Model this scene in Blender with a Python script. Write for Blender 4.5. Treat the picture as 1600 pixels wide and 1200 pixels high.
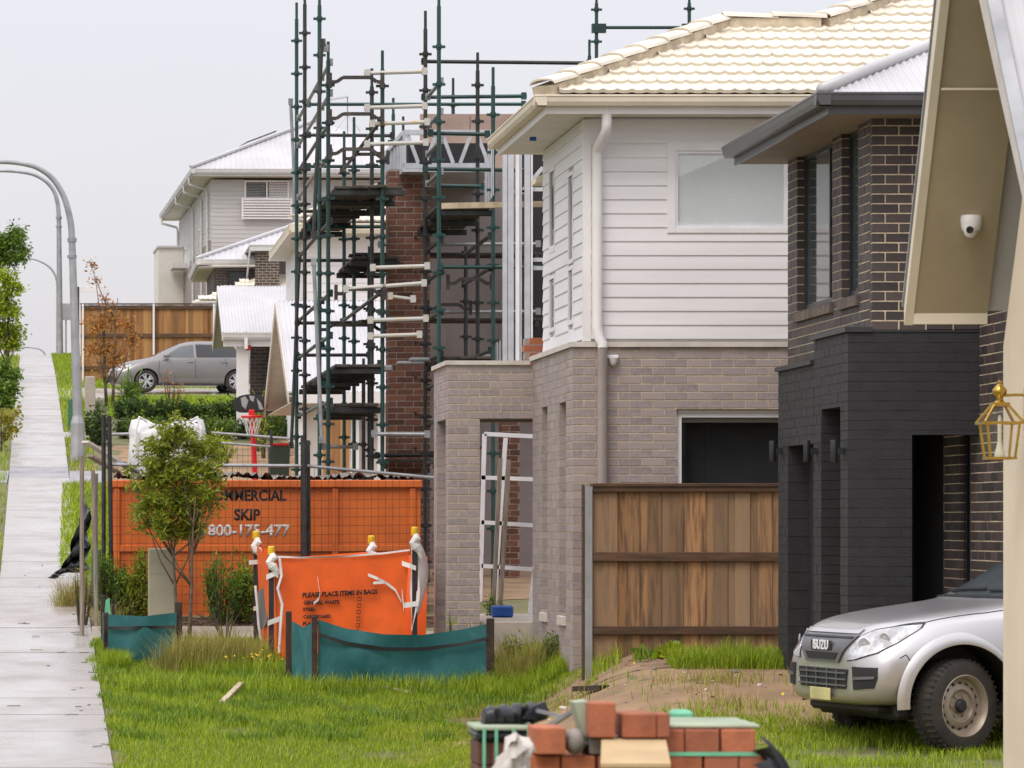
import bpy, bmesh, math, random
import numpy as np
from mathutils import Vector, Matrix
from mathutils.bvhtree import BVHTree
random.seed(7); RN = np.random.default_rng(11)
sc = bpy.context.scene; C = sc.collection
for o in list(bpy.data.objects): bpy.data.objects.remove(o)
R = math.radians

# ---------------------------------------------------------------- camera
F, XV, YH, EYE = 6000.0, 114.0, 820.0, 1.6      # focal length and street vanishing point in photo pixels
cd = bpy.data.cameras.new('camera'); cam = bpy.data.objects.new('camera', cd); C.objects.link(cam)
cam.location = (0, 0, EYE); cam.rotation_euler = (R(90), 0, 0)
cd.sensor_width = 36; cd.lens = 36 * F / 1600
cd.shift_x = (800 - XV) / 1600; cd.shift_y = (YH - 600) / 1600
cd.clip_start = .5; cd.clip_end = 3000
cd.dof.use_dof = True; cd.dof.focus_distance = 42; cd.dof.aperture_fstop = 11
sc.camera = cam
sc.render.resolution_x, sc.render.resolution_y = 1024, 768
# ---------------------------------------------------------------- overcast sky
w = bpy.data.worlds.new('World'); sc.world = w; w.use_nodes = True
nt = w.node_tree; nt.nodes.clear()
out = nt.nodes.new('ShaderNodeOutputWorld')
sky = nt.nodes.new('ShaderNodeTexSky'); sky.sky_type = 'NISHITA'; sky.sun_disc = False
SUN_EL, SUN_AZ = R(52), R(215)
sky.sun_elevation = SUN_EL; sky.sun_rotation = SUN_AZ; sky.dust_density = 4
b1 = nt.nodes.new('ShaderNodeBackground'); b1.inputs[1].default_value = .05
nt.links.new(sky.outputs[0], b1.inputs[0])
tc = nt.nodes.new('ShaderNodeTexCoord'); sep = nt.nodes.new('ShaderNodeSeparateXYZ')
nt.links.new(tc.outputs['Generated'], sep.inputs[0])
mx = nt.nodes.new('ShaderNodeMath'); mx.operation = 'MAXIMUM'; mx.inputs[1].default_value = 0
nt.links.new(sep.outputs['Z'], mx.inputs[0])
ma = nt.nodes.new('ShaderNodeMath'); ma.operation = 'MULTIPLY_ADD'      # cloud deck, brighter overhead
ma.inputs[1].default_value = 1.25; ma.inputs[2].default_value = .66
pw = nt.nodes.new('ShaderNodeMath'); pw.operation = 'POWER'; pw.inputs[1].default_value = 1.5
nt.links.new(mx.outputs[0], pw.inputs[0]); nt.links.new(pw.outputs[0], ma.inputs[0])
cn = nt.nodes.new('ShaderNodeTexNoise'); cn.inputs['Scale'].default_value = 2.5; cn.inputs['Detail'].default_value = 4
nt.links.new(tc.outputs['Generated'], cn.inputs['Vector'])
cm = nt.nodes.new('ShaderNodeMapRange'); cm.inputs[3].default_value = .94; cm.inputs[4].default_value = 1.06
nt.links.new(cn.outputs['Fac'], cm.inputs[0])
mm = nt.nodes.new('ShaderNodeMath'); mm.operation = 'MULTIPLY'
nt.links.new(ma.outputs[0], mm.inputs[0]); nt.links.new(cm.outputs[0], mm.inputs[1])
b2 = nt.nodes.new('ShaderNodeBackground'); b2.inputs[0].default_value = (.99, .95, .995, 1)
nt.links.new(mm.outputs[0], b2.inputs[1])
ad = nt.nodes.new('ShaderNodeAddShader')
nt.links.new(b1.outputs[0], ad.inputs[0]); nt.links.new(b2.outputs[0], ad.inputs[1])
nt.links.new(ad.outputs[0], out.inputs[0])
# ---------------------------------------------------------------- veiled sun
sl = bpy.data.lights.new('sun', 'SUN'); sl.energy = 1.1; sl.angle = R(22); sl.color = (1, .95, .88)
so = bpy.data.objects.new('sun', sl); C.objects.link(so); so.location = (-20, -20, 40)
sd = Vector((math.sin(SUN_AZ) * math.cos(SUN_EL), math.cos(SUN_AZ) * math.cos(SUN_EL), math.sin(SUN_EL)))
so.rotation_euler = sd.to_track_quat('Z', 'Y').to_euler()
sc.view_settings.view_transform = 'Standard'; sc.view_settings.look = 'None'
sc.view_settings.exposure = 0.0; sc.view_settings.gamma = 1

# ---------------------------------------------------------------- helpers
def X_(px, Y): return (px - XV) * Y / F
def Z_(py, Y): return EYE + (YH - py) * Y / F
def at(px, py, Y): return Vector((X_(px, Y), Y, Z_(py, Y)))
def proj(p): return (XV + F * p[0] / p[1], YH - F * (p[2] - EYE) / p[1])
OFF = {}
class MB:
    def __init__(s): s.v = []; s.f = []; s.r = []
    def add(s, vs, fs, rnd=None):
        n = len(s.v); s.v.extend([tuple(p) for p in vs]); s.f.extend([tuple(i + n for i in f) for f in fs])
        if rnd is not None:
            while len(s.r) < n: s.r.append(0.)
            s.r.extend([rnd] * (len(s.v) - n))
        return s
    def box(s, x0, x1, y0, y1, z0, z1, rnd=None):
        x0, x1 = min(x0, x1), max(x0, x1); y0, y1 = min(y0, y1), max(y0, y1); z0, z1 = min(z0, z1), max(z0, z1)
        return s.add([(x0,y0,z0),(x1,y0,z0),(x1,y1,z0),(x0,y1,z0),(x0,y0,z1),(x1,y0,z1),(x1,y1,z1),(x0,y1,z1)],
                     [(0,3,2,1),(4,5,6,7),(0,1,5,4),(1,2,6,5),(2,3,7,6),(3,0,4,7)], rnd)
    def bevbox(s, x0, x1, y0, y1, z0, z1, b=.01, rnd=None):
        x0, x1 = min(x0, x1), max(x0, x1); y0, y1 = min(y0, y1), max(y0, y1); z0, z1 = min(z0, z1), max(z0, z1)
        b = min(b, (x1-x0)*.45, (y1-y0)*.45, (z1-z0)*.45)
        X = ((x0, x0+b), (x1, x1-b)); Yy = ((y0, y0+b), (y1, y1-b)); Z = ((z0, z0+b), (z1, z1-b))
        vs = []; ix = {}
        for i in (0,1):
            for j in (0,1):
                for k in (0,1):
                    ix[i,j,k,0] = len(vs); vs.append((X[i][0], Yy[j][1], Z[k][1]))
                    ix[i,j,k,1] = len(vs); vs.append((X[i][1], Yy[j][0], Z[k][1]))
                    ix[i,j,k,2] = len(vs); vs.append((X[i][1], Yy[j][1], Z[k][0]))
        q = [(0,0),(0,1),(1,1),(1,0)]; fs = []
        for e in (0,1):
            f = [ix[e,a,c,0] for a,c in q]; fs.append(f if e == 0 else f[::-1])
            f = [ix[a,e,c,1] for a,c in q]; fs.append(f[::-1] if e == 0 else f)
            f = [ix[a,c,e,2] for a,c in q]; fs.append(f if e == 0 else f[::-1])
        for a in (0,1):
            for c in (0,1):
                fs.append((ix[a,c,0,0], ix[a,c,1,0], ix[a,c,1,1], ix[a,c,0,1]))
                fs.append((ix[a,0,c,0], ix[a,1,c,0], ix[a,1,c,2], ix[a,0,c,2]))
                fs.append((ix[0,a,c,1], ix[1,a,c,1], ix[1,a,c,2], ix[0,a,c,2]))
                for k in (0,1): fs.append((ix[a,c,k,0], ix[a,c,k,1], ix[a,c,k,2]))
        return s.add(vs, fs, rnd)
    def bar(s, p0, p1, wd, ht, up=(0,0,1), rnd=None):
        p0, p1 = Vector(p0), Vector(p1); d = (p1-p0).normalized(); u = Vector(up)
        if abs(d.dot(u)) > .98: u = Vector((0,1,0))
        a = d.cross(u).normalized(); b = a.cross(d).normalized(); vs = []
        for p in (p0, p1):
            for i, j in ((-1,-1),(1,-1),(1,1),(-1,1)): vs.append(p + a*i*wd/2 + b*j*ht/2)
        return s.add(vs, [(0,1,2,3),(7,6,5,4),(0,4,5,1),(1,5,6,2),(2,6,7,3),(3,7,4,0)], rnd)
    def tube(s, pts, r, n=8, caps=True):
        pts = [Vector(p) for p in pts]; m = len(pts)
        rs = r if isinstance(r, (list, tuple)) else [r]*m
        t0 = (pts[1]-pts[0]).normalized(); a = t0.orthogonal().normalized(); vs = []
        for i, p in enumerate(pts):
            t = (pts[min(i+1,m-1)]-pts[max(i-1,0)]).normalized()
            a = (a - t*a.dot(t)).normalized(); b = t.cross(a)
            for k in range(n):
                an = 2*math.pi*k/n; vs.append(p + (a*math.cos(an)+b*math.sin(an))*rs[i])
        fs = [(i*n+k, i*n+(k+1)%n, (i+1)*n+(k+1)%n, (i+1)*n+k) for i in range(m-1) for k in range(n)]
        if caps: fs += [tuple(range(n-1,-1,-1)), tuple(range((m-1)*n, m*n))]
        return s.add(vs, fs)
    def lathe(s, prof, o, axis='z', n=24):
        o = Vector(o); vs = []
        for r, h in prof:
            for k in range(n):
                an = 2*math.pi*k/n; c, d = r*math.cos(an), r*math.sin(an)
                vs.append(o + Vector({'z':(c,d,h), 'y':(c,h,d), 'x':(h,c,d)}[axis]))
        m = len(prof)
        fs = [(i*n+k, i*n+(k+1)%n, (i+1)*n+(k+1)%n, (i+1)*n+k) for i in range(m-1) for k in range(n)]
        return s.add(vs, fs)
    def prism(s, poly, d, rnd=None):
        d = Vector(d); poly = [Vector(p) for p in poly]; n = len(poly)
        return s.add(poly + [p+d for p in poly],
                     [tuple(range(n-1,-1,-1)), tuple(range(n,2*n))] + [(i,(i+1)%n,n+(i+1)%n,n+i) for i in range(n)], rnd)
    def grid(s, P, thick=None):
        nu, nv = len(P), len(P[0]); vs = [p for row in P for p in row]
        return s.add(vs, [(i*nv+j, (i+1)*nv+j, (i+1)*nv+j+1, i*nv+j+1) for i in range(nu-1) for j in range(nv-1)])
    def mesh(s, name, o=(0,0,0), smooth=False, fix=True):
        me = bpy.data.meshes.new(name)
        me.from_pydata([(p[0]-o[0], p[1]-o[1], p[2]-o[2]) for p in s.v], [], s.f)
        if fix:
            bm = bmesh.new(); bm.from_mesh(me); bmesh.ops.recalc_face_normals(bm, faces=bm.faces); bm.to_mesh(me); bm.free()
        if s.r:
            a = me.attributes.new('rnd', 'FLOAT', 'POINT'); rr = list(s.r) + [0.]*(len(s.v)-len(s.r)); a.data.foreach_set('value', rr)
        if smooth: me.polygons.foreach_set('use_smooth', [True]*len(me.polygons))
        me.update(); return me
    def build(s, name, m, parent=None, smooth=False, fix=True):
        o = OFF.get(parent, (0,0,0)) if parent else (0,0,0)
        me = s.mesh(name, o, smooth, fix); me.materials.append(m)
        ob = bpy.data.objects.new(name, me); C.objects.link(ob)
        if parent: ob.parent = parent; OFF[ob] = OFF.get(parent, (0,0,0))
        return ob
def thing(name, label, cat, loc=(0,0,0), group=None, rotz=0, local=False):
    o = bpy.data.objects.new(name, None); C.objects.link(o); o.location = loc; o.rotation_euler = (0,0,rotz)
    o.empty_display_size = .1; o['label'] = label; o['category'] = cat
    if group: o['group'] = group
    OFF[o] = (0,0,0) if local else tuple(loc)
    return o
def tag(o, label, cat, group=None):
    o['label'] = label; o['category'] = cat
    if group: o['group'] = group
    return o
def struct(o): o['kind'] = 'structure'; return o
def stuff(o): o['kind'] = 'stuff'; return o
def recentre(o, p):
    p = Vector(p); o.data.transform(Matrix.Translation(-p)); o.location = p
    return o
def smoothang(o, ang=40):
    me = o.data; me.polygons.foreach_set('use_smooth', [True]*len(me.polygons))
    try: me.set_sharp_from_angle(angle=R(ang))
    except Exception: pass
    return o
def part_copy(mesh, name, m, parent, loc, rot=(0,0,0), scale=None):
    ob = bpy.data.objects.new(name, mesh); C.objects.link(ob); ob.parent = parent
    o = OFF.get(parent, (0,0,0)); ob.location = (loc[0]-o[0], loc[1]-o[1], loc[2]-o[2]); ob.rotation_euler = rot
    if scale: ob.scale = scale
    if not mesh.materials: mesh.materials.append(m)
    return ob
def text_part(s, name, m, parent, centre, width, height=None, th=.004, bold=.02, shear=0, fn=None):
    """flat lettering facing -Y, its middle at centre"""
    cu = bpy.data.curves.new(name, 'FONT'); cu.body = s; cu.align_x = 'CENTER'; cu.align_y = 'CENTER'; cu.offset = bold
    cu.extrude = 0; cu.resolution_u = 3
    tmp = bpy.data.objects.new('tmp', cu); C.objects.link(tmp)
    dg = bpy.context.evaluated_depsgraph_get(); me = bpy.data.meshes.new_from_object(tmp.evaluated_get(dg))
    bpy.data.objects.remove(tmp); bpy.data.curves.remove(cu)
    co = np.array([v.co[:] for v in me.vertices]); w0 = np.ptp(co[:,0]); h0 = np.ptp(co[:,1]); mid = (co.max(0)+co.min(0))/2
    kx = width/w0; kz = (height/h0) if height else kx
    o = OFF.get(parent, (0,0,0))
    for v in me.vertices:
        x, z = (v.co.x-mid[0])*kx, (v.co.y-mid[1])*kz
        p = Vector((centre[0]+x, centre[1], centre[2]+z+shear*x))
        if fn: p = fn(p)
        v.co = (p[0]-o[0], p[1]-o[1], p[2]-o[2])
    bm = bmesh.new(); bm.from_mesh(me)
    r = bmesh.ops.extrude_face_region(bm, geom=list(bm.faces)); 
    bmesh.ops.translate(bm, verts=[g for g in r['geom'] if isinstance(g, bmesh.types.BMVert)], vec=(0,-th,0))
    bmesh.ops.recalc_face_normals(bm, faces=bm.faces); bm.to_mesh(me); bm.free()
    me.materials.clear(); me.materials.append(m)
    ob = bpy.data.objects.new(name, me); C.objects.link(ob); ob.parent = parent; OFF[ob] = o
    return ob

# ---------------------------------------------------------------- materials
M = {}
def mat(name, col, rough=.6, col2=None, scale=4, var=.12, rnd=0, bump=0, bscale=60, metal=0, spec=.5, coat=0,
        stretch=(1,1,1), detail=6, contrast=(.35,.65), trans=0, alpha=1, rvar=0, hue=None):
    m = bpy.data.materials.new(name); m.use_nodes = True; n = m.node_tree.nodes; l = m.node_tree.links
    p = n['Principled BSDF']; p.inputs['Roughness'].default_value = rough; p.inputs['Metallic'].default_value = metal
    p.inputs['Specular IOR Level'].default_value = spec; p.inputs['Coat Weight'].default_value = coat
    if alpha < 1: p.inputs['Alpha'].default_value = alpha
    if trans: p.inputs['Transmission Weight'].default_value = trans
    tc = n.new('ShaderNodeTexCoord'); mp = n.new('ShaderNodeMapping'); mp.inputs['Scale'].default_value = stretch
    l.new(tc.outputs['Object'], mp.inputs[0])
    nz = n.new('ShaderNodeTexNoise'); nz.inputs['Scale'].default_value = scale; nz.inputs['Detail'].default_value = detail
    nz.inputs['Roughness'].default_value = .6; l.new(mp.outputs[0], nz.inputs['Vector'])
    mr = n.new('ShaderNodeMapRange'); mr.inputs[1].default_value, mr.inputs[2].default_value = contrast
    l.new(nz.outputs['Fac'], mr.inputs[0])
    mix = n.new('ShaderNodeMix'); mix.data_type = 'RGBA'
    c2 = col2 if col2 else tuple(max(0, c*(1-2*var)) for c in col)
    c1 = col if col2 else tuple(c*(1+var*.6) for c in col)
    mix.inputs[6].default_value = (*c1, 1); mix.inputs[7].default_value = (*c2, 1)
    l.new(mr.outputs[0], mix.inputs[0]); last = mix.outputs[2]
    if rnd or hue:
        oi = n.new('ShaderNodeObjectInfo'); at_ = n.new('ShaderNodeAttribute'); at_.attribute_name = 'rnd'
        a = n.new('ShaderNodeMath'); a.operation = 'ADD'; l.new(oi.outputs['Random'], a.inputs[0]); l.new(at_.outputs['Fac'], a.inputs[1])
        fr = n.new('ShaderNodeMath'); fr.operation = 'FRACT'; l.new(a.outputs[0], fr.inputs[0])
        if hue:
            mh = n.new('ShaderNodeMix'); mh.data_type = 'RGBA'; mh.inputs[7].default_value = (*hue, 1)
            f3 = n.new('ShaderNodeMath'); f3.operation = 'MULTIPLY'; f3.inputs[1].default_value = 7.31
            f4 = n.new('ShaderNodeMath'); f4.operation = 'FRACT'; l.new(fr.outputs[0], f3.inputs[0]); l.new(f3.outputs[0], f4.inputs[0])
            l.new(f4.outputs[0], mh.inputs[0]); l.new(last, mh.inputs[6]); last = mh.outputs[2]
        r2 = n.new('ShaderNodeMapRange'); r2.inputs[3].default_value = 1-rnd; r2.inputs[4].default_value = 1+rnd
        l.new(fr.outputs[0], r2.inputs[0])
        vm = n.new('ShaderNodeVectorMath'); vm.operation = 'SCALE'; l.new(last, vm.inputs[0]); l.new(r2.outputs[0], vm.inputs['Scale']); last = vm.outputs[0]
    l.new(last, p.inputs['Base Color'])
    if rvar:
        r3 = n.new('ShaderNodeMapRange'); r3.inputs[1].default_value, r3.inputs[2].default_value = .4, .6
        r3.inputs[3].default_value = max(.02, rough-rvar); r3.inputs[4].default_value = min(1, rough+rvar)
        l.new(nz.outputs['Fac'], r3.inputs[0]); l.new(r3.outputs[0], p.inputs['Roughness'])
    if bump:
        nb = n.new('ShaderNodeTexNoise'); nb.inputs['Scale'].default_value = bscale; nb.inputs['Detail'].default_value = 5
        l.new(mp.outputs[0], nb.inputs['Vector']); bp = n.new('ShaderNodeBump'); bp.inputs['Strength'].default_value = bump
        bp.inputs['Distance'].default_value = .01; l.new(nb.outputs['Fac'], bp.inputs['Height']); l.new(bp.outputs[0], p.inputs['Normal'])
    M[name] = m; return m
def leafmat(name, col, hue, rnd=.35):
    m = mat(name, col, .5, rnd=rnd, hue=hue, var=.05, spec=.3); n = m.node_tree.nodes; l = m.node_tree.links
    p = n['Principled BSDF']; src = p.inputs['Base Color'].links[0].from_socket
    t = n.new('ShaderNodeBsdfTranslucent'); l.new(src, t.inputs[0]); ms = n.new('ShaderNodeMixShader'); ms.inputs[0].default_value = .35
    l.new(p.outputs[0], ms.inputs[1]); l.new(t.outputs[0], ms.inputs[2]); l.new(ms.outputs[0], n['Material Output'].inputs[0]); return m
mat('white_paint', (.78,.76,.75), .5, var=.05, scale=1.5, bump=.03)
mat('cladding', (.76,.745,.75), .55, var=.05, scale=1.2, rnd=.015, bump=.06, stretch=(.3,.3,4))
mat('cream_paint', (.70,.63,.50), .6, var=.06, scale=1.5, bump=.03)
mat('cream_wall', (.72,.62,.47), .75, var=.05, scale=1.2, bump=.12, bscale=120)
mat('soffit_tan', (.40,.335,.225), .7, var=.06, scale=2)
mat('soffit_white', (.70,.67,.62), .7, var=.05, scale=2)
mat('soffit_brown', (.30,.24,.19), .7, var=.06, scale=2)
mat('flashing', (.60,.55,.49), .5, var=.08)
mat('roof_white', (.50,.50,.51), .35, var=.06, scale=.8, spec=.5)
mat('tile_cream', (.74,.68,.56), .55, var=.10, scale=3, rnd=.07, bump=.2, bscale=50)
mat('tile_bed', (.58,.49,.35), .9, var=.15, scale=8)
mat('brick_dark', (.055,.044,.042), .6, var=.2, scale=25, rnd=.28, bump=.35, bscale=90, hue=(.075,.055,.05))
mat('mortar_cream', (.62,.51,.36), .95, var=.15, scale=20, bump=.3)
mat('brick_grey', (.32,.272,.265), .75, var=.12, scale=18, rnd=.10, bump=.3, bscale=90, hue=(.35,.29,.27))
mat('mortar_sand', (.52,.43,.31), .95, var=.15, scale=20, bump=.3)
mat('brick_brown', (.13,.058,.038), .8, var=.2, scale=20, rnd=.3, bump=.3, bscale=80, hue=(.18,.075,.045))
mat('mortar_grey', (.34,.29,.25), .95, var=.15, scale=20)
mat('brick_orange', (.40,.125,.055), .8, var=.15, scale=14, rnd=.16, bump=.3, bscale=70, hue=(.33,.11,.06))
mat('black_render', (.020,.020,.022), .65, var=.12, scale=6, rnd=.08, bump=.35, bscale=110)
mat('black_cap', (.03,.03,.034), .45, var=.1)
mat('charcoal_metal', (.085,.085,.095), .35, var=.08, scale=2)
mat('charcoal_paint', (.03,.03,.034), .4, var=.08)
mat('pipe_grey', (.33,.285,.262), .4, var=.05)
mat('timber_fence', (.36,.19,.08), .85, col2=(.115,.06,.03), scale=3.2, rnd=.36, bump=.6, bscale=30, stretch=(6,6,.55), contrast=(.44,.62), hue=(.27,.18,.11))
mat('board_grey', (.50,.49,.485), .6, var=.05, scale=1.2, rnd=.02, stretch=(.3,.3,4)); mat('trim_pale', (.60,.595,.585), .5, var=.05); mat('brick_sill', (.15,.115,.09), .75, var=.2, scale=20, rnd=.25, bump=.3)
mat('asphalt', (.06,.06,.062), .6, var=.2, scale=30, bump=.3)
mat('timber_dark', (.13,.07,.038), .85, col2=(.06,.035,.02), scale=4, rnd=.15, bump=.4, bscale=30, stretch=(.6,6,6))
mat('timber_far', (.36,.16,.05), .85, col2=(.17,.075,.03), scale=2.5, rnd=.28, stretch=(5,5,.4), hue=(.40,.22,.08))
mat('timber_grey', (.30,.25,.20), .85, var=.2, scale=6, stretch=(6,6,.5), bump=.3)
mat('timber_pale', (.52,.42,.29), .8, var=.15, scale=6, bump=.2)
mat('plank_dark', (.060,.050,.042), .75, var=.25, scale=6, rnd=.3, bump=.3)
mat('stake', (.055,.036,.026), .85, var=.25, scale=9, bump=.3)
mat('green_tube', (.006,.050,.042), .42, var=.35, scale=7, rnd=.3, col2=(.018,.03,.026), contrast=(.45,.75))
mat('dark_tube', (.026,.028,.027), .5, var=.3, scale=7, rnd=.3)
mat('galv', (.33,.34,.35), .4, var=.15, scale=6, metal=.5)
mat('galv_pole', (.37,.38,.39), .45, var=.12, scale=3, metal=.3)
mat('pale_tube', (.50,.49,.45), .45, var=.2, scale=8, col2=(.55,.38,.06), contrast=(.55,.75))
mat('alu', (.60,.62,.66), .35, var=.08, scale=5, metal=.4)
mat('alu_white', (.78,.78,.80), .4, var=.05)
mat('wall_wrap', (.27,.235,.23), .8, var=.06, scale=1.5)
mat('pink_board', (.45,.33,.27), .8, var=.08, scale=1.5)
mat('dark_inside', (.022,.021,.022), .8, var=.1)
mat('glass_dark', (.018,.019,.022), .06, var=.2, scale=.7, spec=.6)
mat('blind_grey', (.76,.78,.78), .7, var=.03, scale=1)
m_ = mat('glass_pane', (.9,.93,.93), .02, var=0); n_ = m_.node_tree.nodes; l_ = m_.node_tree.links
tr_ = n_.new('ShaderNodeBsdfTransparent'); tr_.inputs[0].default_value = (.975,.985,.985,1); gl_ = n_.new('ShaderNodeBsdfGlossy'); gl_.inputs['Roughness'].default_value = .03
fr_ = n_.new('ShaderNodeFresnel'); fr_.inputs[0].default_value = 1.5; mx_ = n_.new('ShaderNodeMixShader'); mx_.inputs[0].default_value = .07; l_.new(tr_.outputs[0], mx_.inputs[1]); l_.new(gl_.outputs[0], mx_.inputs[2]); l_.new(mx_.outputs[0], n_['Material Output'].inputs[0])
mat('glass_sky', (.07,.085,.09), .06, var=.2, scale=1.2, spec=.9)
mat('concrete_path', (.45,.425,.40), .30, col2=(.31,.285,.26), scale=1.1, rnd=.06, bump=.12, bscale=25, rvar=.14, contrast=(.35,.7), spec=.55)
mat('concrete_pale', (.42,.37,.31), .5, var=.12, scale=2, bump=.1)
mat('concrete_grey', (.30,.30,.31), .45, var=.12, scale=2, bump=.1)
mat('soil', (.17,.105,.062), .95, col2=(.33,.22,.13), scale=1.6, bump=.8, bscale=14)
mat('dirt_tan', (.36,.235,.125), .95, col2=(.22,.14,.08), scale=1.3, bump=.8, bscale=12)
mat('mulch', (.052,.030,.020), .95, col2=(.10,.058,.036), scale=14, bump=1, bscale=30)
mat('turf', (.12,.135,.045), .95, col2=(.19,.155,.085), scale=1.1, bump=.6, bscale=20, contrast=(.4,.72))
leafmat('grass_green', (.22,.36,.016), (.36,.42,.03)); leafmat('grass_straw', (.42,.34,.11), (.26,.27,.05)); leafmat('grass_deep', (.11,.22,.02), (.20,.29,.03))
leafmat('leaf_olive', (.17,.24,.02), (.30,.33,.03)); leafmat('leaf_mid', (.075,.16,.02), (.18,.27,.03)); leafmat('leaf_bright', (.22,.36,.02), (.38,.42,.02))
leafmat('leaf_dark', (.040,.085,.018), (.085,.14,.026)); leafmat('leaf_autumn', (.40,.12,.03), (.42,.25,.05)); leafmat('leaf_yellow', (.42,.32,.03), (.20,.24,.03))
mat('bark', (.16,.12,.085), .9, var=.2, scale=10, bump=.5); mat('bark_dark', (.08,.058,.045), .9, var=.2, scale=10, bump=.5)
mat('flower_yellow', (.75,.52,.02), .6)
mat('skip_orange', (.60,.135,.018), .5, col2=(.42,.085,.014), scale=1.6, bump=.1, bscale=10, contrast=(.42,.75))
mat('ink_black', (.018,.016,.016), .7); mat('paint_white', (.62,.60,.57), .7, col2=(.50,.20,.08), scale=9, contrast=(.6,.75))
mat('bag_orange', (.92,.135,.012), .5, var=.08, scale=3, bump=.3, bscale=6); mat('bag_grey', (.17,.16,.155), .6); mat('bag_white', (.82,.76,.74), .5, col2=(.78,.62,.58), scale=2)
mat('web_white', (.78,.76,.73), .6); mat('cap_yellow', (.80,.50,.02), .4, var=.05); mat('picket', (.025,.024,.026), .5)
mat('cloth_teal', (.011,.105,.110), .7, col2=(.035,.165,.165), scale=3, bump=.35, bscale=9, contrast=(.45,.7)); mat('band_dark', (.022,.024,.026), .7)
mat('bulk_white', (.66,.66,.66), .65, var=.08, scale=3, bump=.3, bscale=8)
mat('rubble', (.30,.27,.24), .95, col2=(.16,.14,.12), scale=9, bump=1, bscale=15)
mat('pillar_box', (.33,.315,.235), .6, var=.08, scale=2); mat('green_box', (.045,.15,.075), .5, var=.08); mat('blue_plastic', (.012,.09,.38), .45)
mat('red_plastic', (.72,.012,.018), .4, var=.04); mat('bin_green', (.022,.045,.026), .5); mat('black_plastic', (.016,.017,.019), .5, var=.1); mat('net_white', (.7,.7,.7), .7)
mat('brass', (.55,.36,.075), .28, var=.12, scale=8, metal=.9); mat('bulb_cream', (.8,.75,.6), .4)
mat('car_silver', (.50,.50,.505), .30, var=.02, metal=.55, coat=.6, scale=2); mat('car_grey', (.21,.20,.193), .32, var=.03, metal=.4, coat=.6, scale=2)
m_ = M['car_silver']; n_ = m_.node_tree.nodes; l_ = m_.node_tree.links; p_ = n_['Principled BSDF']; src_ = p_.inputs['Base Color'].links[0].from_socket   # road dust on the lower panels
tc_ = n_.new('ShaderNodeTexCoord'); sp_ = n_.new('ShaderNodeSeparateXYZ'); l_.new(tc_.outputs['Object'], sp_.inputs[0]); nn_ = n_.new('ShaderNodeTexNoise'); nn_.inputs['Scale'].default_value = 5; l_.new(tc_.outputs['Object'], nn_.inputs['Vector'])
ad_ = n_.new('ShaderNodeMath'); ad_.operation = 'MULTIPLY_ADD'; ad_.inputs[1].default_value = .5; l_.new(nn_.outputs['Fac'], ad_.inputs[0]); l_.new(sp_.outputs['Z'], ad_.inputs[2])
mr_ = n_.new('ShaderNodeMapRange'); mr_.inputs[1].default_value = 1.05; mr_.inputs[2].default_value = .60; mr_.inputs[3].default_value = 0; mr_.inputs[4].default_value = .6; l_.new(ad_.outputs[0], mr_.inputs[0])
mi_ = n_.new('ShaderNodeMix'); mi_.data_type = 'RGBA'; mi_.inputs[7].default_value = (.36,.29,.21,1); l_.new(mr_.outputs[0], mi_.inputs[0]); l_.new(src_, mi_.inputs[6]); l_.new(mi_.outputs[2], p_.inputs['Base Color'])
mat('tyre', (.020,.019,.018), .85, col2=(.045,.035,.027), scale=7, bump=.4); mat('rim_tan', (.36,.30,.235), .45, col2=(.25,.20,.15), scale=6, metal=.3); mat('alloy', (.62,.62,.63), .3, metal=.6)
mat('trim_black', (.014,.014,.015), .6, var=.1); mat('trim_grey', (.16,.16,.165), .4, metal=.4); mat('chrome', (.7,.7,.72), .15, metal=.95)
mat('lamp_clear', (.60,.62,.63), .08, col2=(.30,.31,.32), scale=9, spec=.8, coat=1, contrast=(.4,.6)); mat('lamp_red', (.5,.01,.01), .2); mat('plate_yellow', (.55,.50,.22), .5)
mat('strap_green', (.16,.50,.30), .5, var=.1); mat('wrap_black', (.02,.022,.026), .35, var=.2, bump=.6, bscale=8); mat('rag_white', (.62,.57,.52), .8, var=.1); mat('cardboard', (.50,.36,.19), .85, var=.08)
mat('slat_green', (.36,.42,.30), .8, var=.12)
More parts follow.
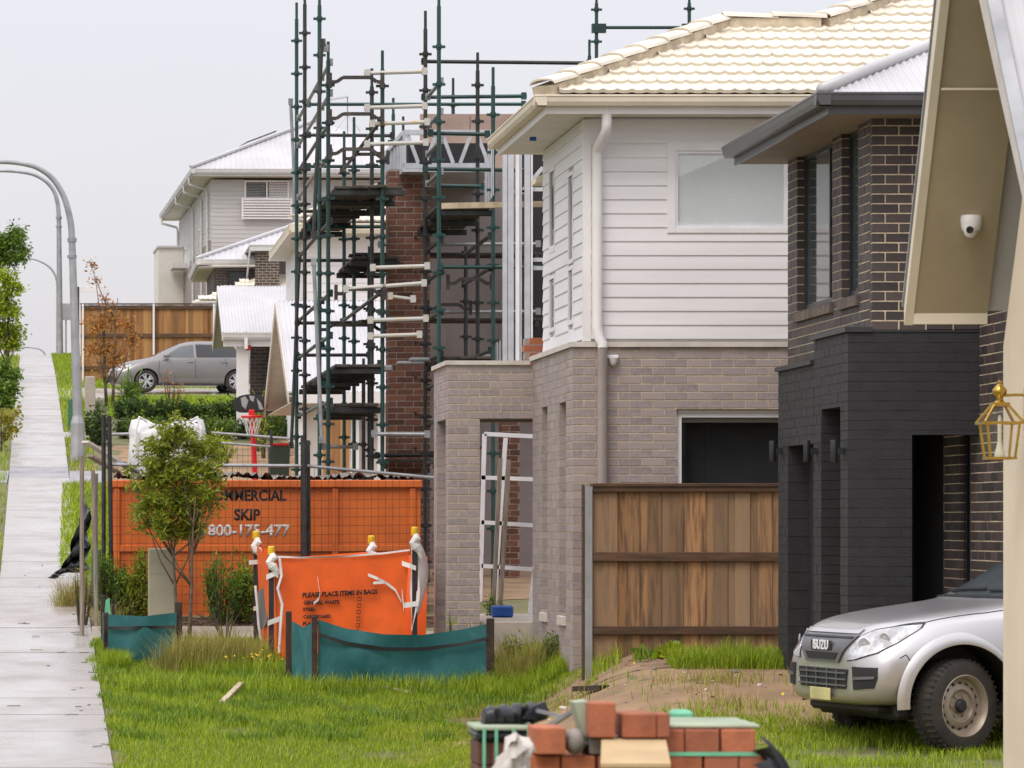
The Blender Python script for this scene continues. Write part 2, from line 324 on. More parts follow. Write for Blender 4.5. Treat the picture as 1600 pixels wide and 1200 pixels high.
# ---------------------------------------------------------------- bricks, boards, roofs
BM = {}
def brick_mesh(dx, dy, dz, m, name='brick'):
    k = (round(dx,3), round(dy,3), round(dz,3), m.name, name)
    if k not in BM:
        b = MB(); b.bevbox(-dx/2, dx/2, -dy/2, dy/2, -dz/2, dz/2, .004); me = b.mesh(name); me.materials.append(m); BM[k] = me
    return BM[k]
def brick_wall(store, pl, pos, u0, u1, z0, z1, openings=(), L=.23, H=.076, j=.01, dep=.1, mortar=None, parent=None, back=.0, seed=0, rec=.004):
    """pl 'S': faces -Y at Y=pos, u = X;  'F': faces -X at X=pos, u = Y.  Bricks go into store, the mortar core is built here."""
    b = MB(); e = .004
    us = sorted({u0, u1} | {min(max(a, u0), u1) for o in openings for a in (o[0]-e, o[1]+e)})
    zs = sorted({z0, z1} | {min(max(a, z0), z1) for o in openings for a in (o[2]-e, o[3]+e)})
    for a, c in zip(us, us[1:]):
        for d, f in zip(zs, zs[1:]):
            if c-a < 1e-4 or f-d < 1e-4: continue
            um, zm = (a+c)/2, (d+f)/2
            if any(o[0]-e <= um <= o[1]+e and o[2]-e <= zm <= o[3]+e for o in openings): continue
            a2 = a+e if a == u0 else a; c2 = c-e if c == u1 else c
            if pl == 'S': b.box(a2, c2, pos+rec, pos+dep+back-.005, d, f)
            else: b.box(pos+rec, pos+dep+back-.005, a2, c2, d, f)
    b.build('mortar', mortar, parent)
    r = random.Random(seed); pit = H+j; n = int(math.ceil((z1-z0)/pit - .05))
    for i in range(n):
        za = z0 + i*pit; zb = min(za+H, z1)
        if zb-za < .03: continue
        off = (0 if i % 2 == 0 else (L+j)/2)
        segs = []; cuts = sorted([(o[0], o[1]) for o in openings if o[2] < (za+zb)/2 < o[3]]); c = u0
        for a, d in cuts:
            if a > c: segs.append((c, a))
            c = max(c, d)
        if c < u1: segs.append((c, u1))
        for sa, sb in segs:
            u = u0 - off + math.floor((sa-u0+off)/(L+j))*(L+j)
            while u < sb - .01:
                a, d = max(u, sa), min(u+L, sb)
                if d-a > .025:
                    q = r.uniform(-.0015, .0015)
                    if pl == 'S': store.append(((a+d)/2, pos+q+dep/2, (za+zb)/2, d-a, dep, zb-za, (d-a)*(zb-za)*(F/pos)**2))
                    else: store.append((pos+q+dep/2, (a+d)/2, (za+zb)/2, dep, d-a, zb-za, (d-a)*(zb-za)*pos/(a+d)*2*(F*2/(a+d))**2))
                u += L+j
def flush_bricks(store, parent, m, nmax=300, vis=None, name='brick'):
    def ok(q):
        x, y = proj(q[:3])
        return any(a <= x <= c and b <= y <= d for a, b, c, d in (vis or [(0,0,1600,1200)]))
    idx = sorted(range(len(store)), key=lambda i: -(store[i][6] + (1e6 if ok(store[i]) else 0)))
    rest = MB()
    for k, i in enumerate(idx):
        x, y, z, dx, dy, dz, _ = store[i]
        if k < nmax: part_copy(brick_mesh(dx, dy, dz, m, name), name, m, parent, (x, y, z))
        else: rest.box(x-dx/2, x+dx/2, y-dy/2, y+dy/2, z-dz/2, z+dz/2, random.random())
    if rest.v: stuff(rest.build(name+'work', m, parent))
def boards(parent, pl, pos, u0, u1, z0, z1, pitch, m, openings=(), name='board', th=.018):
    """lapped weatherboards, one object each"""
    z = z0
    while z < z1-.02:
        zt = min(z+pitch, z1); cuts = sorted([(o[0], o[1]) for o in openings if o[2] < (z+zt)/2 < o[3]]); c = u0; segs = []
        for a, d in cuts:
            if a > c: segs.append((c, a))
            c = max(c, d)
        if c < u1: segs.append((c, u1))
        for a, d in segs:
            if d-a < .02: continue
            b = MB(); pr = [(th, z+.006), (th, z+.004+.012), (.006, zt+.012), (-.02, zt+.012), (-.02, z+.006)]
            if pl == 'S': b.prism([(a, pos-q, h) for q, h in pr], (d-a, 0, 0))
            else: b.prism([(pos-q, a, h) for q, h in pr], (0, d-a, 0))
            b.build(name, m, parent)
        z = zt
def profile_run(name, m, parent, p0, p1, outv, prof):
    """sweep a profile (out, up) straight from p0 to p1"""
    p0, p1, o = Vector(p0), Vector(p1), Vector(outv)
    b = MB(); b.prism([p0 + o*a + Vector((0,0,c)) for a, c in prof], p1-p0); return b.build(name, m, parent)
GUT = [(-.11,0), (-.11,-.012), (-.012,-.012), (0,-.004), (.004,-.018), (-.006,-.03), (-.012,-.075), (-.035,-.115), (-.11,-.115), (-.125,-.115), (-.125,0)]
def eave(parent, X0, X1, Y0, Y1, zt, mg, mf, ms, wallX, wallY, fas=.2):
    """gutter lip at X0 (street side) and Y0 (near side), fascia behind it and a flat soffit back to the walls"""
    profile_run('gutter', mg, parent, (X0, Y0, zt), (X1, Y0, zt), (0,-1,0), GUT)
    profile_run('gutter', mg, parent, (X0, Y0+.002, zt), (X0, Y1, zt), (-1,0,0), GUT)
    zb = zt-fas
    b = MB(); b.box(X0+.125, X1, Y0+.127, Y0+.15, zb, zt-.012); b.build('fascia', mf, parent)
    b = MB(); b.box(X0+.127, X0+.15, Y0+.152, Y1, zb, zt-.012); b.build('fascia', mf, parent)
    b = MB(); b.box(X0+.15, X1, Y0+.15, Y1, zb+.012, zb+.022); b.build('soffit', ms, parent)
def corr_near(parent, m, X0, X1, Y0, zt, tan, Yr, hip=True, hip1=False, pitch=.076, amp=.009, name='roof_sheet', cut0=0.):
    """corrugated slope facing -Y, rising away from the eave at Y0"""
    n = int((X1-X0)/(pitch/6)); n = min(n, 900); P = []
    for i in range(n+1):
        x = X0+(X1-X0)*i/n; ye = min(Yr, Y0+(x-X0)+cut0) if hip else Yr
        if hip1: ye = min(ye, Y0+(X1-x))
        dz = amp*math.sin(2*math.pi*x/pitch); P.append([(x, Y0, zt+dz), (x, ye, zt+dz+(ye-Y0)*tan)])
    b = MB(); b.grid(P); bl = [[(p[0], p[1], p[2]-.03) for p in row] for row in P]; b.grid([r[::-1] for r in bl])
    m0 = len(P)
    b.add([q for r in P for q in (r[0], (r[0][0], r[0][1], r[0][2]-.03))], [(2*i, 2*i+1, 2*i+3, 2*i+2) for i in range(m0-1)])
    return b.build(name, m, parent, fix=False)
def corr_front(parent, m, X0, Y0, Y1, zt, tan, hips=True, Xr=None, pitch=.076, amp=.009, name='roof_sheet', cap=99.):
    n = min(int((Y1-Y0)/(pitch/6)), 600); P = []
    for i in range(n+1):
        y = Y0+(Y1-Y0)*i/n; xe = X0+min(y-Y0, Y1-y, cap) if hips else Xr
        dz = amp*math.sin(2*math.pi*y/pitch); P.append([(X0, y, zt+dz), (xe, y, zt+dz+(xe-X0)*tan)])
    b = MB(); b.grid(P); return b.build(name, m, parent, fix=False)
def plane_far(parent, m, X0, X1, Yr, zr, Y1, tan, name='roof_sheet'):
    b = MB(); b.add([(X0, Yr, zr), (X1, Yr, zr), (X1, Y1, zr-(Y1-Yr)*tan), (X0, Y1, zr-(Y1-Yr)*tan)], [(0,1,2,3)]); return b.build(name, m, parent)
TILE = {}
def tile_mesh(w, ln, m):
    k = (w, ln, m.name)
    if k not in TILE:
        P = []; n = 12
        for i in range(n+1):
            t = i/n; z = .009*math.cos(4*math.pi*t)+.004*math.cos(8*math.pi*t)
            P.append([(t*w-w/2, .004, z*.6-.042), (t*w-w/2, -.002, z-.006), (t*w-w/2, .006, z), (t*w-w/2, ln, z)])
        b = MB(); b.grid(P); me = b.mesh('roof_tile'); me.materials.append(m); TILE[k] = me
    return TILE[k]
def tiles_near(parent, m, X0, X1, Y0, zt, tan, test, gauge=.32, w=.30):
    """courses of tiles on a slope facing -Y; test(x, y) keeps a tile"""
    an = math.atan(tan); me = tile_mesh(w, gauge+.07, m); dy = gauge*math.cos(an); i = 0; n = 0
    while True:
        y = Y0+i*dy
        if y > Y0+12 or not any(test(x, y+dy*.5) for x in np.linspace(X0, X1, 40)): break
        x = X0 + (w/2 if i % 2 else 0)
        while x < X1:
            if test(x, y+dy*.55):
                part_copy(me, 'roof_tile', m, parent, (x+random.uniform(-.003,.003), y, zt+(y-Y0)*tan+.055), (an-.105+random.uniform(-.006,.006), 0, 0)); n += 1
            x += w
        i += 1
def ridge_caps(parent, m, p0, p1, L=.38, r=.125, bed=None):
    p0, p1 = Vector(p0), Vector(p1); d = p1-p0; n = max(1, int(d.length/L)); u = d.normalized(); sd = u.cross(Vector((0,0,1))).normalized(); up = sd.cross(u)
    for i in range(n):
        a = p0+d*(i/n); c = p0+d*((i+1.12)/n); P = []
        for q, (rr, s) in enumerate(((r*1.06, a), (r*1.0, c))):
            P.append([s + sd*rr*math.cos(t)*1.25 + up*(rr*.50*math.sin(t)**.8+(.022 if q == 0 else .0)) for t in np.linspace(0, math.pi, 9)])
        b = MB(); b.grid(P); E = [[p-up*.02 for p in P[0]], P[0]]; b.grid(E); b.build('ridge_cap', m, parent)
    if bed:
        b = MB(); b.bar(p0-up*.055, p1-up*.055, r*2.2, .115, up=up); b.build('mortar_bed', bed, parent)
def window(parent, pl, pos, u0, u1, z0, z1, mf, mg, fw=.05, dep=.06, mull=(), name='window', trans=(), inset=0):
    """frame with panes; pos is the outer face of the frame"""
    def bx(b, a, c, d, f, g, h): 
        if pl == 'S': b.box(a, c, g, h, d, f)
        else: b.box(g, h, a, c, d, f)
    f = MB(); p = pos
    bx(f, u0, u0+fw, z0, z1, p, p+dep); bx(f, u1-fw, u1, z0, z1, p, p+dep)
    bx(f, u0+fw, u1-fw, z0, z0+fw, p+.001, p+dep); bx(f, u0+fw, u1-fw, z1-fw, z1, p+.001, p+dep)
    for q in mull: bx(f, q-fw/2, q+fw/2, z0+fw, z1-fw, p+.002, p+dep-.002)
    for q in trans: bx(f, u0+fw, u1-fw, q-fw/2, q+fw/2, p+.003, p+dep-.003)
    w_ = f.build(name, mf, parent)
    es = [u0+fw] + [e for q in mull for e in (q-fw/2, q+fw/2)] + [u1-fw]
    for i in range(0, len(es), 2):
        g = MB(); bx(g, es[i]-.002, es[i+1]+.002, z0+fw-.002, z1-fw+.002, p+dep*.5, p+dep*.5+.006); g.build('pane', mg, w_)
    return w_
def gable_roof(parent, m, mb, ms, X0, X1, Y0, Ya, Y1, ze, za, corr=True, barge=.16, th=.05, soff=.45):
    """ridge along X at Ya; gable end faces the street at X0"""
    t0 = (za-ze)/(Ya-Y0)
    if corr: corr_near(parent, m, X0, X1, Y0, ze, t0, Ya, hip=False)
    b = MB(); zfar = ze
    b.add([(X0, Ya, za), (X1, Ya, za), (X1, Y1, zfar), (X0, Y1, zfar)], [(0,1,2,3)]); b.build('roof_sheet', m, parent)
    for (ya, zA, yb, zB) in ((Y0, ze, Ya, za), (Y1, ze, Ya, za)):
        b = MB(); b.prism([(X0-.03, ya, zA+.01), (X0-.03, yb, zB+.01), (X0-.03, yb, zB-barge), (X0-.03, ya, zA-barge)], (.028, 0, 0)); b.build('barge_board', mb, parent)
        b = MB(); b.prism([(X0, ya, zA-th-.02), (X0, yb, zB-th-.02), (X0, yb, zB-th-.035), (X0, ya, zA-th-.035)], (soff, 0, 0)); b.build('soffit', ms, parent)
# ---------------------------------------------------------------- terrain
PY = [-30, 0, 12, 20, 30, 35, 40, 45, 50, 57, 64, 75, 85, 101, 110, 125, 150, 165, 200, 300, 600]
PZ = [-1.6,-1.6,-1.75,-2.1,-2.35,-2.2,-1.9,-1.53,-1.18,-.7,-.2,.75,1.7,3.03,3.75,4.95,6.6,7.2,7.6,5.5,2.]
RY = [0, 12, 20, 31, 35, 40, 43.5, 50, 60, 100, 300]
RZ = [0, .1, .3, .5, .75, .60, .40, .12, .1, .15, .2]
def G(x, y):
    x = np.asarray(x, float); y = np.asarray(y, float)
    a0 = np.interp(y, [34, 39, 60], [2.6, 4.5, 4.5]); s = np.clip((x-a0)/np.interp(y, [34, 39], [2.9, 1.3]), 0, 1); s = s*s*(3-2*s)
    return EYE + np.interp(y, PY, PZ) + np.interp(y, RY, RZ)*s - .06*np.clip((-1.6-x)/2, 0, 1)
def g(x, y): return float(G(x, y))
def XR(y): return .36-.0105*(y-35)           # right edge of the footpath
PW = 1.2
xs = np.concatenate([np.linspace(-120,-8,12), np.linspace(-6,14,61), np.linspace(16,160,16)])
ys = np.concatenate([np.linspace(-20,26,24), np.linspace(26.5,60,90), np.linspace(61,170,100), np.linspace(175,900,40)])
XX, YY = np.meshgrid(xs, ys); ZZ = G(XX, YY)
b = MB(); nx = len(xs)
b.v = [tuple(p) for p in np.stack([XX.ravel(), YY.ravel(), ZZ.ravel()], 1)]
b.f = [(i*nx+j, i*nx+j+1, (i+1)*nx+j+1, (i+1)*nx+j) for i in range(len(ys)-1) for j in range(nx-1)]
struct(b.build('ground', M['turf'], smooth=True, fix=False))
def sheet(name, x0, x1, y0, y1, m, up=.006, step=.25, wob=.12, seed=1):
    """a patch draped over the ground with an uneven rim"""
    r = np.random.default_rng(seed); nu = max(4, int((x1-x0)/step)); nv = max(4, int((y1-y0)/step))
    ph = r.uniform(0, 6, 8); P = []
    def wv(t, k): return wob*(math.sin(t*2.3+ph[k])+.6*math.sin(t*5.1+ph[k+1])+.3*math.sin(t*11+ph[k+2]))
    for i in range(nu+1):
        row = []
        for j in range(nv+1):
            u, v = i/nu, j/nv; x = x0+(x1-x0)*u; y = y0+(y1-y0)*v
            xx = x + (1-u)*wv(y, 0) + u*wv(y, 3); yy = y + (1-v)*wv(x, 2) + v*wv(x, 4)
            row.append((xx, yy, g(xx, yy)+up))
        P.append(row)
    b = MB(); b.grid(P); return struct(b.build(name, m, smooth=True))
sheet('dirt', 3.2, 12, 31.4, 39.0, M['dirt_tan'], .004, seed=4, wob=.22)
sheet('soil', 3.4, 12, 37.2, 40, M['soil'], .010, seed=5, wob=.15)
sheet('garden_bed', .55, 5.2, 48.35, 49.6, M['mulch'], .012, seed=6, wob=.05)
sheet('building_site', .9, 12, 51.2, 86, M['dirt_tan'], .006, seed=7, wob=.2)
sheet('soil', .05, .5, 73.5, 80.5, M['soil'], .006, seed=8, wob=.02)
sheet('soil', 1.2, 3.0, 30.2, 33.6, M['dirt_tan'], .005, seed=9, wob=.2)
sheet('road', -16, -6.2, -15, 260, M['asphalt'], .01, step=2, wob=0.)
for k_, (a_, c_) in enumerate(((57,66),(79,87),(91,106),(119,160))): sheet('soil', 4.6, 30, a_, c_, M['soil'], .008, step=1, seed=20+k_)
# footpath: concrete slabs with joints
fp = bpy.data.objects.new('footpath', None); C.objects.link(fp); struct(fp); OFF[fp] = (0,0,0)
y = 15.0; k = 0
while y < 168:
    y1 = y+1.5-.014; x0 = XR(y)-PW; x1 = XR(y); dz = random.uniform(-.004,.004); b = MB(); P = []
    for yy in np.linspace(y, y1, 4):
        P.append([(XR(yy)-PW, yy, g(XR(yy)-PW/2, yy)+.035+dz), (XR(yy), yy, g(XR(yy)-PW/2, yy)+.035+dz)])
    top = [p for r in P for p in r]; n = len(P); vs = top + [(p[0], p[1], p[2]-.09) for p in top]
    fs = [(2*i, 2*i+1, 2*i+3, 2*i+2) for i in range(n-1)] + [(0, 2*n, 2*n+1, 1), (2*n-2, 2*n-1, 4*n-1, 4*n-2)]
    fs += [(2*i, 2*i+2, 2*n+2*i+2, 2*n+2*i) for i in range(n-1)] + [(2*i+1, 2*i+3, 2*n+2*i+3, 2*n+2*i+1) for i in range(n-1)]
    b.add(vs, fs); b.build('slab', M['concrete_grey'] if 75.5 < y < 78.5 else M['concrete_path'], fp)
    y += 1.5
def strip(name, x0, x1, y0, y1, m, up=.03, th=.1, n=12, skew=0):
    P = [[(x0+(x1-x0)*i/n, yy+skew*i/n, 0) for yy in (y0, y1)] for i in range(n+1)]
    P = [[(p[0], p[1], g(p[0], p[1])+up) for p in r] for r in P]; b = MB(); b.grid(P); b.grid([[(p[0],p[1],p[2]-th) for p in r][::-1] for r in P])
    b.add([q for r in P for q in (r[0], (r[0][0],r[0][1],r[0][2]-th))], [(2*i,2*i+1,2*i+3,2*i+2) for i in range(n)])
    return struct(b.build(name, m))
strip('driveway', XR(49)+.02, 2.6, 46.7, 48.2, M['concrete_pale'], .034)
strip('driveway', XR(77)+.01, .62, 75.6, 78.4, M['concrete_grey'], .03)
strip('driveway', -4.5, XR(77)-PW-.02, 75.6, 78.4, M['concrete_grey'], .03)
strip('driveway', XR(93)+.02, .5, 88.5, 90.5, M['concrete_path'], .03)
strip('driveway', -4.5, XR(90)-PW-.03, 88, 90.6, M['concrete_path'], .03)
strip('driveway', XR(112)+.02, 6, 107.0, 113.5, M['concrete_path'], .02)
strip('driveway', 2.5, 5.2, 46.0, 47.6, M['concrete_pale'], .030)
b = MB(); b.bevbox(X_(133,100), X_(149,100), 100, 106, 3.2, Z_(588,100), .02)
tag(b.build('retaining_wall', M['concrete_pale']), 'low beige concrete wall at the edge of the sloping front lawn beside the autumn tree', 'retaining wall')

# ---------------------------------------------------------------- blades, leaves
def blades(name, xy, hgt, m, wd=.005, lean=.5, parent=None, base=None):
    xy = np.asarray(xy); n = len(xy); h = hgt if np.ndim(hgt) else np.full(n, hgt)
    h = h*RN.uniform(.55, 1.25, n); a = RN.uniform(0, 2*np.pi, n); ln = RN.uniform(.1, 1, n)*lean*h
    z0 = (G(xy[:,0], xy[:,1]) if base is None else base)
    dx, dy = np.cos(a), np.sin(a); px, py = -dy*wd/2, dx*wd/2; V = np.zeros((n, 5, 3))
    V[:,0] = np.stack([xy[:,0]-px, xy[:,1]-py, z0-.01], 1); V[:,1] = np.stack([xy[:,0]+px, xy[:,1]+py, z0-.01], 1)
    mx_, my_ = xy[:,0]+dx*ln*.35, xy[:,1]+dy*ln*.35
    V[:,2] = np.stack([mx_+px*.8, my_+py*.8, z0+h*.6], 1); V[:,3] = np.stack([mx_-px*.8, my_-py*.8, z0+h*.6], 1)
    V[:,4] = np.stack([xy[:,0]+dx*ln, xy[:,1]+dy*ln, z0+h], 1)
    return fastmesh(name, V.reshape(-1,3), n, [(0,1,2,3),(3,2,4)], 5, np.repeat(RN.random(n), 5), m, parent)
def fastmesh(name, V, n, pat, k, rnd, m, parent=None):
    o = OFF.get(parent, (0,0,0)) if parent else (0,0,0)
    me = bpy.data.meshes.new(name); me.vertices.add(len(V)); me.vertices.foreach_set('co', (V-np.array(o)).astype(np.float32).ravel())
    loops = np.concatenate([np.array(p) for p in pat]); tot = np.array([len(p) for p in pat]); ba = np.arange(n)*k
    L = (ba[:,None]+loops[None]).ravel(); T = np.tile(tot, n); S = np.concatenate([[0], np.cumsum(T)[:-1]])
    me.loops.add(len(L)); me.loops.foreach_set('vertex_index', L.astype(np.int32))
    me.polygons.add(len(T)); me.polygons.foreach_set('loop_start', S.astype(np.int32))
    try: me.polygons.foreach_set('loop_total', T.astype(np.int32))
    except Exception: pass
    me.update(calc_edges=True); me.validate()
    a = me.attributes.new('rnd', 'FLOAT', 'POINT'); a.data.foreach_set('value', np.asarray(rnd, np.float32)); me.materials.append(m)
    ob = bpy.data.objects.new(name, me); C.objects.link(ob)
    if parent: ob.parent = parent; OFF[ob] = o
    return ob
def leaves(name, P, size, m, parent=None, asp=.45, droop=.2):
    """one folded leaf of four corners at every point of P"""
    P = np.asarray(P); n = len(P); s = size*RN.uniform(.6, 1.3, n)
    a = RN.uniform(0, 2*np.pi, n); e = RN.uniform(-.9, .9, n)-droop
    d = np.stack([np.cos(a)*np.cos(e), np.sin(a)*np.cos(e), np.sin(e)], 1)
    q = RN.normal(size=(n,3)); q -= (q*d).sum(1, keepdims=True)*d; q /= np.linalg.norm(q, axis=1, keepdims=True)
    V = np.zeros((n,4,3)); V[:,0] = P; V[:,1] = P+d*s[:,None]*.5+q*s[:,None]*asp/2; V[:,2] = P+d*s[:,None]; V[:,3] = P+d*s[:,None]*.5-q*s[:,None]*asp/2
    return fastmesh(name, V.reshape(-1,3), n, [(0,1,2,3)], 4, np.repeat(RN.random(n), 4), m, parent)
def tree(name, label, base, h, blobs, m, nleaf, leaf, bark='bark', trunk_r=.05, stems=1, group=None, spread=.12, cat='tree', asp=.45, lowest=.35, twigs=True, wisp=1.):
    """blobs: (dx, dy, z0..1 height, rx, rz) in metres round the base; twigs reach into each blob and the leaves gather on them"""
    t = thing(name, label, cat, base, group); b = MB(); bx, by, bz = base; tips = []
    for s in range(stems):
        ox, oy = (random.uniform(-spread, spread), random.uniform(-spread, spread)) if stems > 1 else (0, 0)
        top = Vector((bx+ox*2.5, by+oy*2.5, bz+h*.80)); pts = []; 
        for i in range(6):
            f = i/5; pts.append((bx+ox*(1+f*1.5)+random.uniform(-1,1)*.012*h*f, by+oy*(1+f*1.5)+random.uniform(-1,1)*.012*h*f, bz-.05+(h*.8+.05)*f))
        b.tube(pts, [trunk_r*(1-.8*i/5) for i in range(6)], 7)
        tips.append([Vector(p) for p in pts])
    pts = []
    for (dx, dy, z, rx, rz) in blobs:
        c = Vector((bx+dx, by+dy, bz+z)); st = random.choice(tips)
        zz = max(h*lowest, z-.35*rz-.25*h); k = min(4, max(0, int(zz/(h*.8)*5))); p0 = st[k]
        b.tube([p0, (p0+c)/2+Vector((0,0,-.04*h)), c], [trunk_r*.45, trunk_r*.32, trunk_r*.14], 5)
        nt_ = max(5, int(14*rx*rz/(h*h*.02)**1)) if False else 12
        nl = int(nleaf*(rx*rx*rz)/sum(q[3]*q[3]*q[4] for q in blobs)); per = max(3, nl//nt_)
        for q in range(nt_):
            d = Vector(RN.normal(size=3)).normalized(); r_ = random.random()**.45*wisp
            e = c+Vector((d.x*rx*r_, d.y*rx*r_, d.z*rz*r_+(wisp-1)*.5*rz))
            if twigs: b.tube([c, (c+e)/2+Vector((0,0,.02)), e], [trunk_r*.14, trunk_r*.10, trunk_r*.05], 4)
            for i in range(per):
                f = random.random()**.6; p = c.lerp(e, .15+.9*f); sp = (.16*rx+.3*leaf)/wisp**2
                pts.append((p.x+random.gauss(0, sp), p.y+random.gauss(0, sp), p.z+random.gauss(0, sp*.8)))
    b.build('trunk', M[bark], t, smooth=True)
    leaves('crown', pts, leaf, m, t, asp); return t
def shrub(name, label, base, rx, h, n, m, leaf, stems=9, group=None, up=.6, asp=.35, cat='shrub', m2=None, ry=None):
    t = thing(name, label, cat, base, group); b = MB(); pts = []; bx, by, bz = base; ry = ry or rx
    for s in range(stems):
        a = random.uniform(0, 6.28); r_ = random.random()**.5; k = random.uniform(.6, 1.0)
        tip = Vector((bx+math.cos(a)*rx*r_, by+math.sin(a)*ry*r_, bz+h*k*(1-.3*r_*r_))); root = Vector((bx+math.cos(a)*rx*r_*.35, by+math.sin(a)*ry*r_*.35, bz-.03))
        md = (tip+root)/2+Vector((math.cos(a)*rx*.08, math.sin(a)*ry*.08, .05*h)); b.tube([root, md, tip], [.010*h+.004, .007*h+.003, .002], 5)
        for i in range(n//stems):
            f = random.uniform(.12, 1.03); p = root.lerp(md, min(1, f*2)) if f < .5 else md.lerp(tip, f*2-1); sp = .10*rx+.25*leaf
            pts.append((p.x+random.gauss(0, sp), p.y+random.gauss(0, sp), max(bz+.02, p.z+random.gauss(0, sp))))
    b.build('stem', M['bark_dark'], t); leaves('foliage', pts, leaf, m, t, asp, droop=-up); return t
sheet('dirt', 2.2, 12, 22.5, 29.0, M['dirt_tan'], .006, seed=31, wob=.2)
# ================================================================ the near cream house (right edge)
XW, XO = 5.33, 4.87
t = thing('cream_house', 'cream rendered house with a steep white gable beside the brass lantern', 'house', (XW, 20.5, g(XW, 20.5)))
b = MB(); zg = -.6
b.prism([(XW, 22.0, zg), (XW, 22.0, 2.62), (XW, 21.15, 4.2), (XW, 19.4, 2.62), (XW, 15, 2.62), (XW, 15, zg)], (6, 0, 0)); b.build('wall', M['cream_wall'], t)
FA, NA = (22.41, 2.85), (19.2, 2.85); AP = (21.15, 5.33)
b = MB(); corr_near(t, M['roof_white'], XO, 12, 19.2, 2.85, (AP[1]-2.85)/(AP[0]-19.2), AP[0], hip=False)
b.prism([(XO, AP[0], AP[1]), (XO, FA[0], FA[1]), (XO, FA[0], FA[1]+.03), (XO, AP[0], AP[1]+.03)], (7, 0, 0)); b.build('roof_sheet', M['roof_white'], t)
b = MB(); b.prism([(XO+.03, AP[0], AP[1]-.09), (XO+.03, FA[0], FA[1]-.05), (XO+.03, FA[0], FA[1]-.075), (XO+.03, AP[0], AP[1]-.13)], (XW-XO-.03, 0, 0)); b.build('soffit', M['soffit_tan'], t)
zj = Z_(128, 21.8); b = MB(); yj = AP[0]+(AP[1]-zj)/(AP[1]-FA[1])*(FA[0]-AP[0])
b.bar((XO+.04, yj-.052, zj-.05), (XW, yj-.052, zj-.05), .012, .012); b.build('joint_strip', M['cream_paint'], t)
for (a, c, nm) in ((FA, AP, 1), (NA, AP, 0)):
    s = 1 if nm else -1
    b = MB(); b.prism([(XO-.02, a[0], a[1]+.02), (XO-.02, c[0], c[1]+.04), (XO-.02, c[0], c[1]-.20), (XO-.02, a[0], a[1]-.085)], (.05, 0, 0)); b.build('barge_board', M['cream_paint'] if nm else M['flashing'], t)
    b = MB(); b.prism([(XO-.028, a[0]+s*.02, a[1]+.05), (XO-.028, c[0]+s*.02, c[1]+.09), (XO-.028, c[0]+s*.02, c[1]+.045), (XO-.028, a[0]+s*.02, a[1]+.022)], (.07, 0, 0)); b.build('roof_edge_trim', M['galv_pole'], t)
b = MB(); b.box(XO+.031, XW, FA[0]-.03, FA[0]+.0, 2.77, 2.845); b.build('fascia', M['cream_paint'], t)
# security camera under the soffit
cx, cy, cz = 5.17, 22.10, Z_(357, 22.1)
t = thing('security_camera', 'small white dome security camera under the tan soffit', 'camera', (cx, cy, cz))
b = MB(); b.lathe([(0,.075),(.058,.075),(.062,.055),(.06,.02),(.052,-.012),(0,-.012)], (cx, cy, cz)); smoothang(b.build('housing', M['white_paint'], t), 45)
b = MB(); b.lathe([(0,-.062),(.02,-.058),(.034,-.042),(.040,-.02),(.040,0),(0,0)], (cx-.012, cy-.026, cz+.006), n=18); smoothang(b.build('camera_ball', M['white_paint'], t), 60)
b = MB(); b.lathe([(0,-.012),(.018,-.01),(.022,.004),(0,.004)], (cx-.022, cy-.064, cz-.012), 'y', 16); b.build('lens', M['glass_dark'], t)
# brass lantern
ly = 21.35; lx = X_(1562, ly); s_ = ly/F
t = thing('wall_lantern', 'brass and glass coach lantern on the cream wall', 'lantern', (lx, ly, Z_(717, ly)))
def LZ(py): return Z_(py, ly)
zt_, zm_, zb_ = LZ(640), LZ(661), LZ(716); wt_, wm_, wb_ = .045, .105, .068
b = MB()
for i, j in ((-1,-1),(1,-1),(1,1),(-1,1)):
    b.bar((lx+i*wm_*.86, ly+j*wm_*.86, zm_), (lx+i*wb_, ly+j*wb_, zb_), .013, .013); b.bar((lx+i*.035, ly+j*.035, LZ(632)), (lx+i*wm_, ly+j*wm_, zm_+.004), .012, .012)
for zq, wq, hq in ((zm_, wm_, .014), (zb_, wb_+.004, .014), (LZ(632), .040, .02)):
    for a, c in (((-1,-1),(1,-1)), ((1,-1),(1,1)), ((1,1),(-1,1)), ((-1,1),(-1,-1))): b.bar((lx+a[0]*wq, ly+a[1]*wq, zq), (lx+c[0]*wq, ly+c[1]*wq, zq), .016, hq)
b.build('frame', M['brass'], t)
b = MB(); q = [(-1,-1),(1,-1),(1,1),(-1,1)]
for k in range(4):
    a, c = q[k], q[(k+1)%4]
    b.add([(lx+a[0]*wm_*.86, ly+a[1]*wm_*.86, zm_-.01), (lx+c[0]*wm_*.86, ly+c[1]*wm_*.86, zm_-.01), (lx+c[0]*wb_, ly+c[1]*wb_, zb_+.006), (lx+a[0]*wb_, ly+a[1]*wb_, zb_+.006)], [(0,1,2,3)])
    b.add([(lx+a[0]*.035, ly+a[1]*.035, LZ(634)), (lx+c[0]*.035, ly+c[1]*.035, LZ(634)), (lx+c[0]*wm_*.97, ly+c[1]*wm_*.97, zm_+.008), (lx+a[0]*wm_*.97, ly+a[1]*wm_*.97, zm_+.008)], [(0,1,2,3)])
b.build('pane', M['glass_pane'], t)
b = MB(); b.lathe([(.042,LZ(633)),(.030,LZ(628)),(.016,LZ(625)),(.018,LZ(620)),(.038,LZ(615)),(.040,LZ(609)),(.022,LZ(603)),(.012,LZ(600)),(.014,LZ(597)),(0,LZ(593))], (lx, ly, 0), n=20); smoothang(b.build('finial', M['brass'], t), 50)
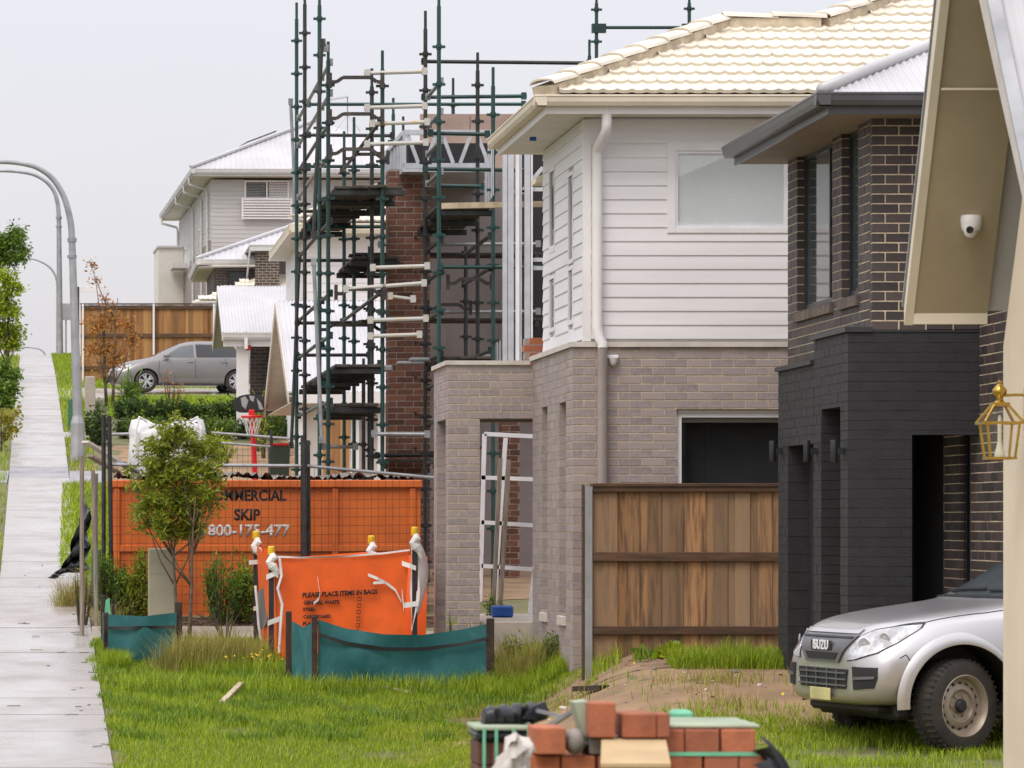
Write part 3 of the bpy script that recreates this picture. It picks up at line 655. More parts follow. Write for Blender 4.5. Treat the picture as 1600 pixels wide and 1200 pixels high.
b = MB(); b.lathe([(.012,LZ(690)),(.012,LZ(662)),(.009,LZ(650)),(0,LZ(648))], (lx, ly, 0), n=12); b.lathe([(0,zb_),(.03,zb_),(.03,zb_+.02),(.012,LZ(690))], (lx, ly, 0), n=12); b.build('candle_bulb', M['bulb_cream'], t)
b = MB(); b.tube([(lx+.02, ly, LZ(618)), (lx+.08, ly, LZ(617)), (XW-.03, ly, LZ(617))], .008, 8); b.bevbox(XW-.034, XW-.001, ly-.055, ly+.055, LZ(676), LZ(602), .015); smoothang(b.build('wall_bracket', M['brass'], t), 40)

# ================================================================ dark brick house
YN = 33.9; XU = 7.056; XP = 6.84; X2 = 8.0; ZE = 5.19
t = thing('dark_brick_house', 'dark brown brick house with a black painted entry porch behind the white ute', 'house', (XP, YN, g(XP, YN)))
st = []
def yF(px, X): return X*F/(px-XV)
w1 = (yF(1300,XU), yF(1245.4,XU)); w2 = (yF(1340.5,XU), yF(1315,XU)); zs_ = 3.67; yfar = yF(1231,XU)
brick_wall(st, 'F', XU, YN+.1, yfar, 3.0, ZE, [(w1[0], w1[1], zs_, ZE+.1), (w2[0], w2[1], zs_, ZE+.1)], mortar=M['mortar_cream'], parent=t)
brick_wall(st, 'S', YN, XU, X2-.004, 3.322, ZE, mortar=M['mortar_cream'], parent=t, seed=2)
brick_wall(st, 'F', X2, 32.4, 35.3, .0, ZE, [(34.25, 34.62, .2, 2.5)], mortar=M['mortar_cream'], parent=t, seed=3)
flush_bricks(st, t, M['brick_dark'], 300, [(1225,180,1470,600),(1480,480,1570,900)])
b = MB(); b.box(X2+.03, X2+.06, 34.25, 34.62, .2, 2.5); b.build('sidelight', M['glass_dark'], t)
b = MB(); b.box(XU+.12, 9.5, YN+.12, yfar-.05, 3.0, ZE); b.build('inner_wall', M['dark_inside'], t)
for (a, c) in (w1, w2):                        # windows with brick sills
    window(t, 'F', XU+.07, a+.004, c-.004, zs_+.02, ZE, M['charcoal_metal'] if False else M['charcoal_paint'], M['glass_sky'], .045, .05, mull=((a+(c-a)*.28,) if c-a > 1 else ()))
    n = max(3, int((c-a+.12)/.086)); 
    for i in range(n):
        y0 = a-.06+(c-a+.12)*i/n; b = MB(); y1_ = y0+(c-a+.12)/n-.01
        b.prism([(XU-.035, y0, zs_-.10), (XU-.035, y0, zs_-.012), (XU+.10, y0, zs_+.018), (XU+.10, y0, zs_-.10)], (0, y1_-y0, 0), .5); b.build('sill_brick', M['brick_sill'], t)
# black painted porch
kp = dict(mortar=M['black_render'], parent=t, rec=.003); st = []
brick_wall(st, 'S', YN-.004, XP, X2, -.4, 3.30, [(X_(1425,YN), X2+.1, -1, Z_(680,YN))], dep=.22, **kp)
ysl = (yF(1313,XP), yF(1283,XP)); yst = 35.45; yo = (yst+.03, yF(1231,XP)); ye_ = yF(1216,XP)
brick_wall(st, 'F', XP, YN+.22, yst, -.4, 3.30, [(ysl[0], ysl[1], -1, 2.65)], dep=.22, **kp)
brick_wall(st, 'F', XP, yst+.004, ye_, -.4, 3.08, [(yo[0], yo[1], -1, 2.36)], dep=.22, **kp)
flush_bricks(st, t, M['black_render'], 0)
b = MB(); b.box(XP-.03, XU-.004, YN-.03, yst+.02, 3.302, 3.345); b.box(XU-.004, X2, YN-.012, YN-.0045, 3.302, 3.318); b.build('cap', M['black_cap'], t)
b = MB(); b.box(XP-.03, XU-.004, yst+.024, ye_+.03, 3.082, 3.125); b.build('cap', M['black_cap'], t)
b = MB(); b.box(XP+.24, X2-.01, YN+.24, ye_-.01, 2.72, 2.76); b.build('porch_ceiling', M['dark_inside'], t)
b = MB(); b.box(XP+.23, X2+.6, ye_-.2, ye_, -.4, 3.0); b.box(X2+.12, X2+.16, 35.3, ye_, -.4, 3); b.build('porch_wall', M['black_render'], t)
b = MB(); b.box(7.04, 7.09, 36.05, 36.95, 0.2, 2.34); d_ = b.build('entry_door', M['charcoal_paint'], t)
b = MB(); b.box(XP+.225, 7.04, yo[0]-.02, yo[0]+.01, .0, 2.40); b.build('door_jamb', M['charcoal_paint'], t)
b = MB(); p = at(1274, 800, 36.3); b.bevbox(p.x-.012, p.x+.012, 36.28, 36.31, Z_(838,36.3), p.z, .004); b.build('door_handle', M['alu_white'], d_)
# eave and roof
EX, EY = 6.45, 33.3; ZT = 5.36
eave(t, EX, 12, EY, 38.2, ZT, M['charcoal_metal'], M['charcoal_metal'], M['soffit_brown'], XU, YN, .185)
corr_near(t, M['roof_white'], EX+.06, 12, EY+.06, ZT-.005, .449, 35.75)
corr_front(t, M['roof_white'], EX+.06, EY+.06, 38.2, ZT-.005, .449)
plane_far(t, M['roof_white'], 8.9, 12, 35.75, ZT+.449*2.4, 38.2, .449)
b = MB(); b.tube([(EX+.05, EY+.05, ZT+.02), (EX+2.45, EY+2.45, ZT+.02+2.4*.449)], .055, 8); b.build('hip_cap', M['roof_white'], t, smooth=True)
for k, (yy, wh) in enumerate(((34.06, 'beside the tall slot of the porch'), (35.32, 'between the two porch openings'), (ye_-.2, 'at the far end of the porch'))):
    lt = thing('wall_light', 'black up-and-down cylinder wall light '+wh, 'wall light', (XP-.09, yy, Z_(722, yy)), 'cylinder lights on the black porch'); z_ = Z_(705, yy)
    b = MB(); b.lathe([(0,-.10),(.03,-.10),(.032,-.095),(.032,.095),(.03,.10),(0,.10)], (XP-.09, yy, z_), n=16); smoothang(b.build('shade', M['black_plastic'], lt))
    b = MB(); b.box(XP-.062, XP-.002, yy-.02, yy+.02, z_-.03, z_+.03); b.build('bracket', M['black_plastic'], lt)

# ================================================================ grey brick and white board house
Y0 = 40.0; XL = 5.207; XUP = 5.333; ZF = 3.5; ZB = -.366
t = thing('white_board_house', 'two storey house of white weatherboard over grey brick with cream tiled roof', 'house', (XL, Y0, g(XL, Y0)))
st = []; lw = (X_(1058,Y0), 8.6, 1.6-.4, Z_(640,Y0))
kw = dict(mortar=M['mortar_sand'], parent=t)
brick_wall(st, 'S', Y0, XL, 9.2, ZB, ZF-.05, [lw], **kw)
yE = 43.5
sa = [(yF(884,XL), yF(874,XL)), (yF(855,XL), yF(846.5,XL))]
zsl = (Z_(958,42), Z_(640,42)+.05)
brick_wall(st, 'F', XL, Y0+.1, yE, ZB, ZF-.05, [(min(a), max(a), zsl[0], zsl[1]) for a in sa], seed=3, **kw)
# portico
PX0 = X_(700,yE); zo = Z_(654,yE); po = (X_(750,yE), XL+.3, ZB-1, zo)
brick_wall(st, 'S', yE, PX0, XL+.2, .05, ZF-.09, [po], dep=.22, seed=4, **kw)
yP2 = 45.2; fo = (43.78, 44.85, -1, zo)
brick_wall(st, 'F', PX0, yE+.22, yP2, .05, ZF-.09, [fo], dep=.22, seed=5, **kw)
flush_bricks(st, t, M['brick_grey'], 300, [(890,540,1220,760),(698,560,840,985)])
b = MB(); b.box(PX0, PX0+.22, yP2-.22, yP2, .05, ZF-.1); b.box(PX0+.23, XL+.25, yP2-.2, yP2-.01, zo, ZF-.1); b.box(PX0+.3, 6.6, 43.75, yP2-.21, zo+.04, zo+.10); b.build('porch_beam', M['brick_grey'], t)
b = MB(); b.box(PX0-.03, XL-.032, yE-.03, yP2+.03, ZF-.088, ZF-.04); b.build('cap', M['flashing'], t)
b = MB(); b.box(XL-.03, 9.2, Y0-.035, Y0+.12, ZF-.048, ZF+.005); b.box(XL-.03, XL+.12, Y0+.125, yE+.05, ZF-.048, ZF+.005); b.build('cap', M['flashing'], t)
b = MB(); b.box(PX0+.05, XL, yE+.02, yP2-.02, ZF-.14, ZF-.09); b.build('porch_roof', M['flashing'], t)
for a in sa:
    b = MB(); b.box(XL+.10, XL+.13, min(a), max(a), zsl[0], zsl[1]); b.build('slot_window', M['pipe_grey'], t)
    b = MB(); b.prism([(XL-.03, min(a)-.02, zsl[0]-.10), (XL-.03, min(a)-.02, zsl[0]-.01), (XL+.08, min(a)-.02, zsl[0]+.02), (XL+.08, min(a)-.02, zsl[0]-.10)], (0, max(a)-min(a)+.04, 0)); b.build('sill', M['flashing'], t)
window(t, 'S', Y0+.05, lw[0]+.004, lw[1], lw[2], lw[3]-.03, M['alu_white'], M['glass_pane'], .05, .05, mull=(X_(1190,Y0)+1.2,))
b = MB(); b.box(lw[0]+.03, lw[1], Y0+.13, Y0+.16, lw[3]-.13, lw[3]-.03); b.build('blind_head', M['pipe_grey'], t)
b = MB(); b.box(XL+.11, 9.0, Y0+.12, Y0+.34, lw[2]-.1, lw[2]-.05); b.build('window_board', M['dark_inside'], t)
b = MB(); b.box(lw[0]+.01, lw[1], Y0+.02, Y0+.10, lw[3]-.03, lw[3]-.002); b.build('window_head', M['pipe_grey'], t)
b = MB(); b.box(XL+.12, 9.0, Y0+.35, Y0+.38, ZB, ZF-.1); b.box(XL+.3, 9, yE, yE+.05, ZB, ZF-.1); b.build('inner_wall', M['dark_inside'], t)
# upper storey boards
ZS = 5.82; wu = (X_(1042,Y0), X_(1242,Y0), Z_(364,Y0), Z_(223,Y0))
boards(t, 'S', Y0, XUP+.06, 9.2, ZF+.03, ZS, .1452, M['cladding'], [wu])
yU2 = yF(850, XUP)
uw = []
for (xa, xb, ya, yb) in ((896.5,890.5,275,405), (896.5,890.5,422,500), (868,861,268,388) , (868,861,436,512)):
    y_a, y_b = yF(xa, XUP), yF(xb, XUP); s2 = F/((y_a+y_b)/2); uw.append((y_a, y_b, EYE+(YH-yb)/s2, EYE+(YH-ya)/s2))
boards(t, 'F', XUP, Y0+.06, yU2, ZF+.03, ZS, .1452, M['cladding'], [(a-.05, c+.05, d-.05, f+.05) for a, c, d, f in uw])
b = MB(); b.box(XUP-.022, XUP+.06, Y0-.022, Y0+.06, ZF+.01, ZS); b.build('corner_board', M['white_paint'], t)
b = MB(); b.box(XUP+.022, 9.2, Y0+.022, yU2, ZF, ZS+.1); b.build('inner_wall', M['white_paint'], t)
b = MB(); b.box(XUP+.0605, 9.2, Y0-.02, Y0+.01, 5.62, ZS); b.build('frieze_board', M['cladding'], t)
for a, c, d, f in uw:
    window(t, 'F', XUP-.02, a-.045, c+.045, d-.045, f+.045, M['white_paint'], M['glass_sky'], .045, .035)
# big window: architrave, frame, blind, pane
aw = .085; b = MB(); x0, x1, z0, z1 = wu
b.box(x0, x0+aw, Y0-.028, Y0+.01, z0, z1); b.box(x1-aw, x1, Y0-.028, Y0+.01, z0, z1); b.box(x0+aw, x1-aw, Y0-.027, Y0+.01, z1-aw, z1); b.box(x0+aw, x1-aw, Y0-.027, Y0+.01, z0, z0+aw*.6)
b.build('architrave', M['white_paint'], t)
wn = window(t, 'S', Y0-.012, x0+aw, x1-aw, z0+aw*.6, z1-aw, M['alu_white'], M['glass_pane'], .03, .033)
b = MB(); b.box(x0+.10, x1-.10, Y0+.0215, Y0+.0218, z0+.06, z1-.10); b.build('roller_blind', M['blind_grey'], wn)
# downpipe and sensor light
dx = X_(939,Y0); b = MB()
b.tube([(dx, Y0-.43, 5.92), (dx, Y0-.43, 5.74), (dx, Y0-.40, 5.66), (dx-.05, Y0-.12, 5.52), (dx-.05, Y0-.09, 5.45), (dx-.05, Y0-.09, ZF+.16), (dx-.04, Y0-.10, ZF+.06), (dx, Y0-.12, ZF-.02), (dx, Y0-.12, ZF-.06)], .052, 12); smoothang(b.build('downpipe', M['white_paint'], t), 60)
b = MB(); b.tube([(dx, Y0-.12, ZF-.061), (dx, Y0-.09, ZF-.25), (dx, Y0-.09, .2)], .052, 12); smoothang(b.build('downpipe', M['pipe_grey'], t), 60)
sx, sz = X_(957,Y0), Z_(563,Y0); sn = thing('sensor_light', 'small white sensor light beside the downpipe on grey brick', 'sensor light', (sx, Y0-.04, sz))
b = MB(); b.bevbox(sx-.06, sx+.06, Y0-.04, Y0-.001, sz+.02, sz+.055, .008); b.build('base', M['white_paint'], sn)
b = MB(); b.lathe([(0,-.062),(.02,-.058),(.035,-.03),(.05,.02),(0,.022)], (sx, Y0-.055, sz), n=16); smoothang(b.build('dome', M['white_paint'], sn), 60)
# eave
EX, EY, ZT = 4.74, 39.4, 6.02; TN = .43
eave(t, EX, 9.5, EY, 44.0, ZT, M['cream_paint'], M['white_paint'], M['soffit_white'], XUP, Y0, .19)
b = MB(); b.box(EX+.14, EX+.155, EY+.15, 44, 5.842, 5.85); b.build('soffit_joint', M['white_paint'], t)
b = MB(); b.box(X_(832,42)-.03, X_(832,42)+.04, 41.98, 42.02, 5.80, 5.838); b.build('blue_tape', M['blue_plastic'], t)
# tiled roof: front hip, short ridge, then the higher main roof
YR = 41.7; D = YR-EY; zr = ZT+D*TN; xr0 = EX+D; xr1 = 8.1
def keep(x, y):
    if y > YR: return x > xr1+(y-YR)-.02
    return x > EX+(y-EY)-.0
b = MB(); lo = -.03
b.add([(EX+.1,EY+.1,ZT+lo), (13,EY+.1,ZT+lo), (13,YR,zr+lo), (xr0,YR,zr+lo)], [(0,1,2,3)]); b.add([(xr1,YR,zr+lo-.002), (13,YR,zr+lo-.002), (13,YR+4,zr+lo+4*TN), (xr1+4,YR+4,zr+lo+4*TN)], [(0,1,2,3)])
b.add([(EX+.1,EY+.1,ZT+lo), (xr0,YR,zr+lo), (EX+.1,44,ZT+lo)], [(0,1,2)]); b.add([(xr0,YR,zr+lo), (13,YR,zr+lo), (13,44,ZT+lo), (EX+.1,44,ZT+lo)], [(0,1,2,3)])
b.build('roof_underlay', M['tile_bed'], t)
tiles_near(t, M['tile_cream'], EX+.1, 12.0, EY+.02, ZT+.0, TN, keep)
ridge_caps(t, M['tile_cream'], (EX+.09, EY+.09, ZT+.085), (xr0, YR, zr+.075), bed=M['tile_bed'])
ridge_caps(t, M['tile_cream'], (xr0, YR, zr+.075), (xr1, YR, zr+.075), bed=M['tile_bed'])
ridge_caps(t, M['tile_cream'], (xr1, YR, zr+.075), (xr1+3, YR+3, zr+.075+3*TN), bed=M['tile_bed'])
b = MB(); b.bevbox(PX0+.24, 6.2, yE+.06, 47.6, -.2, .5, .01); b.build('porch_slab', M['concrete_pale'], t)
# small lower eave beyond the front wall
b = MB(); q0 = at(838, 285, 44.2); b.prism([(q0.x, 44.2, q0.z), (q0.x, 44.2, q0.z+.06), (q0.x+.35, 44.2, q0.z+.22), (q0.x+.35, 44.2, q0.z)], (0, .5, 0)); b.build('fascia', M['cream_paint'], t)

# paling fence between the two near houses
YF = 39.2; t = thing('paling_fence', 'weathered brown paling fence panel between the grey brick and the dark brick house', 'fence', (X_(912,YF), YF, g(6,YF)))
fx0, fx1 = X_(926,YF), X_(1217,YF); zt_, zb_ = Z_(760,YF), Z_(1030,YF)
x = fx0; i = 0
while x < fx1:
    wd = random.uniform(.142,.152); b = MB(); top = zt_-.02+random.uniform(-.008,.006); x2 = min(x+wd, fx1); ov = i % 2
    b.bevbox(x, x2, YF+.02-ov*.014, YF+.033-ov*.014, zb_-.02, top, .003); b.build('paling', M['timber_fence'], t); x += wd-.035; i += 1
for py, hh in ((762,.09), (870,.095), (985,.085)):
    b = MB(); z = Z_(py,YF); b.bevbox(fx0, fx1, YF-.045, YF+.004, z-hh/2, z+hh/2, .006); b.build('rail', M['timber_dark'], t)
b = MB(); b.box(fx0-.02, fx1, YF-.06, YF+.06, zt_, zt_+.025); b.build('cap_rail', M['timber_dark'], t)
b = MB(); b.box(X_(913,YF), X_(924.5,YF), YF-.05, YF+.05, zb_-.3, zt_-.005); b.build('post', M['galv_pole'], t)
b = MB(); b.box(X_(909.5,YF), X_(912.5,YF), YF-.04, YF+.05, zb_-.3, zt_+.02); b.build('edge_trim', M['timber_dark'], t)
# ================================================================ white gable house just beyond the building site
Ye, Ya = 66.0, 70.1; Xg = X_(452,Ye); ze = Z_(612,Ye); za = Z_(470,Ya)
t = thing('white_gable_house', 'low house with white corrugated gable roof just behind the scaffold', 'house', (Xg, Ye, g(Xg,Ye)))
gable_roof(t, M['roof_white'], M['flashing'], M['flashing'], Xg, 9.5, Ye, Ya, 2*Ya-Ye, ze, za, barge=.2, soff=.6)
b = MB(); b.box(Xg+.05, 9.5, Ye-.02, Ye+.02, ze-.2, ze-.012); b.build('fascia', M['white_paint'], t)
b = MB(); b.prism([(Xg+.6, Ye+.5, g(4,Ye)-.2), (Xg+.6, Ye+.5, ze-.05), (Xg+.6, Ya, za-.3), (Xg+.6, 2*Ya-Ye-.5, ze-.05), (Xg+.6, 2*Ya-Ye-.5, g(4,Ye)-.2)], (5, 0, 0)); b.build('wall', M['soffit_white'], t)
b = MB(); b.box(Xg+.05, Xg+.6, Ye+.02, 2*Ya-Ye-.1, ze-.18, ze-.165); b.build('eave_lining', M['flashing'], t)
for px in (462, 549, 590):
    b = MB(); x = X_(px, Ye+.3); b.box(x, x+.13, Ye+.25, Ye+.38, g(x,Ye)-.1, ze-.19); b.build('post', M['white_paint'], t)
# timber screen beside it
t = thing('timber_screen', 'honey coloured timber fence bay seen through the scaffold legs', 'fence', (X_(505,64), 64, g(4,64)))
for i in range(6):
    b = MB(); x = X_(504,64)+i*.075; b.bevbox(x, x+.072, 64, 64.02, g(x,64)-.05, Z_(640,64)+random.uniform(-.01,.01), .003); b.build('paling', M['timber_far'], t)
# ================================================================ house with the white porch in front of the silver car
Ye, Ya = 88.0, 91.1; Xg = X_(349,Ye); ze = Z_(519,Ye); za = Z_(447,Ya)
t = thing('white_porch_house', 'brick house with white corrugated porch gable on a white post beside the grey hatchback', 'house', (Xg, Ye, g(Xg,Ye)))
gable_roof(t, M['roof_white'], M['trim_pale'], M['trim_pale'], Xg, 9.0, Ye, Ya, 2*Ya-Ye, ze, za, barge=.2, soff=.5)
profile_run('gutter', M['trim_pale'], t, (Xg, Ye-.02, ze+.0), (9, Ye-.02, ze+.0), (0,-1,0), [(a*1.3, c*1.5) for a, c in GUT])
b = MB(); b.box(X_(349,88.3), 9, Ye+.14, Ye+.3, ze-.32, ze-.16); b.build('beam', M['white_paint'], t)
b = MB(); b.bevbox(X_(370,88.3), X_(389,88.3), 88.3, 88.58, g(4,88)-.2, ze-.165, .01); b.build('porch_post', M['white_paint'], t)
b = MB(); b.box(X_(382,88), X_(387,88), 88.0, 88.06, Z_(545,88), Z_(518,88)); b.build('downpipe', M['white_paint'], t)
st = []; brick_wall(st, 'S', 91.5, X_(391,91.5), 8, g(5,91)-.1, ze-.1, mortar=M['mortar_grey'], parent=t); flush_bricks(st, t, M['brick_dark'], 60)
b = MB(); b.lathe([(0,0),(.06,0),(.06,.12),(0,.12)], (X_(388,88.2), 88.1, Z_(548,88.2)), n=10); b.build('alarm_box', M['lamp_red'], t)
# cream tiled roof of the garage behind the porch
t = thing('tiled_garage', 'garage with cream tiled roof and white gutter behind the porch gable', 'garage', (X_(335,120), 120, g(4,120)))
Yq = 120.0; X0 = X_(300,Yq); zq = Z_(470,Yq)
tiles_near(t, M['tile_cream'], X0+.05, X_(398,Yq), Yq, zq+.02, .42, lambda x, y: x > X0+(y-Yq)+.05 and y < Yq+2.2)
profile_run('gutter', M['white_paint'], t, (X0, Yq, zq), (8, Yq, zq), (0,-1,0), [(a*1.2, c*1.7) for a, c in GUT]); profile_run('gutter', M['white_paint'], t, (X0, Yq, zq), (X0, Yq+5, zq), (-1,0,0), GUT)
b = MB(); b.add([(X0,Yq,zq-.02), (8,Yq,zq-.02), (8,Yq+2.4,zq+.98), (X0+2.4,Yq+2.4,zq+.98)], [(0,1,2,3)]); b.add([(X0,Yq,zq-.02), (X0+2.4,Yq+2.4,zq+.98), (X0,Yq+5,zq-.02)], [(0,1,2)]); b.build('roof_underlay', M['tile_cream'], t)
b = MB(); b.box(X0+.45, 8, Yq+.5, Yq+4.5, g(4,120)-.2, zq-.1); b.build('wall', M['soffit_white'], t); b = MB(); b.box(X0+.1, 8, Yq+.12, Yq+4.8, zq-.2, zq-.19); b.build('soffit', M['white_paint'], t)
# ================================================================ dark brick house with white hip roof
Yh = 124.0; Xh = X_(306,Yh); zh = Z_(406,Yh)
t = thing('hip_roof_house', 'brown brick house with white hipped roof and brick porch pier above the tiled garage', 'house', (Xh, Yh, g(4,Yh)))
corr_near(t, M['roof_white'], Xh, 12, Yh, zh, .40, Yh+4, pitch=.2, amp=.012)
corr_front(t, M['roof_white'], Xh, Yh, Yh+8, zh, .40, pitch=.2)
b = MB(); b.tube([(Xh, Yh, zh+.04), (Xh+4, Yh+4, zh+1.64)], .07, 6); b.build('hip_cap', M['roof_white'], t)
profile_run('gutter', M['trim_pale'], t, (Xh, Yh-.02, zh+.03), (12, Yh-.02, zh+.03), (0,-1,0), [(a*1.2, c*1.6) for a, c in GUT]); profile_run('gutter', M['trim_pale'], t, (Xh, Yh-.02, zh+.03), (Xh, Yh+8, zh+.03), (-1,0,0), [(a*1.2, c*1.6) for a, c in GUT])
b = MB(); b.box(Xh+.1, 12, Yh+.12, Yh+8, zh-.22, zh-.2); b.build('soffit', M['soffit_white'], t)
st = []; xw = X_(334,124.5); brick_wall(st, 'S', 124.6, xw, 9, g(4,124)-.2, zh-.22, [(X_(356,124.6), X_(386,124.6), 8.0, zh-.3)], mortar=M['mortar_grey'], parent=t); brick_wall(st, 'F', xw, 124.7, 131, g(4,124)-.2, zh-.22, mortar=M['mortar_grey'], parent=t)
window(t, 'S', 124.65, X_(356,124.6), X_(386,124.6), 8.0, zh-.3, M['charcoal_paint'], M['glass_dark'], .06)
Yp = 121.2; px0 = X_(391,Yp); zp = Z_(384,Yp)
b = MB(); b.box(px0, 9, Yp-.06, Yp, zp-.16, zp); b.box(px0-.03, 9, Yp-.08, Yp+5, zp+.002, zp+.03); b.prism([(px0-.02, Yp, zp), (px0-.02, Yp+3.2, zp-1.1), (px0-.02, Yp+3.2, zp-1.3), (px0-.02, Yp, zp-.2)], (.03, 0, 0)); b.build('porch_fascia', M['trim_pale'], t)
brick_wall(st, 'S', Yp+.15, X_(399,Yp), X_(437,Yp), g(5,121)-.2, zp-.165, mortar=M['mortar_cream'], parent=t); flush_bricks(st, t, M['brick_dark'], 300, [(330,380,440,450)])
b = MB(); b.box(X_(438,Yp), 9, Yp+2, Yp+2.1, g(5,121)-.2, zp); b.build('porch_wall', M['wall_wrap'], t)
# ================================================================ tall pale house on the rise
t = thing('two_storey_house', 'tall pale weatherboard house with white hipped roof and shutters behind the far timber fence', 'house', (X_(330,140), 140, g(5,140)), rotz=R(1.87), local=True)
zb0 = g(5,140); H6 = Z_(281,140)-zb0; OH = .80; k6 = 140/F; ZG = Z_(263,139.2)-zb0
b = MB(); b.box(.03, 9, .03, 19.3, -.3, H6); b.build('inner_wall', M['soffit_white'], t)
w6 = ((382-330)*k6, (452-330)*k6, Z_(311,140)-zb0, Z_(282,140)-zb0)
zmid = Z_(392,140)-zb0
boards(t, 'S', 0, 0, 9, zmid, H6, .155, M['board_grey'], [w6]); boards(t, 'F', 0, .02, 19.3, zmid+.4, H6, .155, M['board_grey'], [(6.0,6.9,4.2,5.3),(9.5,10.2,3.6,5.4),(14.5,15.4,4.2,5.2)])
b = MB(); b.box(-.02, 9, -.02, 0, -.3, zmid-.01); b.build('render_wall', M['soffit_white'], t)
st = []; brick_wall(st, 'F', -.01, .0, 19.3, -.3, zmid+.39, [(4.6,5.2,.6,2.2),(8,8.6,.6,2.2)], mortar=M['mortar_grey'], parent=t); flush_bricks(st, t, M['brick_grey'], 0)
for a, c, d, f in ((6.0,6.9,4.2,5.3),(9.5,10.2,3.6,5.4),(14.5,15.4,4.2,5.2),(4.6,5.2,.6,2.2),(8,8.6,.6,2.2)): window(t, 'F', -.03, a, c, d, f, M['white_paint'], M['glass_dark'], .08)
wn = window(t, 'S', -.05, w6[0], w6[1], w6[2], w6[3], M['white_paint'], M['dark_inside'], .06, .06, mull=((w6[0]+w6[1])/2,))
nb = 9
for side in (0,1):
    xa = w6[0]+.07+side*(w6[1]-w6[0])/2; xb = xa+(w6[1]-w6[0])/2-.13
    for i in range(nb):
        z = w6[2]+.07+(w6[3]-w6[2]-.14)*(i+.5)/nb; b = MB(); b.prism([(xa, -.045, z-.02), (xa, -.025, z+.015), (xa, -.018, z+.01), (xa, -.038, z-.025)], (xb-xa, 0, 0)); b.build('louvre', M['galv_pole'] if side == 0 else M['white_paint'], wn)
zb1, zt1 = Z_(343,140)-zb0, Z_(309,140)-zb0; x0 = (377-330)*k6; x1 = (456-330)*k6
sc6 = MB(); sc6.box(x0, x0+.06, -.22, -.16, zb1, zt1); sc6.box(x1-.06, x1, -.22, -.16, zb1, zt1); sf = sc6.build('slat_screen', M['white_paint'], t)
for i in range(8):
    z = zb1+(zt1-zb1)*(i+.1)/8; b = MB(); b.box(x0+.06, x1-.06, -.21, -.18, z, z+.055); b.build('slat', M['white_paint'], sf)
GU = [(a*1.2, c*1.6) for a, c in GUT]
profile_run('gutter', M['trim_pale'], t, (-OH, -OH, ZG), (9, -OH, ZG), (0,-1,0), GU); profile_run('gutter', M['trim_pale'], t, (-OH, -OH, ZG), (-OH, 20, ZG), (-1,0,0), GU)
b = MB(); b.box(-OH+.12, 9, -OH+.14, 20, ZG-.26, ZG-.24); b.build('soffit', M['soffit_white'], t)
b = MB(); b.box(-OH+.1, 9, -OH+.1, -OH+.14, ZG-.26, ZG-.05); b.box(-OH+.1, -OH+.14, -OH+.15, 20, ZG-.26, ZG-.05); b.build('fascia', M['trim_pale'], t)
corr_near(t, M['roof_white'], -OH+.05, 9.25, -OH+.05, ZG, .45, 4.25, hip1=True, pitch=.2, amp=.012); corr_front(t, M['roof_white'], -OH+.05, -OH+.05, 20, ZG, .45, pitch=.2, cap=5.0)
b = MB(); b.tube([(-OH, -OH, ZG+.05), (4.25, 4.25, ZG+.05+5.05*.45)], .07, 6); b.build('hip_cap', M['roof_white'], t)
for i in range(2):
    b = MB(); u0 = 1.5+i*.62; P = [(u0, u0+1.0), (u0+.58, u0+1.58), (u0+.3, u0+2.4), (u0-.28, u0+1.82)]
    b.add([(p[0], p[1], ZG+.22+(p[0]+OH)*.45+d) for d in (0, .05) for p in P], [(0,3,2,1),(4,5,6,7),(0,1,5,4),(1,2,6,5),(2,3,7,6),(3,0,4,7)]); b.build('solar_panel', M['glass_dark'], t)
for yy, off in ((.9,.25), (4.2,.25), (9.2,.25), (19.0,.2)):
    b = MB(); b.tube([(-OH+.05, yy, ZG-.2), (-OH+.06, yy, ZG-.45), (-.12, yy, ZG-.62), (-.08, yy, ZG-.8), (-.08, yy, 0)], .05, 7); b.build('downpipe', M['trim_pale'], t)
b = MB(); z1 = Z_(390,157)-zb0; b.box(-1.05, -.02, 16, 19.3, -.3, z1); b.build('porch_block', M['soffit_white'], t)
b = MB(); b.box(-1.1, .0, 15.9, 19.4, z1+.002, z1+.08); b.build('porch_cap', M['trim_pale'], t); b = MB(); b.box(-.02, .0, 12, 15.8, z1-1.0, z1-.3); b.box(-.6, -.025, 14, 15.85, z1-.95, z1-.75); b.build('balcony', M['trim_pale'], t)
# house behind the scaffold: pale boards and a cream tiled roof
Yk = 80.0; t = thing('board_house', 'pale board house with cream tiled roof seen through the scaffold', 'house', (X_(480,Yk), Yk, g(5,Yk)))
xk = X_(450,Yk); zk = Z_(352,Yk)
b = MB(); b.box(xk+.4, 10, Yk, Yk+8, g(5,Yk)-.2, zk-.1); b.build('wall', M['cladding'], t)
boards(t, 'S', Yk-.03, xk+.4, 9, Z_(470,Yk), zk-.2, .18, M['cladding'])
b = MB(); b.box(xk, 10, Yk-.55, Yk+8, zk-.2, zk-.16); b.build('soffit', M['soffit_white'], t); profile_run('gutter', M['cream_paint'], t, (xk, Yk-.6, zk), (10, Yk-.6, zk), (0,-1,0), [(a*1.2, c*1.8) for a, c in GUT]); profile_run('gutter', M['cream_paint'], t, (xk, Yk-.6, zk), (xk, Yk+8, zk), (-1,0,0), GU)
b = MB(); b.add([(xk,Yk-.6,zk-.02), (10,Yk-.6,zk-.02), (10,Yk+3,zk+1.5), (xk+3.6,Yk+3,zk+1.5)], [(0,1,2,3)]); b.add([(xk,Yk-.6,zk-.02), (xk+3.6,Yk+3,zk+1.5), (xk,Yk+7,zk-.02)], [(0,1,2)]); b.build('roof_underlay', M['tile_cream'], t)
tiles_near(t, M['tile_cream'], xk+.1, X_(625,Yk), Yk-.6, zk+.02, .42, lambda x, y: x > xk+(y-Yk+.6)+.1 and y < Yk+2.9)
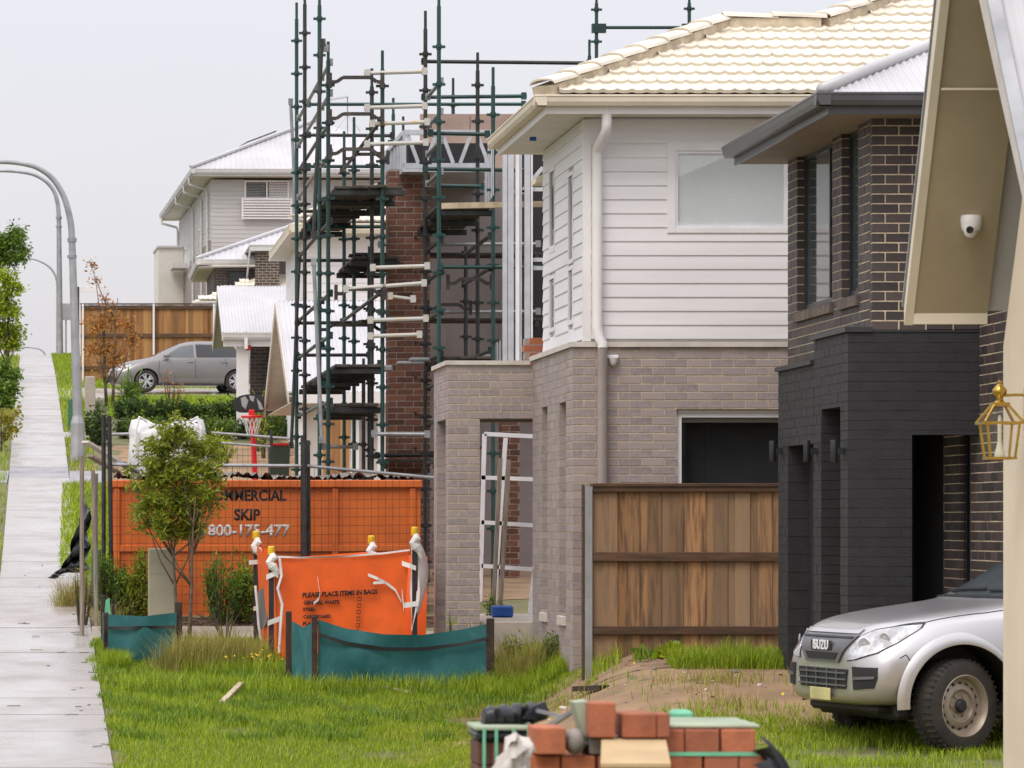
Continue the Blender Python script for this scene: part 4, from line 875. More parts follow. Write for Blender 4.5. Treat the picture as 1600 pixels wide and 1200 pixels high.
ridge_caps(t, M['tile_cream'], (xk+.1, Yk-.5, zk+.1), (xk+3.6, Yk+3, zk+1.6))
b = MB(); a0 = at(543, 215, 82); b.tube([a0, at(543, 152, 82)], .012, 5); b.tube([at(512,156,82), at(545,151,82)], .012, 5)
for i in range(7): p = at(514+i*4.4, 156-i*.7, 82); b.tube([p+Vector((0,-.2,-.05)), p+Vector((0,.2,.06))], .008, 4)
b.tube([at(524,205,82), at(543,180,82), at(563,205,82)], .006, 4); b.build('antenna', M['galv'], t)
# far timber fence
YB = 118.0; t = thing('boundary_fence', 'long honey brown paling fence with white posts behind the grey hatchback', 'fence', (X_(230,YB), YB, g(2,YB)))
x = X_(126,YB); i = 0; x1 = X_(337,YB); zt_ = Z_(474,YB)
while x < x1:
    wd = random.uniform(.13,.16); b = MB(); ov = i % 2; b.bevbox(x, min(x1, x+wd), YB-ov*.016, YB+.014-ov*.016, g(x,YB)-.1, zt_-.06+random.uniform(-.015,.01), .003); b.build('paling', M['timber_far'], t); x += wd-.03; i += 1
for py in (480, 524, 575):
    b = MB(); b.box(X_(126,YB), x1, YB-.07, YB-.018, Z_(py,YB)-.06, Z_(py,YB)+.05); b.build('rail', M['timber_dark'], t)
b = MB(); b.box(X_(125,YB), x1, YB-.08, YB+.05, zt_-.04, zt_); b.build('cap_rail', M['timber_dark'], t)
for px in (129.5, 240, 334):
    b = MB(); b.box(X_(px-1.5,YB), X_(px+1.5,YB), YB-.13, YB-.072, g(2,YB)-.1, zt_-.02); b.build('post', M['white_paint'], t)
# ================================================================ street lamps and signs
def lamp(Y, base, arm, label, r=.10, basepart=None):
    bx = X_(base, Y); z0 = g(bx, Y); t = thing('street_lamp', label, 'street lamp', (bx, Y, z0), 'curved galvanised street lamps')
    pts = [at(a, c, Y) for a, c in arm]; b = MB(); n = len(pts)
    cr = []
    P = [pts[0]]+pts+[pts[-1]]
    for i in range(1, len(P)-2):
        for q in range(5):
            u = q/5; p0, p1, p2, p3 = P[i-1:i+3]; cr.append(.5*((2*p1)+(p2-p0)*u+(2*p0-5*p1+4*p2-p3)*u*u+(3*p1-3*p2+p3-p0)*u**3))
    cr.append(pts[-1]); zc = pts[0].z
    b.tube([Vector((bx, Y, z0+.9 if basepart else z0-.1)), pts[0]], [r, r*.72], 12); smoothang(b.build('pole', M['galv_pole'], t), 50)
    b = MB(); b.tube(cr, [r*.70-(r*.32)*i/len(cr) for i in range(len(cr))], 10); smoothang(b.build('arm', M['galv_pole'], t), 60)
    b = MB(); b.lathe([(r*.95,-.04),(r*.95,.04)], (pts[0].x, Y, pts[0].z), n=12); b.lathe([(r*.95,-.03),(r*.95,.03)], (pts[0].x, Y, pts[0].z-.35), n=12); b.build('collar', M['galv'], t)
    if basepart:
        b = MB(); b.tube([(bx, Y, z0-.1), (bx, Y, z0+.82), (bx, Y, z0+.98)], [r*1.45, r*1.4, r*1.02], 8); b.build('base', M['galv_pole'], t)
    e = pts[-1]; b = MB(); b.bevbox(e.x-.55, e.x+.02, Y-.14, Y+.14, e.z-.05, e.z+.06, .04); b.build('lamp_head', M['galv_pole'], t)
lamp(81, 121.5, [(112.5,375),(110,345),(100,308),(82,279),(58,262),(30,255),(-2,253),(-60,252)], 'tall galvanised street lamp with curved arm beside the rubble and the footpath', .105, True)
lamp(150, 94, [(92,340),(90,318),(84,298),(70,282),(50,272),(25,268),(0,267),(-30,267)], 'galvanised street lamp on the crest of the footpath before the sign', .13)
lamp(215, 90, [(90,445),(87,432),(80,420),(68,411),(52,405),(36,404)], 'low far street lamp with its arm half hidden by the green tree', .10)
lamp(330, 73, [(71,556),(68,550),(60,545),(46,543)], 'tiny street lamp beyond the crest of the path', .12)
t = thing('road_sign', 'back of a grey road sign behind the crest lamp pole', 'sign', (X_(103,160), 160, g(0,160)))
b = MB(); p = at(103, 487, 160); b.bevbox(p.x-.3, p.x+.28, 159.99, 160.01, p.z-.35, p.z+.35, .008); b.build('plate', M['galv_pole'], t); b = MB(); b.tube([(p.x, 160.05, g(p.x,160)-.1), (p.x, 160.05, p.z+.3)], .035, 8); b.build('pole', M['galv'], t)
t = thing('street_sign', 'small pale street name sign on a dark post above the timber fence', 'sign', (X_(122,122), 122, g(.2,122)))
b = MB(); b.tube([(X_(122,122), 122, g(.2,122)-.1), (X_(122,122), 122, Z_(448,122))], .04, 8); b.build('post', M['dark_tube'], t); b = MB(); p = at(143, 452, 122); b.bevbox(p.x-.42, p.x+.42, 121.99, 122.01, p.z-.09, p.z+.09, .005); b.build('plate', M['white_paint'], t)
# ================================================================ half built house
t = thing('unfinished_house', 'half built house of brown brick piers and bare steel framing inside the scaffold', 'house', (4.5, 54.5, g(4.5,54.5)))
st = []; kw = dict(mortar=M['mortar_grey'], parent=t)
xa, xb = X_(607,54.5), X_(672,54.5); zt_ = Z_(264,54.5); zb_ = g(4.8,54)-.1
brick_wall(st, 'S', 54.5, xa, xb, zb_, zt_, dep=.5, **kw)
brick_wall(st, 'S', 54.5, X_(784,54.5), X_(812,54.5), zb_, 3.6, dep=.4, **kw)
flush_bricks(st, t, M['brick_brown'], 300, [(600,260,680,900),(780,650,815,880)])
b = MB(); yy = 56.6; b.box(X_(672,yy), X_(862,yy), yy, yy+.1, zb_, Z_(262,yy)); b.build('sheathed_wall', M['wall_wrap'], t)
for px in (700, 738, 776):
    b = MB(); b.box(X_(px,yy)-.006, X_(px,yy)+.006, yy-.004, yy-.001, zb_, Z_(262,yy)); b.build('sheet_joint', M['mortar_grey'], t)
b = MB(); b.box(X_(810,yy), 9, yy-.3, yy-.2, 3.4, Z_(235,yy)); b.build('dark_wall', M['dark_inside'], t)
b = MB(); yy = 58.5; b.box(X_(657,yy), X_(735,yy)-.01, yy, yy+.1, 5.5, Z_(178,yy)); b.build('pink_panel', M['pink_board'], t); b = MB(); b.box(X_(735,yy), X_(815,yy), yy, yy+.1, 5.5, Z_(178,yy)); b.build('pink_panel', M['pink_board'], t)
# steel truss balcony box
yT = 54.0; x0, x1 = X_(632,yT), X_(768,yT); z0, z1 = Z_(259,yT), Z_(207,yT)
def stl(p, q, w_=.045, d_=.045, nm='steel_member', m='alu'): b = MB(); b.bar(p, q, w_, d_, up=(0,1,0) if abs(q[1]-p[1]) < abs(q[0]-p[0])+abs(q[2]-p[2]) else (0,0,1)); return b.build(nm, M[m], t)
for z in (z0, z1): stl((x0, yT, z), (x1, yT, z), .07, .06)
n = 5; xs_ = [x0+(x1-x0)*i/n for i in range(n+1)]
for i, x in enumerate(xs_):
    if i in (0, 2, 5): stl((x, yT+.004, z0+.035), (x, yT+.004, z1-.035))
for i in range(n): stl((xs_[i]+.05, yT+.008, z0+.04 if i % 2 else z1-.04), (xs_[i+1]-.05, yT+.008, z1-.04 if i % 2 else z0+.04), .05, .04)
yT2 = 57.2
for z in (z0, z1): stl((x0, yT+.05, z), (x0, yT2, z), .06, .07)
for i in range(1, 7): y = yT+(yT2-yT)*i/6; stl((x0+.003, y, z0+.035), (x0+.003, y, z1-.035), .04, .05)
b = MB(); b.box(x0-.03, x1+.05, yT-.04, yT2, z0-.09, z0-.04); b.build('balcony_floor', M['alu'], t)
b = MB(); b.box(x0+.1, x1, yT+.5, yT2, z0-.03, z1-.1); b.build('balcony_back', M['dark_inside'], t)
# studs of the side frame
yS = 50.0
for (a, c, m_) in ((786,793,'alu'),(794,803,'alu'),(806,812,'alu_white'),(813,816,'alu'),(820,829,'alu'),(830,832.5,'alu_white')):
    b = MB(); b.box(X_(a,yS), X_(c,yS), yS+random.uniform(0,.04), yS+.09, Z_(560,yS)-.6, Z_(236,yS)); b.build('stud', M[m_], t)
for (xa_, ya_, xb_, yb_) in ((832,285,850,285),(830,296,848,296),(833,406,850,406),(833,419,850,419),(815,300,848,262),(786,300,832,300)): stl(at(xa_,ya_,yS+.1), at(xb_,yb_,yS+.1), .05, .06, 'brace')
for i in range(7):
    p = at(755+i*4.2, 552-i*3.4, 52.5); b = MB(); b.box(p.x, p.x+.02, p.y, p.y+.03, p.z-.5, p.z); b.build('stud', M['alu'], t)
for i in range(6):
    x = X_(770+i*2.6, 50.5); b = MB(); b.box(x, x+.012, 50.5+i*.4, 50.53+i*.4, Z_(320,52), Z_(236,52)); b.build('stud', M['alu'], t)
# timber bearer laid over the scaffold
b = MB(); b.bar(at(690,322,50.4), at(850,319,50.4), .1, .075); tag(b.build('timber_bearer', M['timber_pale']), 'pale timber beam lying across the upper scaffold platform', 'beam')

# ================================================================ scaffold
SX = [3.39, 4.11]; SY = [51.0, 52.8, 56.15, 58.2]; TX = [4.86, 5.58]; TY = [51.0, 52.95, 54.55]
t = thing('scaffold', 'dark green tube scaffold with plank platforms round the half built house', 'scaffold', (4.3, 53.5, g(4.3,53)))
def standard(x, y, pt, m='green_tube', lean=(0,0), z0=None):
    zt = Z_(pt, y); zb = (g(x,y)-.02) if z0 is None else z0; b = MB(); b.tube([(x, y, zb), (x+lean[0], y+lean[1], zt-.25)], .028, 8); b.tube([(x+lean[0], y+lean[1], zt-.26), (x+lean[0], y+lean[1], zt)], .021, 8)
    z = zb+.45+random.uniform(0,.02)
    while z < zt-.3:
        f = (z-zb)/(zt-zb); b.box(x+lean[0]*f-.085, x+lean[0]*f+.085, y-.018, y+.018, z-.017, z+.017); b.box(x+lean[0]*f-.018, x+lean[0]*f+.018, y-.085, y+.085, z-.016, z+.016); b.lathe([(.038,-.035),(.038,.035)], (x+lean[0]*f, y, z), n=8); z += .5
    return smoothang(b.build('standard', M[m], t), 40)
tops = {(0,0):65, (0,1):-20, (0,2):-20, (0,3):4, (1,0):79, (1,1):107, (1,2):183, (1,3):205}
for (i, j), p in tops.items(): standard(SX[i], SY[j], p, 'green_tube' if (i+j) % 3 != 2 else 'dark_tube')
for (i, j), p in {(0,0):-20, (0,1):17, (0,2):330, (1,0):105, (1,1):82, (1,2):385}.items(): standard(TX[i], TY[j], p, 'green_tube' if j == 0 else 'dark_tube')
for px, pt, y, m_ in ((614.5,153,60,'green_tube'), (630,182,61,'dark_tube'), (708,122,60,'green_tube'), (838,380,58,'dark_tube'), (577,385,54.4,'dark_tube'), (568,560,56,'dark_tube')): standard(X_(px,y), y, pt, m_)
for px, pt in ((932,-20),(921,62),(1077,-20),(1355,-4)): standard(X_(px,60), 60, pt, 'green_tube')
def tube_(p, q, r=.0265, m='green_tube', nm='ledger'):
    b = MB(); p, q = Vector(p), Vector(q); d = (q-p).normalized(); b.tube([p, q], r, 8)
    for e in (p+d*.04, q-d*.04): b.box(e.x-.035, e.x+.035, e.y-.03, e.y+.03, e.z-.045, e.z+.05)
    return smoothang(b.build(nm, M[m], t), 40)
# street side ledgers running away from us, and ledgers across
ZN = [Z_(p, 51) for p in (97,145,190,238,290,345,395,458,524,568,627,690)]
for k, z in enumerate(ZN):
    m_ = 'galv' if k in (0,1,3) else ('dark_tube' if k % 2 else 'green_tube')
    if k < 4 or k in (5,7,8,10): tube_((SX[0]+.03, SY[0], z), (SX[0]+.03, SY[1], z), m=m_); tube_((SX[0]+.03, SY[1], z+.01), (SX[0]+.03, SY[3], z+.01), m=m_)
    if k in (2,4,7,9): tube_((SX[1]-.03, SY[0], z), (SX[1]-.03, SY[3], z), m='dark_tube')
    tube_((TX[0]+.03, TY[0], z-.25), (TX[0]+.03, TY[1], z-.25), m='galv' if k < 4 else 'dark_tube')
    if k in (5,6,8,9): tube_((TX[1]-.03, TY[0], z-.2), (TX[1]-.03, TY[2], z-.2), m='dark_tube')
for py, a, c, y, m_ in ((96,658,925,53.1,'dark_tube'),(152,658,823,53.0,'green_tube'),(163,478,822,58.3,'green_tube'),(211,478,617,58.3,'dark_tube'),(260,478,606,58.3,'green_tube'),(208,668,766,51.05,'green_tube'),(264,660,832,51.05,'green_tube'),
        (330,462,606,58.3,'dark_tube'),(355,478,606,56.2,'green_tube'),(407,462,585,58.3,'dark_tube'),(505,460,580,58.3,'dark_tube'),(555,460,580,58.3,'dark_tube'),(417,683,850,50.95,'green_tube'),(382,590,845,54.7,'galv'),(488,590,845,54.7,'galv'),(698,500,560,52.9,'galv'),
        (290,680,760,52.6,'green_tube'),(678,580,672,50.9,'galv'),(712,585,680,54.2,'dark_tube'),(745,600,676,53,'galv')):
    d = random.uniform(-2,2); tube_(at(a,py,y), at(c,py+d+ (4 if py == 96 else 0),y), m=m_)
for py, a, c in ((113,569,668),(167,569,668),(192,577,672),(224,569,670),(417,578,672),(499,574,670),(524,574,660)):
    tube_(at(a,py+1.5,50.93), at(c,py-1.5,50.93), .027, 'pale_tube', 'guard_tube')
tube_(at(536,452,50.9), at(667,442,50.9), .027, 'pale_tube', 'guard_tube'); tube_(at(605,462,50.95), at(650,468,50.95), .022, 'pale_tube', 'guard_tube')
tube_((X_(932,60), 60, Z_(43,60)), (X_(1116,60), 60, Z_(43,60)), nm='guard_tube')
for px in (936, 1077): b = MB(); p = at(px,42,59.95); b.box(p.x-.11, p.x+.11, 59.93, 60.03, p.z-.09, p.z+.05); b.build('coupler', M['green_tube'], t)
# long leaning tubes
for (p, q, m_) in ((at(503,62,50.7), at(490,372,50.7), 'dark_tube'), (at(490,405,50.7), at(503,692,50.7), 'galv'), (at(454,155,58.6), at(465,385,58.6), 'galv'), (at(468,395,58.0), at(455,700,58.0), 'dark_tube'), (at(503,62,50.75), at(511,80,50.75), 'galv')):
    tube_(p, q, .026, m_, 'brace')
# bracket transoms
for py, a, c, y in ((121,516,597,50.9),(178,516,597,50.9),(233,516,597,50.9),(241,538,606,55),(452,525,600,50.9),(436,700,768,51.1),(476,668,735,53),(508,500,600,55)):
    b = MB(); y_ = y; pts = [at(a,py+7,y_), at(a+10,py+7,y_), at(a+20,py,y_), at(c-18,py,y_), at(c-8,py+7,y_), at(c,py+7,y_)]
    for p, q in zip(pts, pts[1:]): b.bar(p, q, .045, .045)
    for p in (pts[0], pts[-1]): b.bar(p+Vector((0,0,-.08)), p+Vector((0,0,.12)), .045, .05)
    b.build('transom', M['plank_dark'], t)
# plank platforms, each plank its own board
def deck(xa, xb, ya, yb, z, n, m='plank_dark', dirn='y', hatch=False):
    w_ = (xb-xa)/n if dirn == 'y' else (yb-ya)/n
    for i in range(n):
        b = MB(); dz = random.uniform(-.008,.008); e = random.uniform(-.08,.08)
        if dirn == 'y': b.bevbox(xa+i*w_+.006, xa+(i+1)*w_-.006, ya+e, yb+e, z-.04+dz, z+dz, .006)
        else: b.bevbox(xa+e, xb+e, ya+i*w_+.006, ya+(i+1)*w_-.006, z-.04+dz, z+dz, .006)
        b.build('plank', M[m], t)
    for y in ((ya+.1, (ya+yb)/2, yb-.1) if dirn == 'y' else ()): b = MB(); b.bevbox(xa-.03, xb+.03, y-.03, y+.03, z-.13, z-.05, .01); b.build('deck_bearer', M['dark_tube'], t)
    for x in ((xa+.1, xb-.1) if dirn == 'x' else ()): b = MB(); b.bevbox(x-.03, x+.03, ya-.03, yb+.03, z-.13, z-.05, .01); b.build('deck_bearer', M['dark_tube'], t)
deck(SX[0]+.08, SX[1]+.28, 50.95, 54.5, Z_(290,51), 4); deck(SX[0]+.06, SX[1]-.06, 54.55, 58.2, Z_(290,51)-.02, 3)
deck(TX[0]+.05, TX[1]-.03, 50.95, 54.5, Z_(322,51), 3)
deck(4.05, X_(848,55), 54.9, 55.7, Z_(394,54.9), 3, dirn='x'); deck(4.2, X_(848,55), 54.9, 55.7, Z_(497,54.9), 3, dirn='x'); deck(4.3, X_(685,55), 54.0, 54.45, Z_(718,54.1), 2, dirn='x')
deck(SX[0]+.08, SX[1]+.0, 50.95, 54.5, Z_(569,51), 3); deck(SX[0]+.06, SX[1]-.06, 54.6, 58.2, Z_(569,51)-.03, 3); deck(SX[0]+.08, SX[1]-.05, 51, 54.5, Z_(630,51), 3)
deck(TX[0]+.03, TX[1]+.0, 50.95, 53, Z_(556,51), 3); deck(3.9, 4.55, 53.6, 56.5, Z_(400,53.6), 3)
for p in ((543,578),(560,572),(590,575),(552,640),(660,560),(640,565)):
    q = at(p[0], p[1], 52.5); b = MB(); b.bevbox(q.x-.18, q.x+.2, 52.4, 52.6, q.z-.05, q.z+random.uniform(.0,.06), .02); b.build('loose_board', M['plank_dark'] if p[0] % 2 else M['galv'], t)

# ================================================================ skip bin
ys, sx0, sx1 = 50.0, X_(172,50), X_(657,50); zs0, zs1 = g(2.5,50)-.02, Z_(750,50)
t = thing('skip_bin', 'long orange steel skip bin lettered in black behind the wire fence', 'skip', (sx0, ys, zs0)); wB = 1.5
b = MB(); T = .05
b.box(sx0, sx1, ys, ys+T, zs0, zs1-.02); b.box(sx0, sx1, ys+wB-T, ys+wB, zs0, zs1-.02); b.box(sx0, sx0+T, ys+T, ys+wB-T, zs0, zs1-.02); b.box(sx1-T, sx1, ys+T, ys+wB-T, zs0, zs1-.02); b.box(sx0+T, sx1-T, ys+T, ys+wB-T, zs0+.02, zs0+.08); b.build('tub', M['skip_orange'], t)
b = MB(); b.bevbox(sx0-.02, sx1+.02, ys-.07, ys+T, zs1-.10, zs1, .012); b.bevbox(sx0-.02, sx1+.02, ys+wB-T, ys+wB+.06, zs1-.10, zs1, .012); b.build('top_rail', M['skip_orange'], t)
for px in (178, 470, 519, 640):
    b = MB(); b.bevbox(X_(px,ys), X_(px+9,ys), ys-.05, ys-.001, zs0, zs1-.105, .008); b.build('rib', M['skip_orange'], t)
b = MB(); b.bevbox(sx0, sx1, ys-.035, ys-.002, Z_(862,ys), Z_(852,ys), .006); b.build('lower_rail', M['skip_orange'], t)
text_part('COMMERCIAL', 'lettering', M['ink_black'], t, (X_(383,ys), ys-.002, Z_(774,ys)), 128/120, 17/120, bold=.03)
text_part('SKIP', 'lettering', M['ink_black'], t, (X_(386,ys), ys-.002, Z_(804,ys)), 41/120, 18/120, bold=.03)
text_part('1800-175-477', 'lettering', M['paint_white'], t, (X_(385,ys), ys-.002, Z_(829,ys)), 136/120, 19/120, bold=.03)
b = MB(); nn = 110; P = [[(sx0+.06+(sx1-sx0-.12)*i/nn, ys+.06+(wB-.12)*j/12, zs1+.05+.03*math.sin(i*.13+2)+random.uniform(-.05,.045)) for j in range(13)] for i in range(nn+1)]
b.grid(P); stuff(tag(b.build('rubble', M['rubble']), 'grey broken rubble heaped to the rim inside the skip', 'rubble'))
for k, (pa, pb, w_, m_, lb) in enumerate((((133,690),(186,722),.16,'flashing','white board sticking out of the skip beside the lamp pole'),((140,712),(195,745),.12,'timber_grey','brown board sticking out under the white board at the skip'),((188,722),(236,752),.14,'galv','dented grey sheet lying over the skip rim'))):
    p, q = at(*pa, 50.4), at(*pb, 50.7+.1*k); b = MB(); b.bar(p, q, w_, .03); recentre(tag(b.build('scrap_board', M[m_]), lb, 'board'), q)
# bulk bag on the rubble
bx, by = X_(262,51), 51.0; z0, z1 = zs1+.03, Z_(660,51); t = thing('bulk_bag', 'white bulk bag with folded rim standing on the skip rubble', 'bag', (bx, by, z0))
P = []; hw = .52
for j in range(11):
    f = j/10; row = []
    for i in range(29):
        a = 2*math.pi*i/28; c, s = math.cos(a), math.sin(a); q = (abs(c)**4+abs(s)**4)**-.25; r_ = hw*q*(.93+.07*math.sin(math.pi*f))*(1+.02*math.sin(5*a+3*f)); row.append((bx+r_*c, by+.85*r_*s, z0+(z1-z0-.12)*f+(.05*math.sin(4*a)+.03*math.sin(9*a) if j == 10 else 0)))
    P.append(row)
b = MB(); b.grid(P); b.add([P[0][i] for i in range(28)], [tuple(range(28))]); smoothang(b.build('body', M['bulk_white'], t), 60)
b = MB(); P2 = []
for f, dz in ((1.03,-.12),(1.06,-.02),(1.0,.05),(.8,.08),(.4,.02),(.0,-.02)):
    P2.append([(bx+(p[0]-bx)*f, by+(p[1]-by)*f, p[2]+dz+random.uniform(-.035,.05)) for p in P[-1]])
b.grid(P2); smoothang(b.build('folded_top', M['bulk_white'], t), 70)
for sx_ in (-1, 1):
    b = MB(); b.tube([(bx+sx_*.42, by-.42, z0+.2), (bx+sx_*.43, by-.44, z1-.1), (bx+sx_*.38, by-.40, z1+.06), (bx+sx_*.28, by-.36, z1+.0)], .02, 6); b.build('lifting_loop', M['web_white'], t)

# ================================================================ temporary fence
def fence_panel(label, ya, yb, pa, pb, top, posts, rails, mesh_top):
    t = thing('temporary_fence', label, 'fence', (X_(pa,ya), ya, g(X_(pa,ya),ya)), 'temporary wire fence panels')
    xa, xb = X_(pa,ya), X_(pb,yb)
    for (px, py, Y, lx) in posts:
        x = X_(px,Y); b = MB(); b.tube([(x+lx, Y, g(x,Y)-.03), (x, Y, Z_(py,Y))], .028, 8); smoothang(b.build('post', M['dark_tube'], t))
    for (p, q) in rails: b = MB(); b.tube([p, q], .022, 8); smoothang(b.build('rail', M['galv'], t))
    b = MB(); nx_ = int(abs(xb-xa)/.09)
    for i in range(nx_+1):
        f = i/nx_; x = xa+(xb-xa)*f; y = ya+(yb-ya)*f; zt = mesh_top[0]+(mesh_top[1]-mesh_top[0])*f; b.tube([(x, y, g(x,y)+.06), (x, y, zt)], .0028, 3, False)
    z = .12
    while z < 1.75:
        b.tube([(xa, ya, g(xa,ya)+z), (xb, yb, min(g(xb,yb)+z, mesh_top[1]))], .0028, 3, False); z += .11
    stuff(b.build('wire_mesh', M['dark_tube'], t)); return t
ya = 49.2
fence_panel('wire mesh temporary fence panel across the lettered half of the skip', ya, ya, 172, 476, 727, [(162,648,ya,.0),(171,650,ya-.05,.03),(477,690,ya-.1,-.02),(473,680,ya,.0)], [(at(172,726,ya), at(474,728,ya)), (at(168,679,ya+3), at(205,678,ya+3))], (Z_(727,ya), Z_(728,ya)))
fence_panel('wire mesh temporary fence panel across the plain half of the skip', ya, ya+.2, 480, 680, 730, [(481,688,ya+.05,.02)], [(at(480,728,ya), at(682,747,ya+.2))], (Z_(729,ya), Z_(746,ya+.2)))
yb = 56
fence_panel('wire fence panel by the basketball hoop behind the skip', yb+10, yb+10, 330, 470, 690, [(424,672,yb+10,0)], [(at(330,676,yb+10), at(462,686,yb+10)), (at(345,692,yb+10), at(424,698,yb+10))], (Z_(690,yb+10), Z_(697,yb+10)))
for (px, pt, Y, lean) in ((128,712,47,.0),(145,735,48.2,.05),(150,740,48.3,.0)):
    b = MB(); x = X_(px,Y); b.tube([(x+lean, Y, g(x,Y)-.1), (x, Y, Z_(pt,Y))], .027, 8); recentre(tag(smoothang(b.build('fence_post', M['timber_grey'])), 'bare grey fence post '+('beside the black plastic at the footpath', 'leaning slightly next to its twin at the end of the skip', 'upright next to its leaning twin at the end of the skip')[(128,145,150).index(px)], 'post', 'bare posts beside the skip'), (x+lean, Y, g(x,Y)))
b = MB(); Yv = 48.6; P = [[at(76+62*f+(6*math.sin(j*2.1+f*9)+3*math.sin(j*4+f*17))*(.3+f), 903-16*f-(118*f**2.1)*(j/8)+3*math.sin(j*3.1+f*11), Yv) + Vector((0, .10*math.sin(j*1.9+f*13)+.06*math.sin(j*4.3-f*7)-.25*(1-j/8), 0)) for j in range(9)] for f in np.linspace(0,1,16)]
b.grid(P); tag(b.build('plastic_sheet', M['wrap_black'], smooth=True), 'crumpled black plastic slumped against the post by the footpath', 'plastic sheet')

# leaning window frame inside the portico
yw = 47.0; t = thing('window_frame', 'white aluminium window frame leaning behind the grey brick portico', 'window frame', (X_(790,yw), yw, g(5.3,yw)))
for (a, c) in (((757,678),(838,682)), ((757,678),(750,940)), ((790,684),(771,960)), ((752,746),(838,749)), ((752,816),(838,821)), ((752,884),(838,890)), ((836,880),(828,960))):
    b = MB(); b.bar(at(*a,yw), at(*c,yw), .05, .045, up=(0,1,0)); b.build('member', M['alu_white'], t)
for px, pt, lx in ((782,716,-.10),(795,718,-.12)):
    b = MB(); x = X_(px,46.6); b.bar((x+lx, 46.6, g(x,46.6)-.05), (x, 46.6, Z_(pt,46.6)), .05, .05); recentre(tag(b.build('steel_post', M['timber_grey']), 'dark steel post leaning in the portico '+('across the upright bar of the window frame' if px < 790 else 'beside its twin, off the upright bar'), 'post', 'two leaning posts in the portico'), (x, 46.6, g(x,46.6)))
b = MB(); b.bevbox(X_(768,45.6), X_(801,45.6), 45.5, 45.7, .502, Z_(946,45.6), .02); tag(b.build('crate', M['blue_plastic']), 'small blue plastic crate on the ground inside the portico', 'crate')
b = MB(); b.bevbox(X_(127,53), X_(142,53), 52.9, 53.1, g(.2,53), Z_(919,53), .015); tag(b.build('crate', M['blue_plastic']), 'small blue plastic box at the foot of the green pillar', 'crate')
# little stack of orange bricks on the portico roof
t = thing('brick_stack', 'stub of orange bricks on the flat portico roof beside white boards', 'brick stack', (5.5, 45, 3.41)); x0 = X_(819,45)-.02
for i in range(4):
    for j in range(3):
        off = .12 if i % 2 else 0; part_copy(brick_mesh(.225,.105,.075, M['brick_orange']), 'brick', M['brick_orange'], t, (x0+.12+off*.5+.235*(j%2), 44.95+.115*(j//2), 3.45+.0425+i*.085))
b = MB(); b.box(x0+.02, x0+.42, 44.9, 45.12, 3.41, 3.45+.33); b.build('mortar', M['mortar_grey'], t)

# ================================================================ pillars
b = MB(); Y = 47.2; z0 = g(1,Y); b.bevbox(X_(232,Y), X_(275,Y), Y, Y+.3, z0-.05, Z_(857,Y), .012); b.box(X_(233,Y), X_(274,Y), Y-.004, Y+.2, Z_(896,Y)-.004, Z_(896,Y)+.004); recentre(tag(b.build('utility_pillar', M['pillar_box']), 'plain grey beige utility pillar behind the small teal barrier', 'utility box'), (X_(254,Y), Y, z0))
Y = 51.2; z0 = g(.3,Y); t = thing('power_pillar', 'slim green power pillar at the edge of the footpath', 'utility box', (X_(150,Y), Y, z0))
b = MB(); b.bevbox(X_(142.5,Y), X_(158,Y), Y, Y+.15, z0+.18, Z_(858,Y), .015); b.build('cover', M['green_box'], t); b = MB(); b.bevbox(X_(138,Y), X_(160,Y), Y-.03, Y+.18, z0-.05, z0+.178, .015); b.build('base', M['green_box'], t)
Y = 92; b = MB(); b.bevbox(X_(106,Y), X_(118,Y), Y, Y+.2, g(0,Y)-.05, Z_(623,Y), .02); recentre(tag(b.build('power_pillar', M['green_box']), 'green power pillar on the verge behind the street lamp', 'utility box'), (X_(112,Y), Y, g(0,Y)))
# ================================================================ sediment barriers
def cloth(name, m, parent, top, bot, nu=24, nv=10, amp=.02, seed=0, th=.004):
    r = random.Random(seed); ph = [r.uniform(0,6) for _ in range(4)]
    def lerp(pl, u):
        s = u*(len(pl)-1); i = min(int(s), len(pl)-2); return Vector(pl[i]).lerp(Vector(pl[i+1]), s-i)
    P = []
    for i in range(nu+1):
        u = i/nu; a, c = lerp(top, u), lerp(bot, u); row = []
        for j in range(nv+1):
            v = j/nv; p = a.lerp(c, v); env = math.sin(math.pi*u)
            p.y += amp*env*(math.sin(7*u+3*v+ph[0])+.6*math.sin(13*u-5*v+ph[1])+.5*math.sin(4*v+9*u+ph[2])) ; row.append(p)
        P.append(row)
    b = MB(); b.grid(P); b.grid([[p+Vector((0,th,0)) for p in r_][::-1] for r_ in P]); return smoothang(b.build(name, m, parent), 80)
def stake(parent, px, pt, Y, w_=.06, dx=0):
    x = X_(px,Y); b = MB(); b.bevbox(x-w_/2, x+w_/2, Y-.02, Y+.02, g(x,Y)-.15, Z_(pt,Y), .006); return b.build('stake', M['stake'], parent)
t = thing('sediment_barrier', 'small teal cloth barrier on dark stakes beside the footpath', 'barrier', (X_(220,44), 44, g(.8,44)), 'teal cloth barriers')
stake(t, 165.5, 957, 44.05); stake(t, 279, 940, 44.05, .085); stake(t, 161, 930, 45.2, .05); stake(t, 177, 944, 45.3, .04)
Yc = 44; cloth('cloth', M['cloth_teal'], t, [at(169,960,Yc), at(222,963,Yc), at(276,957,Yc)], [(X_(169,Yc), Yc, g(.4,Yc)-.02), (X_(276,Yc), Yc, g(1.2,Yc)-.02)], seed=1)
cloth('cloth', M['cloth_teal'], t, [at(164,962,Yc+.02), at(160,955,45.2)], [(X_(164,Yc), Yc, g(.4,Yc)), (X_(160,45.2), 45.2, g(.4,45.2))], 8, seed=5, amp=.05)
